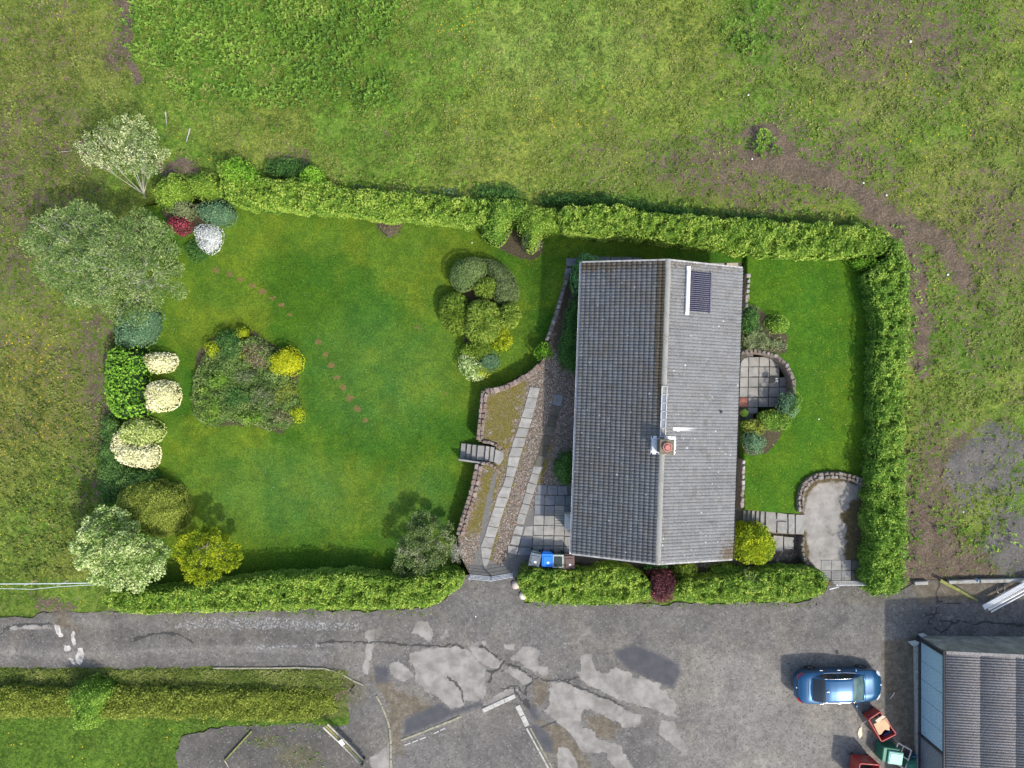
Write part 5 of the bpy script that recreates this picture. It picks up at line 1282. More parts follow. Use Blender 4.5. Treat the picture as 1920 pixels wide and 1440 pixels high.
# island bed
shrub('low tangle of mixed heathers and perennials filling the island bed', [(378,665),(400,640),(440,640),(480,632),(510,655),(530,690),(552,715),(560,760),(538,808),(500,806),(470,795),(430,788),(395,800),(368,785),(358,745),(366,700)], -0.95, 0.75, L_mix, name='flower_bed', cat='flower bed', dens=420, leaf=0.085, lump=(0.26,0.35), edge=0.5, wob=0.25, spread=0.7, gaps=0.15, core=M_core, tscale=0.6, depth=0.18)
shrub('bright yellow shrub at the east corner of the island bed', [(500,670),(515,656),(540,652),(558,664),(560,690),(545,704),(518,706),(502,694)], -0.9, 1.3, L_lemon, leaf=0.075, lump=(0.06,0.15), edge=0.6)
shrub('small round variegated shrub at the north west of the island bed', ball(398,655,16,16), -0.9, 1.0, L_gold, leaf=0.07, edge=0.4, dens=420)
shrub('dark green rose bush at the north tip of the island bed', [(400,632),(425,618),(450,625),(460,650),(440,672),(415,670),(405,650)], -0.9, 1.0, L_dark, lump=(0.15,0.25), edge=0.5)
shrub('patch of small yellow flowers on the north tip of the island bed', ball(453,624,11,9), -0.9, 1.05, L_gold, leaf=0.06, edge=0.3, gaps=0.45)
shrub('russet coloured bush on the north east of the island bed', [(455,650),(480,640),(505,660),(500,690),(475,690),(455,675)], -0.9, 0.95, L_brown, edge=0.5, lump=(0.1,0.2))
shrub('lime green sprig at the south east corner of the island bed', ball(556,776,12,14), -0.9, 0.7, L_gold, edge=0.3, leaf=0.07)
shrub('grey leaved plants in the middle of the island bed', ball(497,745,28,22), -0.9, 0.85, L_grey, edge=0.6, gaps=0.4)
shrub('bright weeds along the west edge of the island bed', [(362,730),(385,720),(410,740),(420,780),(395,800),(368,785)], -0.9, 0.8, L_hedge2, edge=0.5, gaps=0.35, lump=(0.15,0.3))

for i, (px, py, r, ry, hh, m_, lab) in enumerate([
    (410,715,26,20,0.95,'L_hedge2','green bushy plant in the north west part of the island bed'),
    (470,665,24,16,0.9,'L_olive','olive low bush south of the yellow flowers in the island bed'),
    (440,745,30,22,0.9,'L_dark','dark green bush left of the middle of the island bed'),
    (530,735,22,24,0.85,'L_olive','olive heather below the bright yellow shrub'),
    (470,785,30,14,0.8,'L_hedge2','green plants along the south edge of the island bed'),
    (520,780,24,18,0.75,'L_brown','brown dry plants near the south east corner of the island bed'),
    (455,705,24,16,0.9,'L_grey','grey green heather in the upper middle of the island bed'),
    (388,770,20,16,0.75,'L_olive','yellowish plants at the south west corner of the island bed')]):
    shrub(lab, ball(px, py, r, ry, 11, 0.2, i), -0.9, hh, globals()[m_], edge=0.6, gaps=0.3, lump=(0.16, 0.3), wob=0.2)
# topiary group
G = 'clipped conifers in the topiary group'
TK = dict(pocket=0.0, leaf=0.075, dens=520, lump=(0.03,0.1), wob=0.03, spread=0.5, core=M_core, tintn=0.15)
shrub('smooth grey-green clipped dome at the north west of the topiary group', [(843,515),(855,492),(880,482),(905,484),(912,508),(896,526),(868,547),(850,536)], -0.95, 1.5, L_tgreen, name='clipped_bush', cat='topiary', edge=0.7, base=0.45, **TK)
shrub('smooth dark crescent shaped clipped bush at the north east of the topiary group', [(902,483),(930,488),(958,508),(972,538),(970,565),(935,568),(925,552),(932,532),(915,510)], -0.95, 1.2, leaf_mat('sage_leaves', (0.065,0.100,0.035), (0.11,0.155,0.055), (0.19,0.24,0.09)), name='clipped_bush', cat='topiary', edge=0.6, base=0.35, **TK)
SK = dict(pocket=0.0, leaf=0.17, aspect=0.32, radial=0.6, dens=420, lump=(0.07,0.14), wob=0.10, spread=0.4, group=G, name='conifer', cat='conifer')
L_jun = leaf_mat('juniper', (0.085,0.150,0.020), (0.175,0.270,0.035), (0.34,0.42,0.07)); L_jun2 = leaf_mat('dark_juniper', (0.065,0.125,0.015), (0.125,0.210,0.022), (0.25,0.33,0.045))
shrub('small spiky golden conifer inside the crescent bush', ball(909,538,22,18), -0.95, 1.3, L_jun, edge=0.6, **SK)
shrub('dark egg shaped spiky conifer at the west of the topiary group', [(832,552),(855,547),(873,560),(876,590),(868,622),(850,624),(832,605),(823,578)], -0.95, 1.3, L_jun2, edge=0.8, **SK)
shrub('largest spiky green conifer in the centre of the topiary group', [(872,580),(890,562),(922,564),(942,590),(940,622),(922,640),(885,640),(870,620)], -0.95, 1.7, L_jun, edge=1.0, **SK)
shrub('spiky conifer on the east side of the largest one', [(938,574),(958,566),(974,576),(972,598),(958,614),(940,608)], -0.95, 1.35, L_jun, edge=0.6, **SK)
shrub('feathery yellow-green conifer south east of the largest one', [(922,630),(945,615),(957,632),(955,650),(930,656)], -0.95, 0.9, L_gold, edge=0.5, **SK)
shrub('flat topped conifer below the largest one', ball(890,655,24,14), -0.95, 0.9, L_jun2, edge=0.4, **SK)
shrub('mottled green and cream shrub at the south end of the topiary group', [(862,668),(880,665),(900,680),(908,700),(895,714),(878,710),(864,690)], -0.95, 0.9, L_pale, edge=0.4, leaf=0.10)
shrub('tiny bright yellow plant at the south tip of the topiary group', ball(901,699,12,9), -0.95, 1.0, L_lemon, edge=0.3, leaf=0.06)
shrub('low blue-green creeping plant beside the topiary group', ball(918,678,18,22), -0.95, 0.35, L_teal, edge=0.4, leaf=0.06)
# near the drive and house
shrub('bright feathery conifer beside the red sandstone wall', ball(1019,660,18,16), -0.6, 1.0, L_bright, edge=0.5, leaf=0.13, aspect=0.32, radial=0.6)
shrub('climbing shrub at the north west corner of the house', [(1072,500),(1088,478),(1112,478),(1126,490),(1122,502),(1088,510),(1086,540),(1076,545)], 0.0, 2.3, leaf_mat('blue_climber', (0.043, 0.116, 0.036), (0.102, 0.232, 0.072), (0.203, 0.362, 0.131)), edge=0.5, base=0.4, leaf=0.10)
shrub('dark clipped hedge in the shade of the west eaves', [(1070,560),(1090,540),(1090,690),(1074,700),(1050,685),(1052,640),(1058,600)], 0.0, 1.1, L_dark, edge=0.4, base=0.5, leaf=0.06, name='hedge', cat='hedge')
shrub('round dark bush standing against the west wall by the patio', [(1040,868),(1055,852),(1082,848),(1082,912),(1062,914),(1044,900)], 0.0, 1.5, L_dark, edge=0.7, base=0.3, leaf=0.08)
shrub('rounded golden green conifer at the south east corner of the house', [(1378,1005),(1388,990),(1415,985),(1440,992),(1453,1015),(1450,1045),(1430,1060),(1400,1058),(1380,1040)], 0.1, 1.9, L_gold, edge=1.0, base=0.4, leaf=0.14, aspect=0.35, radial=0.6, name='conifer', cat='conifer')
shrub('dark purple shrub set into the hedge in front of the house', [(1218,1082),(1240,1072),(1262,1080),(1268,1102),(1256,1126),(1232,1130),(1217,1108)], 0.1, 1.85, L_purple, core=M_corep, leaf=0.11, lump=(0.12,0.2), edge=0.6, base=0.5)
shrub('small pale conifer between the hedge and the house', ball(1287,1071,20,16), 0.1, 1.2, L_jun, edge=0.5, leaf=0.11, aspect=0.35, radial=0.6, name='conifer', cat='conifer')
shrub('dark shrub behind the purple one under the gable', ball(1232,1062,24,10), 0.0, 0.9, L_dark, edge=0.4)
shrub('sprawling dark shrub between the gable and the hedge', [(1330,1068),(1370,1058),(1420,1068),(1400,1085),(1345,1085)], 0.1, 1.0, L_hedge2, edge=0.5, gaps=0.4)
shrub('dark dry shrub at the drive end of the hedge near the gate', [(972,1066),(1000,1062),(1012,1072),(1008,1100),(985,1100),(974,1085)], 0.0, 1.35, leaf_mat('dull_leaves', (0.058, 0.102, 0.017), (0.131, 0.181, 0.029), (0.232, 0.261, 0.058)), edge=0.6, lump=(0.12,0.2))
# east beds
shrub('neat round bush on the upper lawn above the patio', ball(1462,607,21,18), Z_RL, 0.9, L_hedge2, edge=0.7, leaf=0.075, name='clipped_bush', cat='topiary', lump=(0.03,0.12), wob=0.04)
shrub('dark shrub close to the house in the upper bed', ball(1408,598,20,26), Z_RL, 0.6, L_dark, edge=0.5)
shrub('mixed pale perennials in the bed above the patio', [(1394,625),(1425,612),(1450,628),(1475,640),(1470,655),(1430,655),(1395,655)], Z_RL, 0.35, L_grey, edge=0.4, gaps=0.4, name='flower_bed', cat='flower bed')
shrub('grey-green shrub leaning over the south east side of the patio wall', [(1464,745),(1480,735),(1500,748),(1498,775),(1480,785),(1462,772)], Z_RL, 0.8, L_teal, edge=0.5, leaf=0.08)
shrub('leafy shrub with white flowers at the south edge of the patio', [(1425,782),(1445,768),(1470,775),(1485,790),(1475,808),(1450,806),(1430,798)], Z_RL, 0.8, L_hedge2, edge=0.5)
shrub('round blue-green bush at the lower end of the east bed', ball(1418,832,22,22), Z_RL, 0.8, L_teal, edge=0.7, leaf=0.07, dens=420)
shrub('low golden foliage against the house below the patio', [(1393,790),(1425,788),(1440,800),(1430,815),(1398,812)], Z_RL, 0.4, L_olive, edge=0.3)
shrub('bright bushy shrub standing in the rough hedge south of the lane', [(126,1298),(145,1284),(165,1280),(203,1292),(200,1315),(186,1338),(182,1362),(165,1370),(142,1362),(140,1335),(128,1318)], -0.75, 2.0, L_hedge2, edge=0.7, lump=(0.15,0.25), leaf=0.09)

# ---- trees with trunk, limbs and clumped crowns
def tube_np(mb, pts, r, n=6): mb.tube(pts, r, n)
def tree(name, label, base, z0, clumps, cr, leaf, mat, bark, nleaf, seed, trunk_r=0.10, cat='tree', aspect=0.4, fork=0.25, tintn=0.22, flat=0.7, limb_pale=None, cone=1.0, spread=0.8):
    """clumps: list of (px,py,z) centres given where the photo shows them"""
    rg = np.random.default_rng(seed); r_ = random.Random(seed)
    b = Vector(W(base[0], base[1], z0))
    t = empty(name, tuple(b), label, cat)
    C = [Vector(W(c[0], c[1], c[2])) for c in clumps]
    cen = sum(C, Vector())/len(C)
    zf = z0 + fork*(cen.z - z0)
    f = Vector((b.x+(cen.x-b.x)*fork*0.6, b.y+(cen.y-b.y)*fork*0.6, zf))
    mb = MB(); mb.tube([b-Vector((0,0,0.15)), b+Vector((0,0,0.15)), f], [trunk_r*1.35, trunk_r*1.05, trunk_r*0.8], 9); mb.build('trunk', bark, t, True)
    nl = min(7, max(3, len(C)//4)); 
    # group clumps by angle into limbs
    ang = sorted(range(len(C)), key=lambda i: math.atan2(C[i].y-f.y, C[i].x-f.x))
    parts = []
    for g in range(nl):
        ids = ang[g*len(C)//nl:(g+1)*len(C)//nl]
        if not ids: continue
        m = sum((C[i] for i in ids), Vector())/len(ids)
        el = f.lerp(m, 0.5) + Vector((r_.gauss(0, .12), r_.gauss(0, .12), -0.15))
        lb = MB(); lb.tube([f, f.lerp(el, 0.5)+Vector((0, 0, 0.05)), el], [trunk_r*0.6, trunk_r*0.48, trunk_r*0.36], 6)
        for i in ids:
            mid = el.lerp(C[i], 0.5)+Vector((r_.gauss(0, .1), r_.gauss(0, .1), 0.12))
            lb.tube([el, mid, C[i]+Vector((0, 0, 0.1))], [trunk_r*0.28, trunk_r*0.17, trunk_r*0.05], 5)
            for _ in range(5):
                d = Vector((r_.gauss(0, 1), r_.gauss(0, 1), r_.gauss(0.4, 0.6))).normalized()*cr*r_.uniform(.5, .95)
                lb.tube([mid.lerp(C[i], r_.uniform(.2, 1)), C[i]+d], [trunk_r*0.09, trunk_r*0.03], 3)
        lb.build('branch', bark, t, True)
    for i, c in enumerate(C):
        n = int(nleaf*r_.uniform(0.7, 1.3)); rr = cr*r_.uniform(0.75, 1.25)
        d = norm(rg.normal(size=(n, 3))); rad = rg.uniform(0.35, 1, n)**0.6
        d[:, 2] *= flat
        P = np.array(c)[None, :] + d*rad[:, None]*rr
        P[:, :2] += (rg.normal(size=(n, 2)))*0.04
        N = norm(d + np.array([0, 0, 0.5]))
        out = norm(P - np.array(f)[None, :])
        parts.append(leaf_arrays(P, N, leaf, rg, aspect, spread, out, 0.45, tintn=tintn, tscale=0.5))
        NTRI[0] += n*2
    leaf_object('crown', parts, mat, t)
    return t
def clumps_in(poly, zfun, n, seed, mind=12):
    r = random.Random(seed); out = []; xs = [p[0] for p in poly]; ys = [p[1] for p in poly]; k = 0
    while len(out) < n and k < 6000:
        k += 1; x = r.uniform(min(xs), max(xs)); y = r.uniform(min(ys), max(ys))
        if sdpoly(np.array([x]), np.array([y]), poly)[0] < 0: continue
        if any(math.hypot(x-o[0], y-o[1]) < mind for o in out): continue
        out.append((x, y, zfun(x, y)+r.uniform(-.35, .35)))
    return out
WIL = [(75,420),(95,395),(150,392),(200,402),(250,405),(300,425),(330,470),(350,520),(330,560),(295,560),(270,590),(225,600),(185,575),(130,550),(85,515),(60,460)]
tree('willow_tree', 'large grey-green willow with an airy crown at the north west corner', (282,535), -0.8, clumps_in(WIL, lambda x, y: 2.0+2.4*max(0, 1-math.hypot((x-190)/150, (y-480)/110)), 62, 5, 21), 0.62, 0.15, L_willow, M_palebark, 560, 5, 0.16, aspect=0.26, flat=0.6)
BLO = [(148,275),(170,245),(215,222),(262,218),(285,245),(298,275),(316,290),(295,318),(262,325),(225,318),(180,308),(155,300)]
tree('blossom_tree', 'thin spreading tree with pale cream leaves and bare branches beyond the hedge corner', (275,372), -0.8, clumps_in(BLO, lambda x, y: 1.0+2.1*max(0, 1-math.hypot((x-235)/110, (y-260)/90)), 48, 9, 15), 0.30, 0.10, leaf_mat('pale_blossom', (0.13, 0.20, 0.07), (0.27, 0.34, 0.13), (0.70, 0.70, 0.42), 0.2), flat_mat('thin_pale_bark', (0.30, 0.29, 0.22), 0.9, var=0.3), 100, 9, 0.045, aspect=0.5, fork=0.12)
SIL = [(148,1000),(165,970),(195,955),(230,965),(250,985),(268,1010),(318,1020),(305,1060),(285,1080),(255,1098),(215,1095),(175,1080),(150,1055),(140,1025)]
tree('silver_tree', 'silvery white leaved tree at the south west corner of the garden', (262,985), -0.85, clumps_in(SIL, lambda x, y: 1.6+2.0*max(0, 1-math.hypot((x-225)/95, (y-1030)/75)), 46, 15, 17), 0.42, 0.13, L_pale, M_bark, 420, 15, 0.13, aspect=0.6, fork=0.3)
GOL = [(330,1035),(345,1010),(368,1000),(388,985),(400,992),(425,1005),(450,1030),(448,1052),(430,1070),(400,1080),(365,1095),(345,1070)]
tree('golden_tree', 'small golden green tree beside the hedge near the silver tree', (392,1020), -0.9, clumps_in(GOL, lambda x, y: 0.8+1.7*max(0, 1-math.hypot((x-390)/62, (y-1040)/55)), 34, 25, 14), 0.30, 0.12, L_gold, M_bark, 330, 25, 0.09, aspect=0.4, fork=0.25)
RHO = [(738,1060),(742,1030),(768,1012),(765,982),(780,968),(815,968),(842,985),(848,1008),(838,1045),(812,1075),(770,1084),(745,1078)]
tree('flowering_shrub', 'large airy shrub with pinkish flowers by the drive gate', (800,1020), -0.9, clumps_in(RHO, lambda x, y: 0.3+1.4*max(0, 1-math.hypot((x-795)/65, (y-1028)/62)), 40, 35, 14), 0.32, 0.10, leaf_mat('rhododendron', (0.075,0.125,0.035), (0.155,0.225,0.065), (0.38,0.38,0.24), 0.2, 1.0), M_bark, 330, 35, 0.08, 'shrub', aspect=0.45, fork=0.2)
# bare grey twiggy bushes
def twigs(label, px, py, z0, r, h, n, seed, mat):
    r_ = random.Random(seed); b = Vector(W(px, py, z0)); t = empty('twiggy_bush', tuple(b), label, 'bush')
    mb = MB(); ld = []
    for i in range(n):
        a = r_.uniform(0, 2*math.pi); q = r_.uniform(.2, 1)*r
        e = b+Vector((math.cos(a)*q, math.sin(a)*q, h*r_.uniform(.5, 1))); m = b.lerp(e, .5)+Vector((r_.gauss(0, .06), r_.gauss(0, .06), .1))
        mb.tube([b, m, e], [0.016, 0.011, 0.004], 3)
        for _ in range(5):
            s_ = m.lerp(e, r_.random()); mb.tube([s_, s_+Vector((r_.gauss(0, .13), r_.gauss(0, .13), r_.uniform(0, .15)))], [0.006, 0.003], 3)
    mb.build('branches', mat, t); return t
M_grey = flat_mat('grey_twigs', (0.36, 0.34, 0.29), 0.9, var=0.3, scale=10)
twigs('leafless grey twiggy bush on the drive side of the flowering shrub', 858, 1032, -0.3, 0.6, 0.9, 60, 3, M_grey)
twigs('bare silver twigs poking out of the hedge in front of the house', 1392, 1078, 0.4, 0.75, 1.5, 34, 4, M_grey)
twigs('bare pale twigs in the shrub beside the rear hedge', 997, 442, -0.3, 0.45, 1.2, 26, 6, M_grey)

# ---- uncountable ground growth
def scatter_weeds(name, fn_density, n, size, mat, seed, hgt=(0.1, 0.35), leaves=7, zf=None, box=(-40, 1960, -40, 1140), aspect=0.42):
    rg = np.random.default_rng(seed)
    px = rg.uniform(box[0], box[1], n*6); py = rg.uniform(box[2], box[3], n*6)
    zz = 0.03*(px-960)*S; k = S*(H-zz)/H; x = (px-960)*k; y = (720-py)*k
    d = fn_density(px, py, x, y); keep = rg.uniform(0, 1, len(px)) < d
    x, y = x[keep][:n], y[keep][:n]; m = len(x)
    z = (zf or terrain_z)(x, y)
    C = np.repeat(np.stack([x, y, z], 1), leaves, 0)
    sc_ = np.repeat(rg.uniform(0.6, 1.4, m), leaves)
    a = rg.uniform(0, 2*np.pi, m*leaves); el = rg.uniform(0.1, 0.9, m*leaves)
    D = np.stack([np.cos(a)*np.cos(el), np.sin(a)*np.cos(el), np.sin(el)], 1)
    P = C + D*(size*0.45*sc_)[:, None]; P[:, 2] += np.repeat(rg.uniform(hgt[0], hgt[1], m), leaves)*rg.uniform(0.2, 1, m*leaves)
    N = norm(np.stack([-np.cos(a)*0.5, -np.sin(a)*0.5, np.ones_like(a)], 1))
    V, t = leaf_arrays(P, N, size, rg, aspect, 0.35, D, 0.85, tintn=0.15, tscale=1.2)
    o = leaf_object(name, [(V, t)], mat); tag(o, kind='stuff'); NTRI[0] += 2*len(P)
    return o
def out_garden(px, py): return (sdpoly(px, py, GARDEN) < -4) & (py < 1085)
def dn_nettle(px, py, x, y):
    wx = (fbm(x, y, 2.2, 31)-0.5)*80; l = pxpoly(px+wx, py+wx, NETTLE, 30)
    l = np.maximum(l, np.maximum(blob(px+wx, py, 1405, 60, 80, 65), blob(px, py, 1435, 272, 45, 32)))
    return np.clip(l*1.2, 0, 1)*sst(0.32, 0.5, fbm(x, y, 1.2, 5))
scatter_weeds('nettles_and_docks', dn_nettle, 7500, 0.19, L_weed, 1, (0.15, 0.6), 8)
def dn_field(px, py, x, y):
    m = field_m1(px, py, x, y); g = out_garden(px, py)
    return g*np.clip(1.2-m[:, 0]*1.25, 0.03, 1)*(1-0.5*sst(240, 120, px))*sst(0.3, 0.62, fbm(x, y, 0.8, 25))*(sst(3.2, 5, path_m(px, py)*2.2))
scatter_weeds('pasture_plants', dn_field, 17000, 0.13, L_grassf, 2, (0.0, 0.10), 7, aspect=0.3)
def dn_left(px, py, x, y):
    return out_garden(px, py)*(np.clip(blob(px, py, 50, 200, 260, 420)+blob(px, py, 90, 900, 190, 330), 0, 1))*sst(0.40, 0.56, fbm(x, y, 0.32, 26))*0.95
L_rose = leaf_mat('dull_rosette_leaves', (0.060,0.085,0.020), (0.130,0.175,0.035), (0.250,0.290,0.070), 0.25, 1.0)
scatter_weeds('dock_rosettes', dn_left, 15000, 0.13, L_rose, 3, (0.02, 0.2), 7)
def dn_dark(px, py, x, y):
    d = sst(16, 0, np.abs(sdpoly(px, py, [(400,300),(500,318),(650,340),(900,352),(1000,365),(1200,382),(1400,402),(1640,418),(1700,440),(1722,560),(1716,800),(1716,1060),(1700,1000),(1690,480),(1600,430),(1200,400),(900,370),(640,352),(420,305)])))
    return d*0.8*out_garden(px, py) + blob(px, py, 1770, 990, 40, 50)*0.5 + blob(px, py, 1860, 1010, 70, 45)*0.7 + blob(px, py, 1760, 975, 30, 40)*0.5 + sum(blob(px, py, a, b_, r)*1.0 for a, b_, r in [(510,245,16),(532,243,9),(1350,180,14),(1765,150,10),(555,268,18),(572,275,10),(1748,970,14),(1755,995,12),(1845,1000,14),(1905,1022,9),(1886,948,9)])
scatter_weeds('hedge_foot_weeds', dn_dark, 3500, 0.16, L_hedge2, 4, (0.05, 0.4), 7)
def dn_lane(px, py, x, y):
    a = ((py > 1290) & (py < 1300) & (px < 640))*0.0
    e = sst(7, 0, np.abs(py-1150-3*np.sin(px/60)))*(px > 190)*(px < 830) + sst(7, 0, np.abs(py-1133))*(px > 985)*(px < 1540)
    e = e + sst(14, 0, np.abs(py-1362))*(px < 640) + sst(14, 0, np.abs(px-332))*(py > 1370) + blob(px, py, 500, 1390, 60, 25)*0.6 + blob(px, py, 575, 1425, 50, 30)*0.5 + blob(px, py, 655, 1305, 30, 40)*0.5 + blob(px, py, 100, 1120, 200, 25)*0.4*(px < 200)
    return np.clip(e, 0, 1)*0.8
scatter_weeds('lane_edge_weeds', dn_lane, 2600, 0.10, L_weed, 6, (0.0, 0.12), 6, zf=lambda x, y: T(x, y)-0.02, box=(-40, 1960, 1085, 1480))
def dn_verge(px, py, x, y): return ((py > 1256) & (py < 1296) & (px < 650))*0.9
scatter_weeds('verge_grass', dn_verge, 4200, 0.12, L_grassf, 7, (0.0, 0.08), 5, box=(-40, 700, 1250, 1300), aspect=0.25)
print('vegetation triangles', NTRI[0])
# ------------------------------------------------------------ barn with a corrugated roof
def tz(px): return 0.03*(px-960)*S
bz = tz(1735)            # ground level at the barn
barn_o = W(1722, 1199, bz)
barn = empty('barn', barn_o, 'corrugated roofed farm building with a pale blue sheeted side wall, at the lower right', 'barn')
EA = 2.75; SLP = math.radians(7.5)
A0 = Vector(W(1722, 1199, bz))                 # north west ground corner
def barn_mat():
    s = NT('fibre_cement_sheet'); f = s.noise(20, 6, 0.8); n = s.noise(1.5, 5, 0.6)
    c = s.mix(s.rnd(), (0.125, 0.113, 0.106), (0.170, 0.157, 0.148)); c = s.mix(s.math('MULTIPLY', s.step(0.45, 0.6, f), 0.6), c, (0.34, 0.325, 0.31))
    c = s.mix(s.math('MULTIPLY', s.step(0.56, 0.63, s.noise(9, 6, 0.8)), 0.85), c, (0.03, 0.027, 0.025))
    c = s.mix(s.math('MULTIPLY', s.step(0.5, 0.65, n), 0.3), c, (0.13, 0.11, 0.09))
    s.bump(f, 0.5, 0.01); return s.done(c, 0.9, 0.15)
M_fc = barn_mat()
pitch = 0.146; ncor = 7; shw = pitch*ncor; shl = 1.75
def sheet_mesh():
    V = []; F = []; n = ncor*8
    for i in range(n+1):
        y = -shw*i/n*1.0; z = 0.028*math.cos(2*math.pi*i/8)
        V += [(0, y, z+0.016), (shl+0.12, y, z)]
    for i in range(n): F.append((2*i, 2*i+2, 2*i+3, 2*i+1))
    V += [(v[0], v[1], v[2]-0.007) for v in V]; m = 2*(n+1)
    for i in range(n): F += [(m+2*i, m+2*i+1, m+2*i+3, m+2*i+2), (2*i, m+2*i, m+2*i+2, 2*i+2)]
    me = raw_mesh('roof_sheet', V, F, False); me.materials.append(M_fc); me.polygons.foreach_set('use_smooth', [True]*len(me.polygons)); return me
me_sheet = sheet_mesh()
rx0 = W(1774, 1222, bz+EA)[0]; ry0 = W(1774, 1222, bz+EA)[1]
NR, NC = 15, 3
M_barnframe = flat_mat('dark_barn_steel', (0.05, 0.05, 0.055), 0.6, var=0.3, scale=5)
rtop = EA
brr = random.Random(5)
xr = rx0 + NC*shl*math.cos(SLP); zr_ = bz+EA+NC*shl*math.sin(SLP)
mb = MB()
Yend = ry0 - NR*shw
mb.add([(rx0+0.06, ry0-0.05, bz+EA-0.09), (xr, ry0-0.05, zr_-0.09), (2*xr-rx0-0.06, ry0-0.05, bz+EA-0.09), (rx0+0.06, Yend+0.05, bz+EA-0.09), (xr, Yend+0.05, zr_-0.09), (2*xr-rx0-0.06, Yend+0.05, bz+EA-0.09)], [(0,3,4,1), (1,4,5,2)])
brf = mb.build('roof', M_barnframe, barn)
for side in (0, 1):
    for r in range(NR):
        for c in range(NC):
            o = bpy.data.objects.new('roof_sheet', me_sheet); COL.objects.link(o); o.parent = brf; o.matrix_parent_inverse = pmat(brf).inverted() if False else Matrix.Identity(4)
            dx = c*shl*math.cos(SLP); dz = c*shl*math.sin(SLP)+0.002*c
            if side == 0: wm = Matrix.Translation((rx0-0.05+dx, ry0-r*shw, bz+EA+dz+brr.uniform(0, .004))) @ Matrix.Rotation(-SLP, 4, 'Y')
            else: wm = Matrix.Translation((2*xr-rx0+0.05-dx, ry0-(r+1)*shw, bz+EA+dz)) @ Matrix.Rotation(math.pi, 4, 'Z') @ Matrix.Rotation(-SLP, 4, 'Y')
            o.matrix_local = wm
M_block = flat_mat('weathered_concrete_block', (0.20, 0.19, 0.165), 0.95, var=0.35, scale=1.6, bump=0.6, dirt=(0.34, 0.32, 0.28))
xw = A0.x; yw = A0.y; xe = 2*xr - rx0; ys = Yend
mb = MB()
mb.add([(rx0+0.10, ry0-0.10, bz-0.3), (rx0+0.10, ry0-0.10, bz+EA-0.12), (xr, ry0-0.10, zr_-0.12), (xe-0.1, ry0-0.10, bz+EA-0.12), (xe-0.1, ry0-0.10, bz-0.3),
        (rx0+0.10, ys+0.1, bz-0.3), (rx0+0.10, ys+0.1, bz+EA-0.12), (xr, ys+0.1, zr_-0.12), (xe-0.1, ys+0.1, bz+EA-0.12), (xe-0.1, ys+0.1, bz-0.3)],
       [(0,1,2,3,4), (9,8,7,6,5), (0,5,6,1), (4,3,8,9)])
mb.build('wall', M_block, barn)
# west side: blue translucent sheeting in a dark frame
s = NT('pale_blue_sheeting'); g = s.noise(10, 6, 0.75, s.mapping(s.pos(), (1, 1.0, 5), (0.35, 0, 0)))
c = s.mix(s.step(0.35, 0.7, g), (0.36, 0.50, 0.57), (0.52, 0.66, 0.72)); c = s.mix(s.math('MULTIPLY', s.step(0.53, 0.62, g), 0.85), c, (0.10, 0.13, 0.15)); M_blue = s.done(c, 0.45, 0.3)
s = NT('grey_cladding'); g = s.noise(14, 5, 0.7, s.mapping(s.pos(), (1, 6, 0.5)))
M_clad = s.done(s.mix(s.step(0.35, 0.65, g), (0.13, 0.135, 0.14), (0.30, 0.31, 0.32)), 0.7, 0.2)
xp = rx0+0.09
ya = ry0-0.12
yb = W(1722, 1372, bz)[1]
def wall_panel(name, y0, y1, z0, z1, mat, x=None, ribs=0.09, amp=0.014, th=0.02):
    x = xp-0.02 if x is None else x
    n = max(2, int(abs(y1-y0)/ribs*2)); V = []; F = []
    for i in range(n+1):
        y = y0+(y1-y0)*i/n; d = amp*(1 if i % 2 else -1)
        V += [(x-d, y, z0), (x-d, y, z1)]
    for i in range(n): F.append((2*i, 2*i+1, 2*i+3, 2*i+2))
    mb = MB(); mb.add(V, F); return mb.build(name, mat, barn)
npan = 5
for k in range(npan):
    y0 = ya-0.25+(yb-ya+0.25)*k/npan; y1 = ya-0.25+(yb-ya+0.25)*(k+1)/npan
    wall_panel('wall_sheet', y0-0.012, y1+0.012, bz+0.28, bz+EA-0.28, M_blue)
for k in range(5):
    y0 = yb-0.1-k*1.15; wall_panel('cladding_sheet', y0, y0-1.13, bz+0.15, bz+EA-0.2, M_clad)
mb = MB()
mb.box((xp-0.05, ya-0.05, bz+EA/2), (0.14, 0.14, EA)); mb.box((xp-0.04, (ya+ys)/2, bz+EA-0.13), (0.12, abs(ya-ys), 0.18)); mb.box((xp-0.04, (ya+ys)/2, bz+0.12), (0.10, abs(ya-ys), 0.22))
mb.box((xp-0.05, yb-0.04, bz+EA/2), (0.12, 0.12, EA-0.1)); mb.build('frame', M_barnframe, barn)
mb = MB(); mb.tube([(rx0-0.10, ry0+0.05, bz+EA-0.04), (rx0-0.10, ys, bz+EA-0.06)], 0.06, 8); mb.tube([(rx0-0.10, ry0-0.1, bz+EA-0.06), (xp-0.14, ya-0.1, bz+EA-0.4), (xp-0.14, ya-0.1, bz)], 0.04, 8); mb.build('gutter', flat_mat('black_gutter', (0.025, 0.025, 0.03), 0.5), barn, True)
mb = MB()      # gable flashing strip, cement with lichen
V = []
for (x, z) in ((rx0-0.02, bz+EA+0.06), (xr, zr_+0.06), (xe+0.02, bz+EA+0.06)): V += [(x, ry0+0.05, z), (x, ry0-0.12, z), (x, ry0+0.05, z-0.14)]
mb.add(V, [(0,1,4,3), (3,4,7,6), (0,3,5,2), (3,6,8,5)]); mb.build('verge', M_fc, barn)
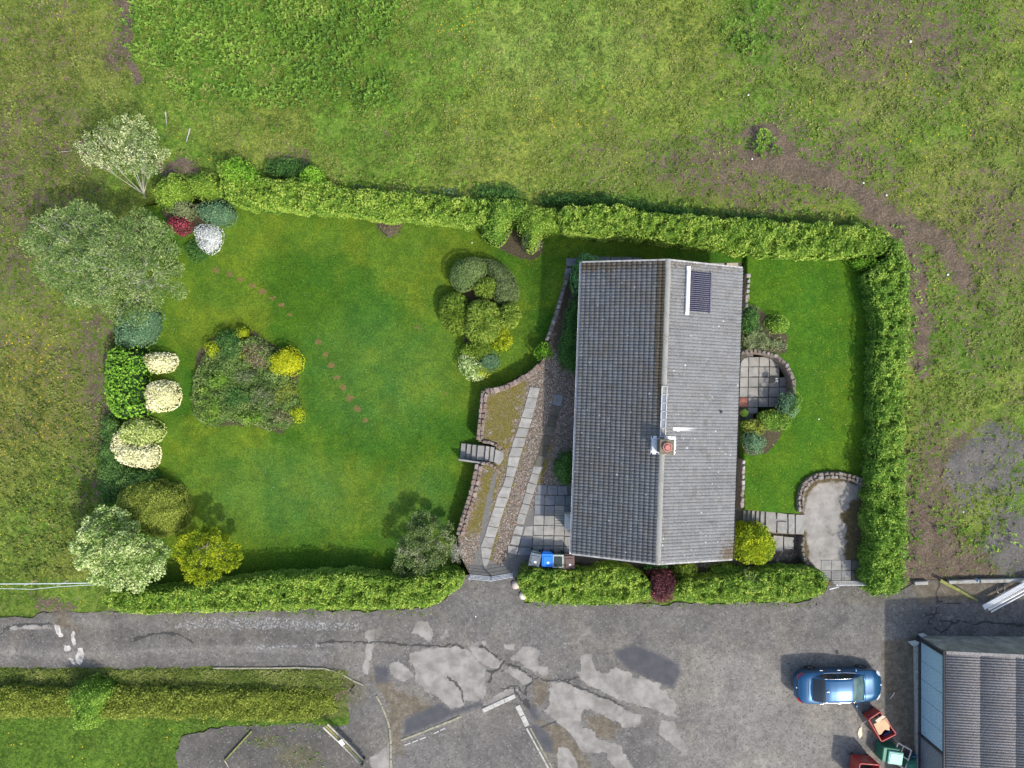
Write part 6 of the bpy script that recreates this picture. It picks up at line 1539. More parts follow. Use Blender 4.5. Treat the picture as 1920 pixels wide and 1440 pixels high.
mb = MB(); mb.prism([W(1712,1210,bz)[:2], W(1720,1210,bz)[:2], W(1722,1470,bz)[:2], W(1716,1470,bz)[:2]][::-1], bz-0.1, bz+0.10, 0.01); tag(mb.build('kerb', flat_mat('pale_footing', (0.30, 0.285, 0.25), 0.9, var=0.3)), 'pale concrete footing strip along the foot of the blue barn wall', 'kerb')
def scrap(name, label, cat, poly, z, th, mat):
    mb = MB(); mb.prism([W(p[0], p[1], z)[:2] for p in reversed(poly)], z-th, z, 0.004); return tag(mb.build(name, mat), label, cat)
M_sheetscrap = flat_mat('pale_scrap_sheet', (0.36, 0.37, 0.34), 0.8, var=0.3, scale=5)
scrap('scrap_sheet', 'pale torn scrap of sheet lying left of the barn corner', 'scrap', [(1702,1203),(1716,1201),(1724,1204),(1722,1210),(1712,1212)], bz+0.25, 0.03, M_sheetscrap)
scrap('scrap_sheet', 'small pale scrap of sheet just above the barn corner', 'scrap', [(1722,1189),(1732,1187),(1739,1192),(1728,1195)], bz+0.25, 0.03, M_sheetscrap)
mb = MB(); q = W(1726, 1197, bz); mb.box((q[0], q[1], bz+0.45), (0.14, 0.14, 0.9), bev=0.01); mb.build('post', M_barnframe); tag(bpy.context.scene.objects['post'], 'dark stubby post at the north west corner of the barn', 'post')

# ------------------------------------------------------------ the blue car
def car():
    g = tz(1572)
    p = W(1573, 1286, g+0.7)
    t = empty('car', (p[0], p[1], g+0.02), 'shiny blue saloon car parked on the yard with its nose towards the barn', 'car', rz=math.radians(1.2))
    s = NT('blue_metallic_paint'); s.b.inputs['Coat Weight'].default_value = 0.6; s.b.inputs['Coat Roughness'].default_value = 0.06
    M_b = s.done((0.008, 0.070, 0.160), 0.30, 0.5, 0.45)
    M_gl = flat_mat('tinted_glass', (0.012, 0.018, 0.022), 0.06, 0.6, var=0.0); M_ws = flat_mat('windscreen_glass', (0.07, 0.115, 0.11), 0.08, 0.6, var=0.3, scale=2)
    M_bk = flat_mat('black_trim', (0.02, 0.02, 0.022), 0.5); M_cr = flat_mat('chrome', (0.65, 0.66, 0.68), 0.18, metal=0.9, var=0.0)
    M_rd = flat_mat('red_lamp', (0.45, 0.015, 0.03), 0.2, 0.6, var=0.1); M_hl = flat_mat('headlamp_lens', (0.50, 0.53, 0.56), 0.1, 0.6, var=0.1)
    # x, half width, shoulder height, bonnet/boot height at the middle, sill height
    St = [(-2.44, 0.50, 0.66, 0.72, 0.42), (-2.38, 0.70, 0.82, 0.90, 0.30), (-2.20, 0.83, 0.93, 1.03, 0.24), (-1.80, 0.905, 0.97, 1.08, 0.22), (-1.35, 0.925, 0.97, 1.06, 0.20), (-0.6, 0.925, 0.94, 1.00, 0.20),
          (0.3, 0.92, 0.92, 0.98, 0.20), (0.95, 0.92, 0.90, 0.99, 0.20), (1.30, 0.92, 0.86, 0.955, 0.20), (1.75, 0.905, 0.80, 0.905, 0.22), (2.02, 0.85, 0.74, 0.85, 0.24), (2.22, 0.74, 0.65, 0.76, 0.26), (2.37, 0.56, 0.56, 0.66, 0.30), (2.46, 0.32, 0.48, 0.55, 0.34)]
    V = []; F = []
    def sec(x, w, zs, zt, zl):
        half = [(w*0.90, zl), (w*0.985, zl+0.10), (w, (zl+zs)/2), (w*0.985, zs-0.08), (w*0.945, zs), (w*0.86, zs+(zt-zs)*0.50), (w*0.66, zs+(zt-zs)*0.80), (w*0.50, zs+(zt-zs)*0.90 + (0.022 if x > 1.1 and x < 2.2 else 0)), (w*0.40, zs+(zt-zs)*0.93), (0, zt)]
        return [(x, -a, b) for a, b in half] + [(x, a, b) for a, b in reversed(half[:-1])]
    S_ = [sec(*q) for q in St]; m = len(S_[0])
    for q in S_: V += q
    for i in range(len(S_)-1):
        for k in range(m-1): F.append((i*m+k, (i+1)*m+k, (i+1)*m+k+1, i*m+k+1))
        F.append((i*m+m-1, (i+1)*m+m-1, (i+1)*m, i*m))
    F.append(tuple(range(m))); F.append(tuple((len(S_)-1)*m+k for k in reversed(range(m))))
    mb = MB(); mb.add(V, F); body = mb.build('body', M_b, t, True, True)
    def lerp_tab(tab, x):
        for i in range(len(tab)-1):
            if x <= tab[i+1][0]:
                u = (x-tab[i][0])/(tab[i+1][0]-tab[i][0]); u = max(0, min(1, u)); return tab[i][1]+(tab[i+1][1]-tab[i][1])*u
        return tab[-1][1]
    ZR = [(-1.82, 1.04), (-1.5, 1.20), (-1.18, 1.345), (-0.85, 1.415), (-0.4, 1.445), (0.0, 1.44), (0.45, 1.405), (0.72, 1.31), (1.02, 1.15), (1.32, 0.965)]
    WB = [(-1.82, 0.66), (-1.4, 0.78), (-0.8, 0.845), (0.3, 0.85), (0.9, 0.80), (1.32, 0.70)]
    WT_ = [(-1.82, 0.60), (-1.4, 0.62), (-0.9, 0.63), (0.3, 0.64), (0.7, 0.66), (1.32, 0.66)]
    def gs(x, u, off=0.0):        # u 0 = belt, 0.5 = cant rail, 1 = middle
        zr = lerp_tab(ZR, x); zb = 0.95; wb = lerp_tab(WB, x); wt = lerp_tab(WT_, x)
        if zr < zb+0.05: zb = zr-0.05
        if u < 0.5:
            a = u/0.5; return (wb+(wt-wb)*a+off, zb+(zr-0.05-zb)*(a**0.9)+off*0.4)
        a = (u-0.5)/0.5; return (wt*(1-a)+off*(1-a), zr-0.05+0.065*math.sin(a*math.pi/2)+off)
    def patch(x0, x1, u0, u1, nx, nu, off, both=False, shear=None):
        V = []; F = []
        us = [u0+(u1-u0)*k/nu for k in range(nu+1)]
        for i in range(nx+1):
            for u in us:
                a = i/nx
                xa = x0 + (shear[0](u) if shear else 0); xb = x1 + (shear[1](u) if shear else 0)
                x = xa+(xb-xa)*a; w_, z_ = gs(x, u, off); V.append((x, w_, z_))
        for i in range(nx):
            for k in range(nu): a = i*(nu+1)+k; F.append((a, a+nu+1, a+nu+2, a+1))
        if both:
            n = len(V); V += [(x, -y, z) for x, y, z in V]; F += [tuple(reversed([q+n for q in f])) for f in F]
        return V, F
    mb = MB(); V, F = patch(-1.82, 1.32, 0, 1, 28, 10, 0.0, True); mb.add(V, F); roof_ = mb.build('roof', M_b, t, True, True)
    mb = MB(); V, F = patch(0.52, 1.25, 0.47, 1.0, 8, 6, 0.007, True, (lambda u: 0.0-0.10*(1-u), lambda u: -0.16*(1-u))); mb.add(V, F); mb.build('windscreen', M_ws, t, True, True)
    mb = MB(); V, F = patch(-1.68, -1.06, 0.50, 1.0, 8, 6, 0.007, True, (lambda u: 0.10*(1-u), lambda u: 0.06*(1-u))); mb.add(V, F); mb.build('rear_window', M_gl, t, True, True)
    for sg in (1, -1):
        for (x0, x1) in ((-1.30, -0.33), (-0.25, 0.80)):
            V, F = patch(x0, x1, 0.07, 0.43, 6, 3, 0.006, False, (lambda u: (0.35*u if x0 < -1 else 0.0), lambda u: (-0.55*u if x1 > 0.5 else 0)))
            V = [(x, y*sg, z) for x, y, z in V]; F = F if sg < 0 else [tuple(reversed(f)) for f in F]
            mb = MB(); mb.add(V, F); mb.build('side_window', M_gl, t, True, True)
        mb = MB(); mb.tube([(x, sg*(gs(x, 0.02)[0]+0.008), gs(x, 0.02)[1]) for x in np.linspace(-1.4, 1.0, 10)], 0.013, 5)
        mb.tube([(x, sg*(gs(x, 0.47)[0]+0.008), gs(x, 0.47)[1]) for x in np.linspace(-1.1, 0.5, 10)], 0.011, 5); mb.build('window_trim', M_cr, t, True, True)
        for x in (-1.05, -0.05): mb = MB(); mb.box((x, sg*0.945, 0.83), (0.19, 0.035, 0.035), bev=0.01); mb.build('door_handle', M_cr, t, local=True)
        mb = MB(); mb.box((0.82, sg*1.0, 0.99), (0.13, 0.20, 0.12), bev=0.035); mb.build('mirror', M_b, t, True, True)
        for x in (-1.48, 1.42):
            mb = MB(); c = (x, sg*0.83, 0.33)
            V = []; F = []
            n = 24
            for (r, y) in ((0.20, 0.105), (0.24, 0.11), (0.325, 0.095), (0.335, 0.0), (0.325, -0.095)):
                for k in range(n): a = 2*math.pi*k/n; V.append((c[0]+r*math.cos(a), c[1]+sg*y, c[2]+r*math.sin(a)))
            for i in range(4):
                for k in range(n): q = (k+1) % n; F.append((i*n+k, i*n+q, (i+1)*n+q, (i+1)*n+k))
            F.append(tuple(range(n))); mb.add(V, F); wh = mb.build('wheel', M_bk, t, True, True)
            mb = MB()
            for k in range(5):
                a = 2*math.pi*k/5; mb.box((c[0]+0.11*math.cos(a), c[1]+sg*0.105, c[2]+0.11*math.sin(a)), (0.2, 0.02, 0.045), rot=Matrix.Rotation(-a, 3, 'Y'))
            mb.build('rim', M_cr, wh, local=True)
        mb = MB(); mb.add([(2.12, sg*0.83, 0.70), (2.30, sg*0.70, 0.62), (2.36, sg*0.48, 0.62), (2.20, sg*0.55, 0.735), (2.05, sg*0.74, 0.775)], [(0,1,2,3,4) if sg > 0 else (4,3,2,1,0)])
        mb.V = [(x+0.012, y*1.015, z+0.018) for x, y, z in mb.V]; mb.build('headlight', M_hl, t, local=True)
        mb = MB(); mb.add([(-2.41, sg*0.50, 0.83), (-2.38, sg*0.71, 0.80), (-2.10, sg*0.875, 0.88), (-2.12, sg*0.82, 0.975), (-2.30, sg*0.66, 0.945), (-2.385, sg*0.50, 0.91)], [(0,1,2,3,4,5) if sg < 0 else (5,4,3,2,1,0)])
        mb.V = [(x-0.012, y*1.012, z+0.014) for x, y, z in mb.V]; mb.build('tail_light', M_rd, t, local=True)
    for pts in ([(1.36, y, 0.985-0.10*abs(y)**2.2) for y in np.linspace(-0.80, 0.80, 13)], [(-1.86, y, 1.085-0.14*abs(y)**2.2) for y in np.linspace(-0.78, 0.78, 13)]):
        mb = MB(); mb.tube(pts, 0.009, 4); mb.build('shut_line', M_bk, t, True, True)
    mb = MB(); mb.box((-2.43, 0, 0.50), (0.10, 1.15, 0.20), bev=0.04); mb.build('bumper', M_b, t, True, True)
    mb = MB(); mb.lathe((2.37, 0, 0.665), [(0.045, 0), (0.045, 0.012), (0.03, 0.016)], 14); mb.build('badge', M_hl, t, local=True)
    mb = MB(); mb.lathe((-2.425, 0, 0.79), [(0.04, 0), (0.04, 0.02)], 12); mb.build('badge', M_hl, t, local=True)
    mb = MB(); mb.box((-0.95, 0.0, 1.455), (0.16, 0.045, 0.05), bev=0.015); mb.build('aerial', M_cr, t, local=True)
    mb = MB(); mb.box((2.47, 0, 0.42), (0.04, 0.7, 0.12), bev=0.01); mb.build('grille', M_bk, t, local=True)
    return t
car()

# ------------------------------------------------------------ bins by the drive
def wheelie(label, px, py, rz, body, lid, g=0.03, open_top=False, sticker=True):
    p = W(px, py, 1.0)
    t = empty('wheelie_bin', (p[0], p[1], g), label, 'bin', 'bins beside the patio', rz=math.radians(rz))
    w_, d_ = 0.58, 0.72
    mb = MB(); V = []
    for (k, z) in ((0.80, 0.05), (1.0, 0.95)): V += [(-w_/2*k, -d_/2*k, z), (w_/2*k, -d_/2*k, z), (w_/2*k, d_/2*k, z), (-w_/2*k, d_/2*k, z)]
    mb.add(V, [(3,2,1,0), (0,1,5,4), (1,2,6,5), (2,3,7,6), (3,0,4,7)] + ([] if open_top else [(4,5,6,7)]))
    mb.build('body', body, t, local=True)
    mb = MB()
    mb.box((0, -0.01, 0.985), (w_+0.05, d_+0.05, 0.07), bev=0.03); mb.box((0, -0.03, 1.03), (w_-0.12, d_-0.2, 0.05), bev=0.022)
    ld = mb.build('lid', lid, t, local=True)
    mb = MB(); mb.tube([(-w_/2+0.02, d_/2+0.08, 0.93), (w_/2-0.02, d_/2+0.08, 0.93)], 0.018, 6); mb.build('handle', body, t, True, True)
    for x in (-0.24, 0.24):
        mb = MB(); V = []; F = []
        mb.tube([(x-0.03, d_/2-0.02, 0.10), (x+0.03, d_/2-0.02, 0.10)], 0.10, 14); mb.build('wheel', M_rub, t, True, True)
    if sticker: mb = MB(); mb.box((0.05, -0.13 if sticker is True else 0.1, 1.058), (0.12, 0.09, 0.006)); mb.build('sticker', M_stk, ld, local=True)
    return t
M_rub = flat_mat('rubber', (0.02, 0.02, 0.02), 0.8); M_stk = flat_mat('white_label', (0.75, 0.75, 0.72), 0.6, var=0.05)
M_bg = flat_mat('grey_bin_plastic', (0.10, 0.12, 0.14), 0.45, var=0.2); M_bb = flat_mat('blue_bin_plastic', (0.012, 0.16, 0.62), 0.4, var=0.12); M_bn = flat_mat('dark_green_bin_plastic', (0.008, 0.022, 0.022), 0.4)
M_br = flat_mat('brown_bin_plastic', (0.095, 0.062, 0.055), 0.5, var=0.2); M_rim = flat_mat('pale_green_rim', (0.33, 0.37, 0.32), 0.6)
wheelie('dark grey wheelie bin, standing askew, leftmost of the four bins', 1003, 1049, -12, M_bg, M_bg)
wheelie('bright blue wheelie bin between the grey and the dark green bins', 1026, 1050, -2, M_bb, M_bb, )
b3 = wheelie('dark green wheelie bin with a pale rim beside the blue bin', 1046.5, 1052, -1, M_bn, M_rim, sticker=False)
mb = MB(); mb.box((0, -0.02, 1.06), (0.46, 0.56, 0.02), bev=0.008); mb.build('lid_panel', M_bn, b3, local=True)
wheelie('brown wheelie bin tucked under the roof corner, rightmost of the four bins', 1067, 1054, 2, M_br, M_br)

# ------------------------------------------------------------ gates
M_iron = flat_mat('grey_galvanised_iron', (0.40, 0.43, 0.47), 0.45, 0.5, var=0.2)
def gate(label, a, b, z0, hgt=0.95, mat=M_iron, n=14, grid=True):
    A = Vector(W(a[0], a[1], z0)); B = Vector(W(b[0], b[1], z0)); d = B-A
    t = empty('gate', tuple(A), label, 'gate')
    for q in (A, B):
        mb = MB(); mb.box((q.x, q.y, z0+hgt/2), (0.05, 0.05, hgt+0.06), rz=math.atan2(d.y, d.x)); mb.build('post', mat, t)
    for k, z in enumerate((0.08, 0.36, 0.64, hgt-0.02) if grid else (0.08, hgt-0.02)):
        mb = MB(); mb.tube([A+Vector((0,0,z)), B+Vector((0,0,z))], 0.018, 6); mb.build('rail', mat, t)
    for i in range(1, n):
        q = A+d*i/n; mb = MB(); mb.tube([q+Vector((0,0,0.08)), q+Vector((0,0,hgt-0.02+0.05*math.sin(math.pi*i/n)))], 0.012, 4); mb.build('bar', mat, t)
    return t
gate('left leaf of the iron drive gate', (881, 1077), (921, 1081), -0.03)
gate('right leaf of the iron drive gate', (922, 1081), (961, 1074), -0.03)
gate('pale iron gate across the parking apron', (1556, 1090), (1621, 1089), 0.58, 0.9, flat_mat('pale_iron', (0.60, 0.60, 0.58), 0.5), 20)
mb = MB(); A = Vector(W(1548, 1100, 0.6)); B = Vector(W(1565, 1096, 0.6)); mb.tube([A+Vector((0,0,.5)), B+Vector((0,0,.5))], 0.035, 6); mb.tube([A-Vector((0,0,.1)), A+Vector((0,0,.5))], 0.03, 6); mb.tube([B-Vector((0,0,.1)), B+Vector((0,0,.5))], 0.03, 6)
tag(mb.build('hand_rail', M_white, None, True), 'short white rail beside the parking gate', 'rail')
def boulder(label, px, py, r, z0, mat, seed, name='boulder', cat='stone', hgt=0.6):
    r_ = random.Random(seed); n = 9; V = []; F = []
    c = W(px, py, z0)
    for (k, z) in ((0.9, -0.05), (1.05, 0.25), (0.92, 0.6), (0.5, 0.85)):
        for i in range(n): a = 2*math.pi*i/n; q = r*k*r_.uniform(.85, 1.12); V.append((c[0]+q*math.cos(a), c[1]+q*math.sin(a), z0+r*z*hgt*2))
    for m in range(3):
        for i in range(n): j = (i+1) % n; F.append((m*n+i, m*n+j, (m+1)*n+j, (m+1)*n+i))
    F.append(tuple(3*n+i for i in range(n))); mb = MB(); mb.add(V, F); return tag(mb.build(name, mat, None, True), label, cat)
M_bld = flat_mat('pale_pink_boulder', (0.44, 0.37, 0.31), 0.9, var=0.25, scale=4, bump=0.4)
boulder('pale pinkish boulder at the right side of the drive gate', 967, 1096, 0.25, 0.0, M_bld, 1)
boulder('cream boulder at the end of the hedge by the drive mouth', 981, 1115, 0.24, 0.0, flat_mat('cream_boulder', (0.50, 0.46, 0.38), 0.9, var=0.2), 2)
M_pst = flat_mat('pale_pebble', (0.60, 0.59, 0.56), 0.9, var=0.15)
for i, (px, py, r, lab) in enumerate([(1403,178,.09,'white object lying in the pasture above the house'),(1535,786,.06,'small white ball on the upper lawn'),(1707,78,.10,'pale stone in the dry grass at the upper right'),(1410,298,.08,'pale stone at the bend of the muddy path'),(1619,343,.08,'pale stone beside the muddy path'),(1662,366,.08,'round pale stone beside the widest part of the muddy path'),(1777,515,.09,'pale stone near the fork of the muddy path'),(1806,529,.10,'larger pale stone at the foot of the muddy path branch'),(1806,960,.07,'white stone at the edge of the grey gravel ground'),(892,1156,.06,'white fleck lying on the lane by the drive mouth'),(885,455,.06,'white fleck on the lawn above the topiary')]):
    z = float(terrain_z(np.array([W(px,py,0)[0]]), np.array([W(px,py,0)[1]]))[0]) if i not in (1, 9, 10) else (Z_RL, 0, -0.05, 0.0, 0)[i if i < 2 else 0 if False else (3 if i == 9 else 4)]
    if i == 10: z = -0.92
    if i == 1: z = Z_RL
    if i == 9: z = tz(892)+0.02
    boulder(lab, px, py, r*0.7, z, M_pst, 20+i, 'stone', 'stone', 0.4)

# ------------------------------------------------------------ things round the patio
p = W(1394, 774, 0.3); pt = empty('plant_pot', (p[0], p[1], 0.02), 'terracotta pot with a round green plant beside the patio door', 'plant pot')
mb = MB(); mb.lathe((0, 0, 0), [(0.13, 0), (0.19, 0.28), (0.21, 0.30), (0.20, 0.33), (0.17, 0.31)], 16); mb.build('pot', flat_mat('clay', (0.28, 0.16, 0.11), 0.85), pt, True, True)
rg0 = np.random.default_rng(4); d0 = norm(rg0.normal(size=(260, 3))); d0[:, 2] = np.abs(d0[:, 2])
o = leaf_object('foliage', [leaf_arrays(d0*0.22+np.array([0, 0, 0.42]), d0, 0.08, rg0, 0.4, 0.5)], L_bright, pt); o.matrix_parent_inverse = Matrix.Identity(4)
st = empty('garden_chair', W(1443, 712, 0.06)[:2]+(0.06,), 'small black metal chair on the east patio, its back to the wall', 'chair')
M_blk = flat_mat('black_metal', (0.012, 0.012, 0.014), 0.5)
mb = MB(); mb.lathe((0, 0, 0.42), [(0.19, 0), (0.20, 0.02), (0.19, 0.03)], 12); mb.build('seat', M_blk, st, local=True)
mb = MB()
mb.tube([(0.16, -0.14, 0.43), (0.24, -0.16, 0.85), (0.26, 0, 0.92), (0.24, 0.16, 0.85), (0.16, 0.14, 0.43)], 0.016, 5); mb.tube([(0.18, 0, 0.43), (0.26, 0, 0.9)], 0.012, 4); mb.build('backrest', M_blk, st, True, True)
for (x, y) in ((0.15, 0.15), (0.15, -0.15), (-0.15, 0.15), (-0.15, -0.15)): mb = MB(); mb.tube([(x*0.9, y*0.9, 0.42), (x*1.35, y*1.35, 0)], 0.013, 5); mb.build('leg', M_blk, st, local=True)
mb = MB(); q = W(1453, 713, 0.2); mb.box((q[0], q[1], 0.18), (0.26, 0.28, 0.24), rz=0.1, bev=0.02); tag(mb.build('planter_block', flat_mat('pale_stone', (0.42, 0.43, 0.42), 0.8)), 'pale square block beside the black chair on the patio', 'block')
for i, (a, b, l) in enumerate([((1462,772),(1470,757),'white broom handle leaning by the patio wall, left one'),((1467,774),(1474,761),'white rod leaning by the patio wall, right one')]):
    mb = MB(); mb.tube([W(a[0], a[1], 0.1), W(b[0], b[1], 0.8)], 0.02, 6); tag(mb.build('rod', M_white, None, True), l, 'rod')
bk = empty('coal_bunker', W(1067, 976, 0.5)[:2]+(0.04,), 'pale coal bunker with a hipped lid against the west wall by the patio', 'bunker', rz=HA)
mb = MB(); mb.box((0, 0, 0.45), (0.50, 0.86, 0.9)); mb.build('body', flat_mat('precast_concrete', (0.33, 0.315, 0.28), 0.9), bk, local=True)
mb = MB(); mb.add([(-0.28,-0.46,0.9),(0.28,-0.46,0.9),(0.28,0.46,0.9),(-0.28,0.46,0.9),(0.2,0.0,1.12)], [(0,1,4),(1,2,4),(2,3,4),(3,0,4),(3,2,1,0)]); mb.build('lid', flat_mat('precast_lid', (0.38, 0.37, 0.34), 0.9), bk, local=True)

# ------------------------------------------------------------ red carts, green box, frame and cans
def cart(label, poly, g, hgt, mat, name='cart', cat='cart', th=0.05, inner=None):
    P = [Vector(W(p[0], p[1], g+hgt)[:2]) for p in poly]     # clockwise in photo
    c = sum(P, Vector((0, 0)))/4
    t = empty(name, (c.x, c.y, g), label, cat)
    mb = MB(); n = 4
    mb.prism([tuple(c+(p-c)*0.93) for p in reversed(P)], g+0.22, g+0.27); mb.build('floor', inner or mat, t)
    for i in range(4):
        a, b = P[i], P[(i+1) % 4]; d = (b-a).normalized(); nn = Vector((-d.y, d.x)); 
        if (c-a).dot(nn) < 0: nn = -nn
        mb = MB(); V = []
        for q in (a, b):
            bt = c+(q-c)*0.93
            V += [(bt.x, bt.y, g+0.2), (q.x, q.y, g+hgt), (q.x+nn.x*th, q.y+nn.y*th, g+hgt), (bt.x+nn.x*th, bt.y+nn.y*th, g+0.2)]
        mb.add(V, [(0,1,5,4), (1,2,6,5), (2,3,7,6), (3,0,4,7), (0,3,2,1), (4,5,6,7)]); mb.build('side_panel', mat, t)
    for i in range(4):
        q = c+(P[i]-c)*0.78; mb = MB(); d = (P[1]-P[0]).normalized(); mb.tube([(q.x-d.x*0.04, q.y-d.y*0.04, g+0.13), (q.x+d.x*0.04, q.y+d.y*0.04, g+0.13)], 0.13, 12); mb.build('wheel', M_rub, t, True)
    return t
M_redp = flat_mat('faded_red_paint', (0.34, 0.035, 0.03), 0.55, var=0.25, scale=4, dirt=(0.25, 0.13, 0.10)); M_dk = flat_mat('dark_interior', (0.03, 0.025, 0.03), 0.8)
gz = tz(1655)
cart('red tub cart filled with torn cardboard near the blue car', [(1628,1349),(1651,1334),(1682,1377),(1653,1392)], gz, 0.95, M_redp, inner=M_dk)
M_card = flat_mat('cardboard', (0.48, 0.33, 0.19), 0.9, var=0.12, scale=4)
scrap('cardboard', 'large flattened cardboard box on top of the red cart', 'cardboard', [(1638,1358),(1662,1346),(1668,1357),(1668,1370),(1659,1368),(1652,1377),(1648,1378)], gz+0.93, 0.05, M_card)
scrap('cardboard', 'paler strip of cardboard at the back of the red cart', 'cardboard', [(1641,1351),(1655,1341),(1661,1344),(1645,1356)], gz+0.99, 0.04, flat_mat('pale_cardboard', (0.50, 0.40, 0.28), 0.9))
scrap('plastic_bag', 'dark blue bag at the front of the red cart', 'bag', [(1656,1378),(1672,1369),(1677,1376),(1660,1386)], gz+0.72, 0.25, flat_mat('dark_blue_plastic', (0.03, 0.045, 0.11), 0.35))
mb = MB(); mb.tube([W(1651, 1334, gz+0.5), W(1655, 1329, gz+0.5)], 0.02, 5); mb.tube([W(1628, 1350, gz+0.4), W(1617, 1356, gz+0.25), W(1614, 1362, gz+0.12)], 0.02, 5); tag(mb.build('drawbar', flat_mat('pale_bar', (0.45, 0.40, 0.33), 0.7)), 'pale drawbar lying beside the red tub cart', 'bar')
scrap('rag', 'crumpled cream rag on the ground left of the red cart', 'rag', [(1611,1366),(1616,1362),(1617,1378),(1612,1386),(1608,1376)], tz(1612)+0.06, 0.05, flat_mat('cream_cloth', (0.58, 0.52, 0.38), 0.9))
cart('red cart cut off by the lower edge of the photograph', [(1612,1431),(1650,1434),(1656,1478),(1606,1474)], gz, 1.3, M_redp, inner=M_dk)
M_gr = flat_mat('green_crate_paint', (0.03, 0.16, 0.095), 0.5, var=0.2); M_grl = flat_mat('pale_green_lid', (0.24, 0.47, 0.38), 0.45, var=0.15)
q = W(1668, 1413, gz+0.5); gb = empty('storage_box', (q[0], q[1], gz), 'green box with a pale green lid below the red cart', 'box', rz=math.radians(-8))
mb = MB(); mb.box((-0.1, 0.06, 0.42), (0.95, 0.80, 0.84), bev=0.04); mb.build('body', M_gr, gb, local=True); mb = MB(); mb.box((0.10, -0.02, 0.92), (0.82, 0.70, 0.12), bev=0.04); mb.box((0.10, -0.02, 0.985), (0.66, 0.54, 0.04), bev=0.015); mb.build('lid', M_grl, gb, local=True)
fr = empty('pallet_frame', W(1693, 1417, gz+0.5)[:2]+(gz,), 'rusty white metal frame with three openings beside the green box', 'frame')
M_fr = flat_mat('rusty_white_paint', (0.50, 0.42, 0.38), 0.7, var=0.3, scale=8)
cor = [(1684,1393),(1709,1407),(1697,1442),(1672,1426)]
Pq = [Vector(W(a, b, gz+0.62)) for a, b in cor]
for i in range(4): mb = MB(); mb.tube([Pq[i], Pq[(i+1) % 4]], 0.04, 6); mb.build('bar', M_fr, fr)
mb = MB(); mb.tube([Pq[0].lerp(Pq[3], .5), Pq[1].lerp(Pq[2], .5)], 0.035, 6); mb.build('bar', M_fr, fr); mb = MB(); mb.tube([Pq[0].lerp(Pq[1], .4), Pq[3].lerp(Pq[2], .4)], 0.03, 6); mb.build('bar', M_fr, fr)
for q in Pq: mb = MB(); mb.tube([q, Vector((q.x, q.y, gz))], 0.03, 6); mb.build('leg', M_fr, fr)
q = W(1707, 1434, gz+0.5); mb = MB(); mb.box((q[0], q[1], gz+0.36), (0.55, 0.6, 0.72), rz=0.1, bev=0.05); mb.box((q[0], q[1], gz+0.75), (0.42, 0.46, 0.08), rz=0.1, bev=0.03); tag(mb.build('crate', M_gr), 'dark green plastic crate at the foot of the barn wall', 'crate')
q = W(1714, 1419, gz+0.3); cn = empty('bucket', (q[0], q[1], gz), 'blue bucket between the metal frame and the barn wall', 'bucket')
mb = MB(); V = []; mb.lathe((0, 0, 0), [(0.13, 0), (0.17, 0.30), (0.18, 0.31), (0.165, 0.31), (0.13, 0.05), (0.0, 0.05)], 18); mb.build('body', flat_mat('blue_bucket_plastic', (0.03, 0.12, 0.24), 0.5), cn, True, True)
mb = MB(); mb.tube([(-0.17, 0, 0.3), (-0.12, 0.06, 0.42), (0.12, 0.06, 0.42), (0.17, 0, 0.3)], 0.01, 5); mb.build('handle', M_cr2 if 'M_cr2' in globals() else M_iron, cn, True, True)
def stick(name, label, cat, a, b, za, zb, r, mat, n=6):
    mb = MB(); A = Vector(W(a[0], a[1], za)); B = Vector(W(b[0], b[1], zb)); m = A.lerp(B, .5)+Vector((0.02, 0.02, 0.01)); mb.tube([A, m, B], [r, r*0.95, r*0.85], n); return tag(mb.build(name, mat, None, True), label, cat)
M_wood = flat_mat('grey_wood', (0.34, 0.31, 0.26), 0.9, var=0.3, scale=8); M_mossw = flat_mat('mossy_wood', (0.17, 0.18, 0.05), 0.9, var=0.35, scale=7, dirt=(0.16, 0.14, 0.07))
stick('plank', 'short pale stick on the yard between the car and the barn', 'stick', (1669,1310), (1677,1298), tz(1670)+.06, tz(1670)+.06, 0.035, flat_mat('pale_wood', (0.5, 0.45, 0.38), 0.9))
stick('wooden_pole', 'mossy yellow-green pole lying aslant above the barn', 'pole', (1762,1088), (1832,1126), tz(1770)+.3, tz(1830)+.12, 0.10, M_mossw, 8)
stick('stake', 'left one of two pale stakes in the pasture', 'stake', (310,210), (312,234), -0.55, -0.5, 0.045, M_wood)
stick('stake', 'right one of two pale stakes in the pasture', 'stake', (356,241), (349,266), -0.52, -0.48, 0.045, M_wood)
stick('twig', 'thin pale twig in the brown patchy field at the left edge', 'twig', (107,286), (135,283), -0.75, -0.7, 0.02, M_wood)
stick('fence_post', 'pale fallen post on the grey gravel at the bottom of the photo', 'post', (472,1370), (421,1426), tz(440)+.12, tz(440)+.1, 0.055, M_mossw)
stick('twig', 'short pale twig below the fallen post', 'twig', (421,1426), (430,1442), tz(440)+.06, tz(440)+.05, 0.03, M_wood)
for k, lab in enumerate(('upper one of three weathered timber rails at the bottom of the photo', 'middle one of three weathered timber rails at the bottom of the photo', 'lower one of three weathered timber rails at the bottom of the photo')):
    o_ = (k-1)*4.0; stick('timber_rail', lab, 'rail', (610+o_, 1361-o_*0.7), (682+o_*0.9, 1432-o_*0.7), tz(610)+.75-k*0.12, tz(680)+.75-k*0.12, 0.05, M_wood if k != 1 else M_mossw)
mb = MB(); q = W(681, 1428, tz(681)+.4); mb.box((q[0], q[1], tz(681)+0.45), (0.12, 0.12, 0.95), bev=0.01); tag(mb.build('post', flat_mat('dark_wood', (0.07, 0.06, 0.05), 0.9)), 'dark timber post where the weathered rails end', 'post')
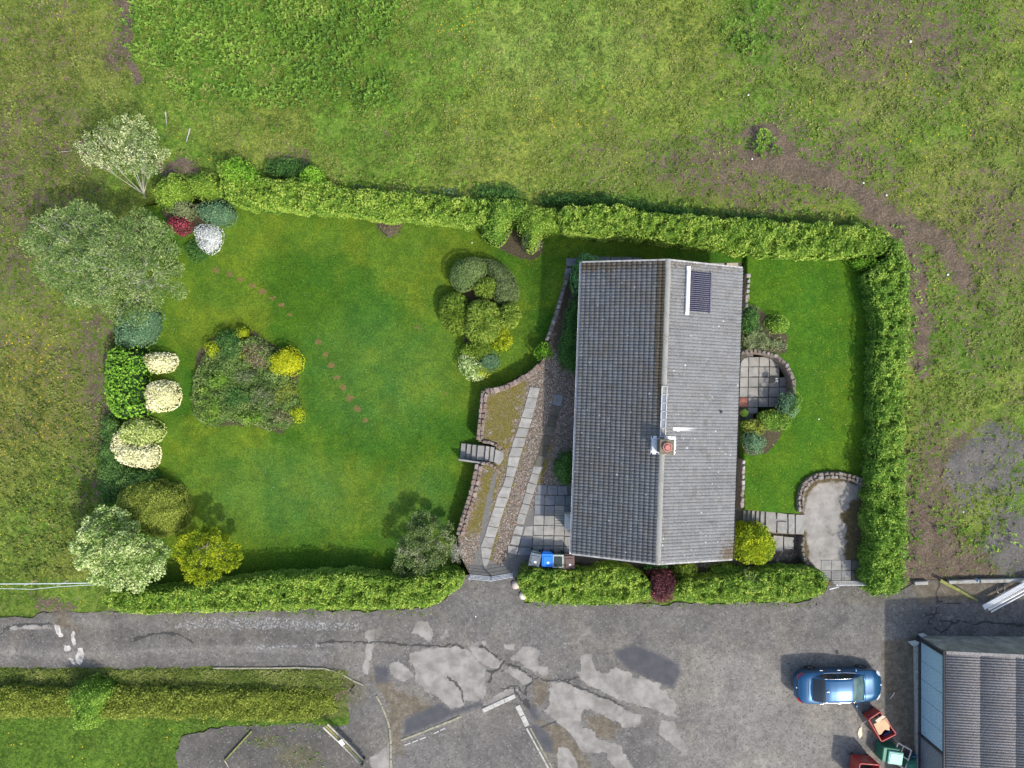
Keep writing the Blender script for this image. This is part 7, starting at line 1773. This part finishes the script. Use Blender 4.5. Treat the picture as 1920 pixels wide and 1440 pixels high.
mb = MB(); q = W(641, 1392, tz(641)+.8); mb.box((q[0], q[1], tz(641)+0.84), (0.22, 0.34, 0.03), rz=0.6); tag(mb.build('notice_board', M_stk), 'small white plate fixed on the weathered timber rails', 'plate')

# fence, left of the hedge
fn = empty('rail_fence', W(0, 1094, -0.7), 'thin white railed fence running from the left edge to the silver tree', 'fence')
M_gw = flat_mat('galvanised_wire', (0.50, 0.56, 0.54), 0.5, var=0.1)
mb = MB(); mb.tube([W(-40, 1095, 0.25), W(60, 1094.5, 0.25), W(120, 1094, 0.25), W(200, 1092, 0.25)], 0.028, 6); mb.build('rail', M_gw, fn)
mb = MB(); mb.tube([W(-40, 1103, 0.1), W(30, 1104, 0.1), W(60, 1105, 0.1), W(110, 1100, 0.1), W(200, 1095, 0.1)], 0.016, 5); mb.build('rail', M_gw, fn)
for px in (-20, 52, 113, 175): mb = MB(); q = W(px, 1095, 0); mb.box((q[0], q[1]-0.0, -0.25), (0.06, 0.06, 1.05)); mb.build('post', M_wood, fn)
# right: long low concrete beams, metal strips, rope
M_conc = flat_mat('old_concrete', (0.27, 0.26, 0.235), 0.9, var=0.3, scale=3, dirt=(0.15, 0.145, 0.10))
for i, (a, b, lab) in enumerate([((1711,1092),(1736,1091),'short concrete kerb piece left of the mossy pole'), ((1775,1090),(1832,1088),'concrete kerb piece just right of the mossy pole'), ((1834,1088),(1930,1086),'longest concrete kerb piece running off the right edge')]):
    g = tz(a[0]); A = Vector(W(a[0], a[1], g)); B = Vector(W(b[0], b[1], g)); d = B-A
    mb = MB(); mb.box(((A.x+B.x)/2, (A.y+B.y)/2, g+0.12), (d.length, 0.20, 0.24), rz=math.atan2(d.y, d.x), bev=0.02); tag(mb.build('kerb', M_conc), lab, 'kerb', 'concrete kerb pieces above the barn')
M_strip = flat_mat('white_coated_steel', (0.55, 0.56, 0.56), 0.35, 0.5, var=0.1)
def strip(label, a, b, wpx, z, ribs):
    A = Vector(W(a[0], a[1], z)); B = Vector(W(b[0], b[1], z)); d = B-A; n = Vector((-d.y, d.x, 0)).normalized(); wd = wpx*S
    mb = MB(); mb.box(((A.x+B.x)/2, (A.y+B.y)/2, z), (d.length, wd, 0.03), rz=math.atan2(d.y, d.x))
    for k in range(ribs): o_ = n*(wd*((k+.5)/ribs-.5)); mb.box(((A.x+B.x)/2+o_.x, (A.y+B.y)/2+o_.y, z+0.03), (d.length-.02, 0.03, 0.035), rz=math.atan2(d.y, d.x))
    tag(mb.build('metal_sheet', M_strip), label, 'metal sheet', 'white metal strips leaning beside the barn')
g = tz(1880)
strip('broad ribbed white metal sheet, uppermost of the strips at the right edge', (1844,1139), (1945,1082), 9, g+0.45, 4)
strip('narrow white metal strip, middle one of those at the right edge', (1853,1143), (1950,1090), 4, g+0.38, 1)
strip('narrow white metal strip, lowest one of those at the right edge', (1858,1147), (1950,1097), 3, g+0.30, 1)
mb = MB(); mb.tube([W(1871,1100,g+.05), W(1868,1107,g+.05), W(1872,1112,g+.05), W(1879,1113,g+.05), W(1884,1108,g+.05), W(1883,1096,g+.05), W(1895,1091,g+.05), W(1925,1089,g+.08)], 0.018, 5); tag(mb.build('rope', flat_mat('white_rope', (0.55, 0.53, 0.48), 0.9), None, True), 'white rope lying in a loop near the right edge', 'rope')
mb = MB(); q = W(1833, 1089, tz(1833)+.25); mb.tube([(q[0]-.05, q[1]+.12, q[2]-.1), (q[0], q[1], q[2]+.05), (q[0]+.06, q[1]-.12, q[2]-.1)], 0.03, 5); tag(mb.build('rope', flat_mat('blue_rope', (0.10, 0.30, 0.50), 0.8)), 'scrap of blue rope tied round the concrete kerb', 'rope')

# ------------------------------------------------------------ kerbs in the yard, stone by stone
M_kerb = flat_mat('pale_kerb_stone', (0.33, 0.32, 0.29), 0.9, var=0.2, scale=5); M_kerb2 = flat_mat('mossy_kerb', (0.21, 0.20, 0.14), 0.9, var=0.35, scale=5)
def kerb_run(label, pts, wpx, step, mat, hgt=0.10, gap=0.03, skip=()):
    P = resample([W(p[0], p[1], tz(p[0]))[:2] for p in pts], step); g0 = tz(pts[0][0])
    t = empty('kerb', (P[0].x, P[0].y, g0), label, 'kerb')
    for i in range(len(P)-1):
        if i in skip: continue
        d = P[i+1]-P[i]; c = (P[i]+P[i+1])/2; g = 0.03*c.x
        mb = MB(); mb.box((c.x, c.y, g+hgt/2-0.02+rs.uniform(-.008, .008)), (d.length-gap, wpx*S, hgt), rz=math.atan2(d.y, d.x)+rs.gauss(0, .01), bev=0.01); mb.build('kerb_stone', mat, t)
kerb_run('row of broad pale kerb stones at the top of the lower yard', [(905,1332),(966,1304)], 8, 0.72, M_kerb, 0.08)
kerb_run('short row of broad pale flags below the kerb corner', [(970,1322),(989,1361)], 9, 0.6, M_kerb, 0.08)
kerb_run('narrow kerb running down from the pale flags to the bottom edge', [(987,1364),(1034,1450)], 3, 0.75, M_kerb, 0.10)
kerb_run('second narrow kerb beside it, on the patched tarmac side', [(994,1364),(1041,1450)], 2.5, 0.75, M_kerb2, 0.08)
kerb_run('mossy kerb on the upper edge of the lower yard', [(752,1388),(790,1373),(840,1353),(866,1342)], 4, 0.7, M_kerb2, 0.08, skip=())
kerb_run('broken line of pale kerb pieces below the mossy kerb', [(757,1397),(800,1381),(836,1364)], 2.5, 0.45, M_kerb, 0.07, gap=0.1, skip=(3,))
kerb_run('curved kerb at the left side of the lower yard', [(706,1303),(716,1322),(725,1345),(731,1365),(733,1395),(733,1450)], 3.5, 0.75, M_kerb2, 0.10)
kerb_run('curved kerb round the end of the grass verge', [(400,1252),(500,1252),(560,1251),(610,1253),(640,1262),(662,1275),(682,1284)], 3.0, 0.8, M_kerb2, 0.12)
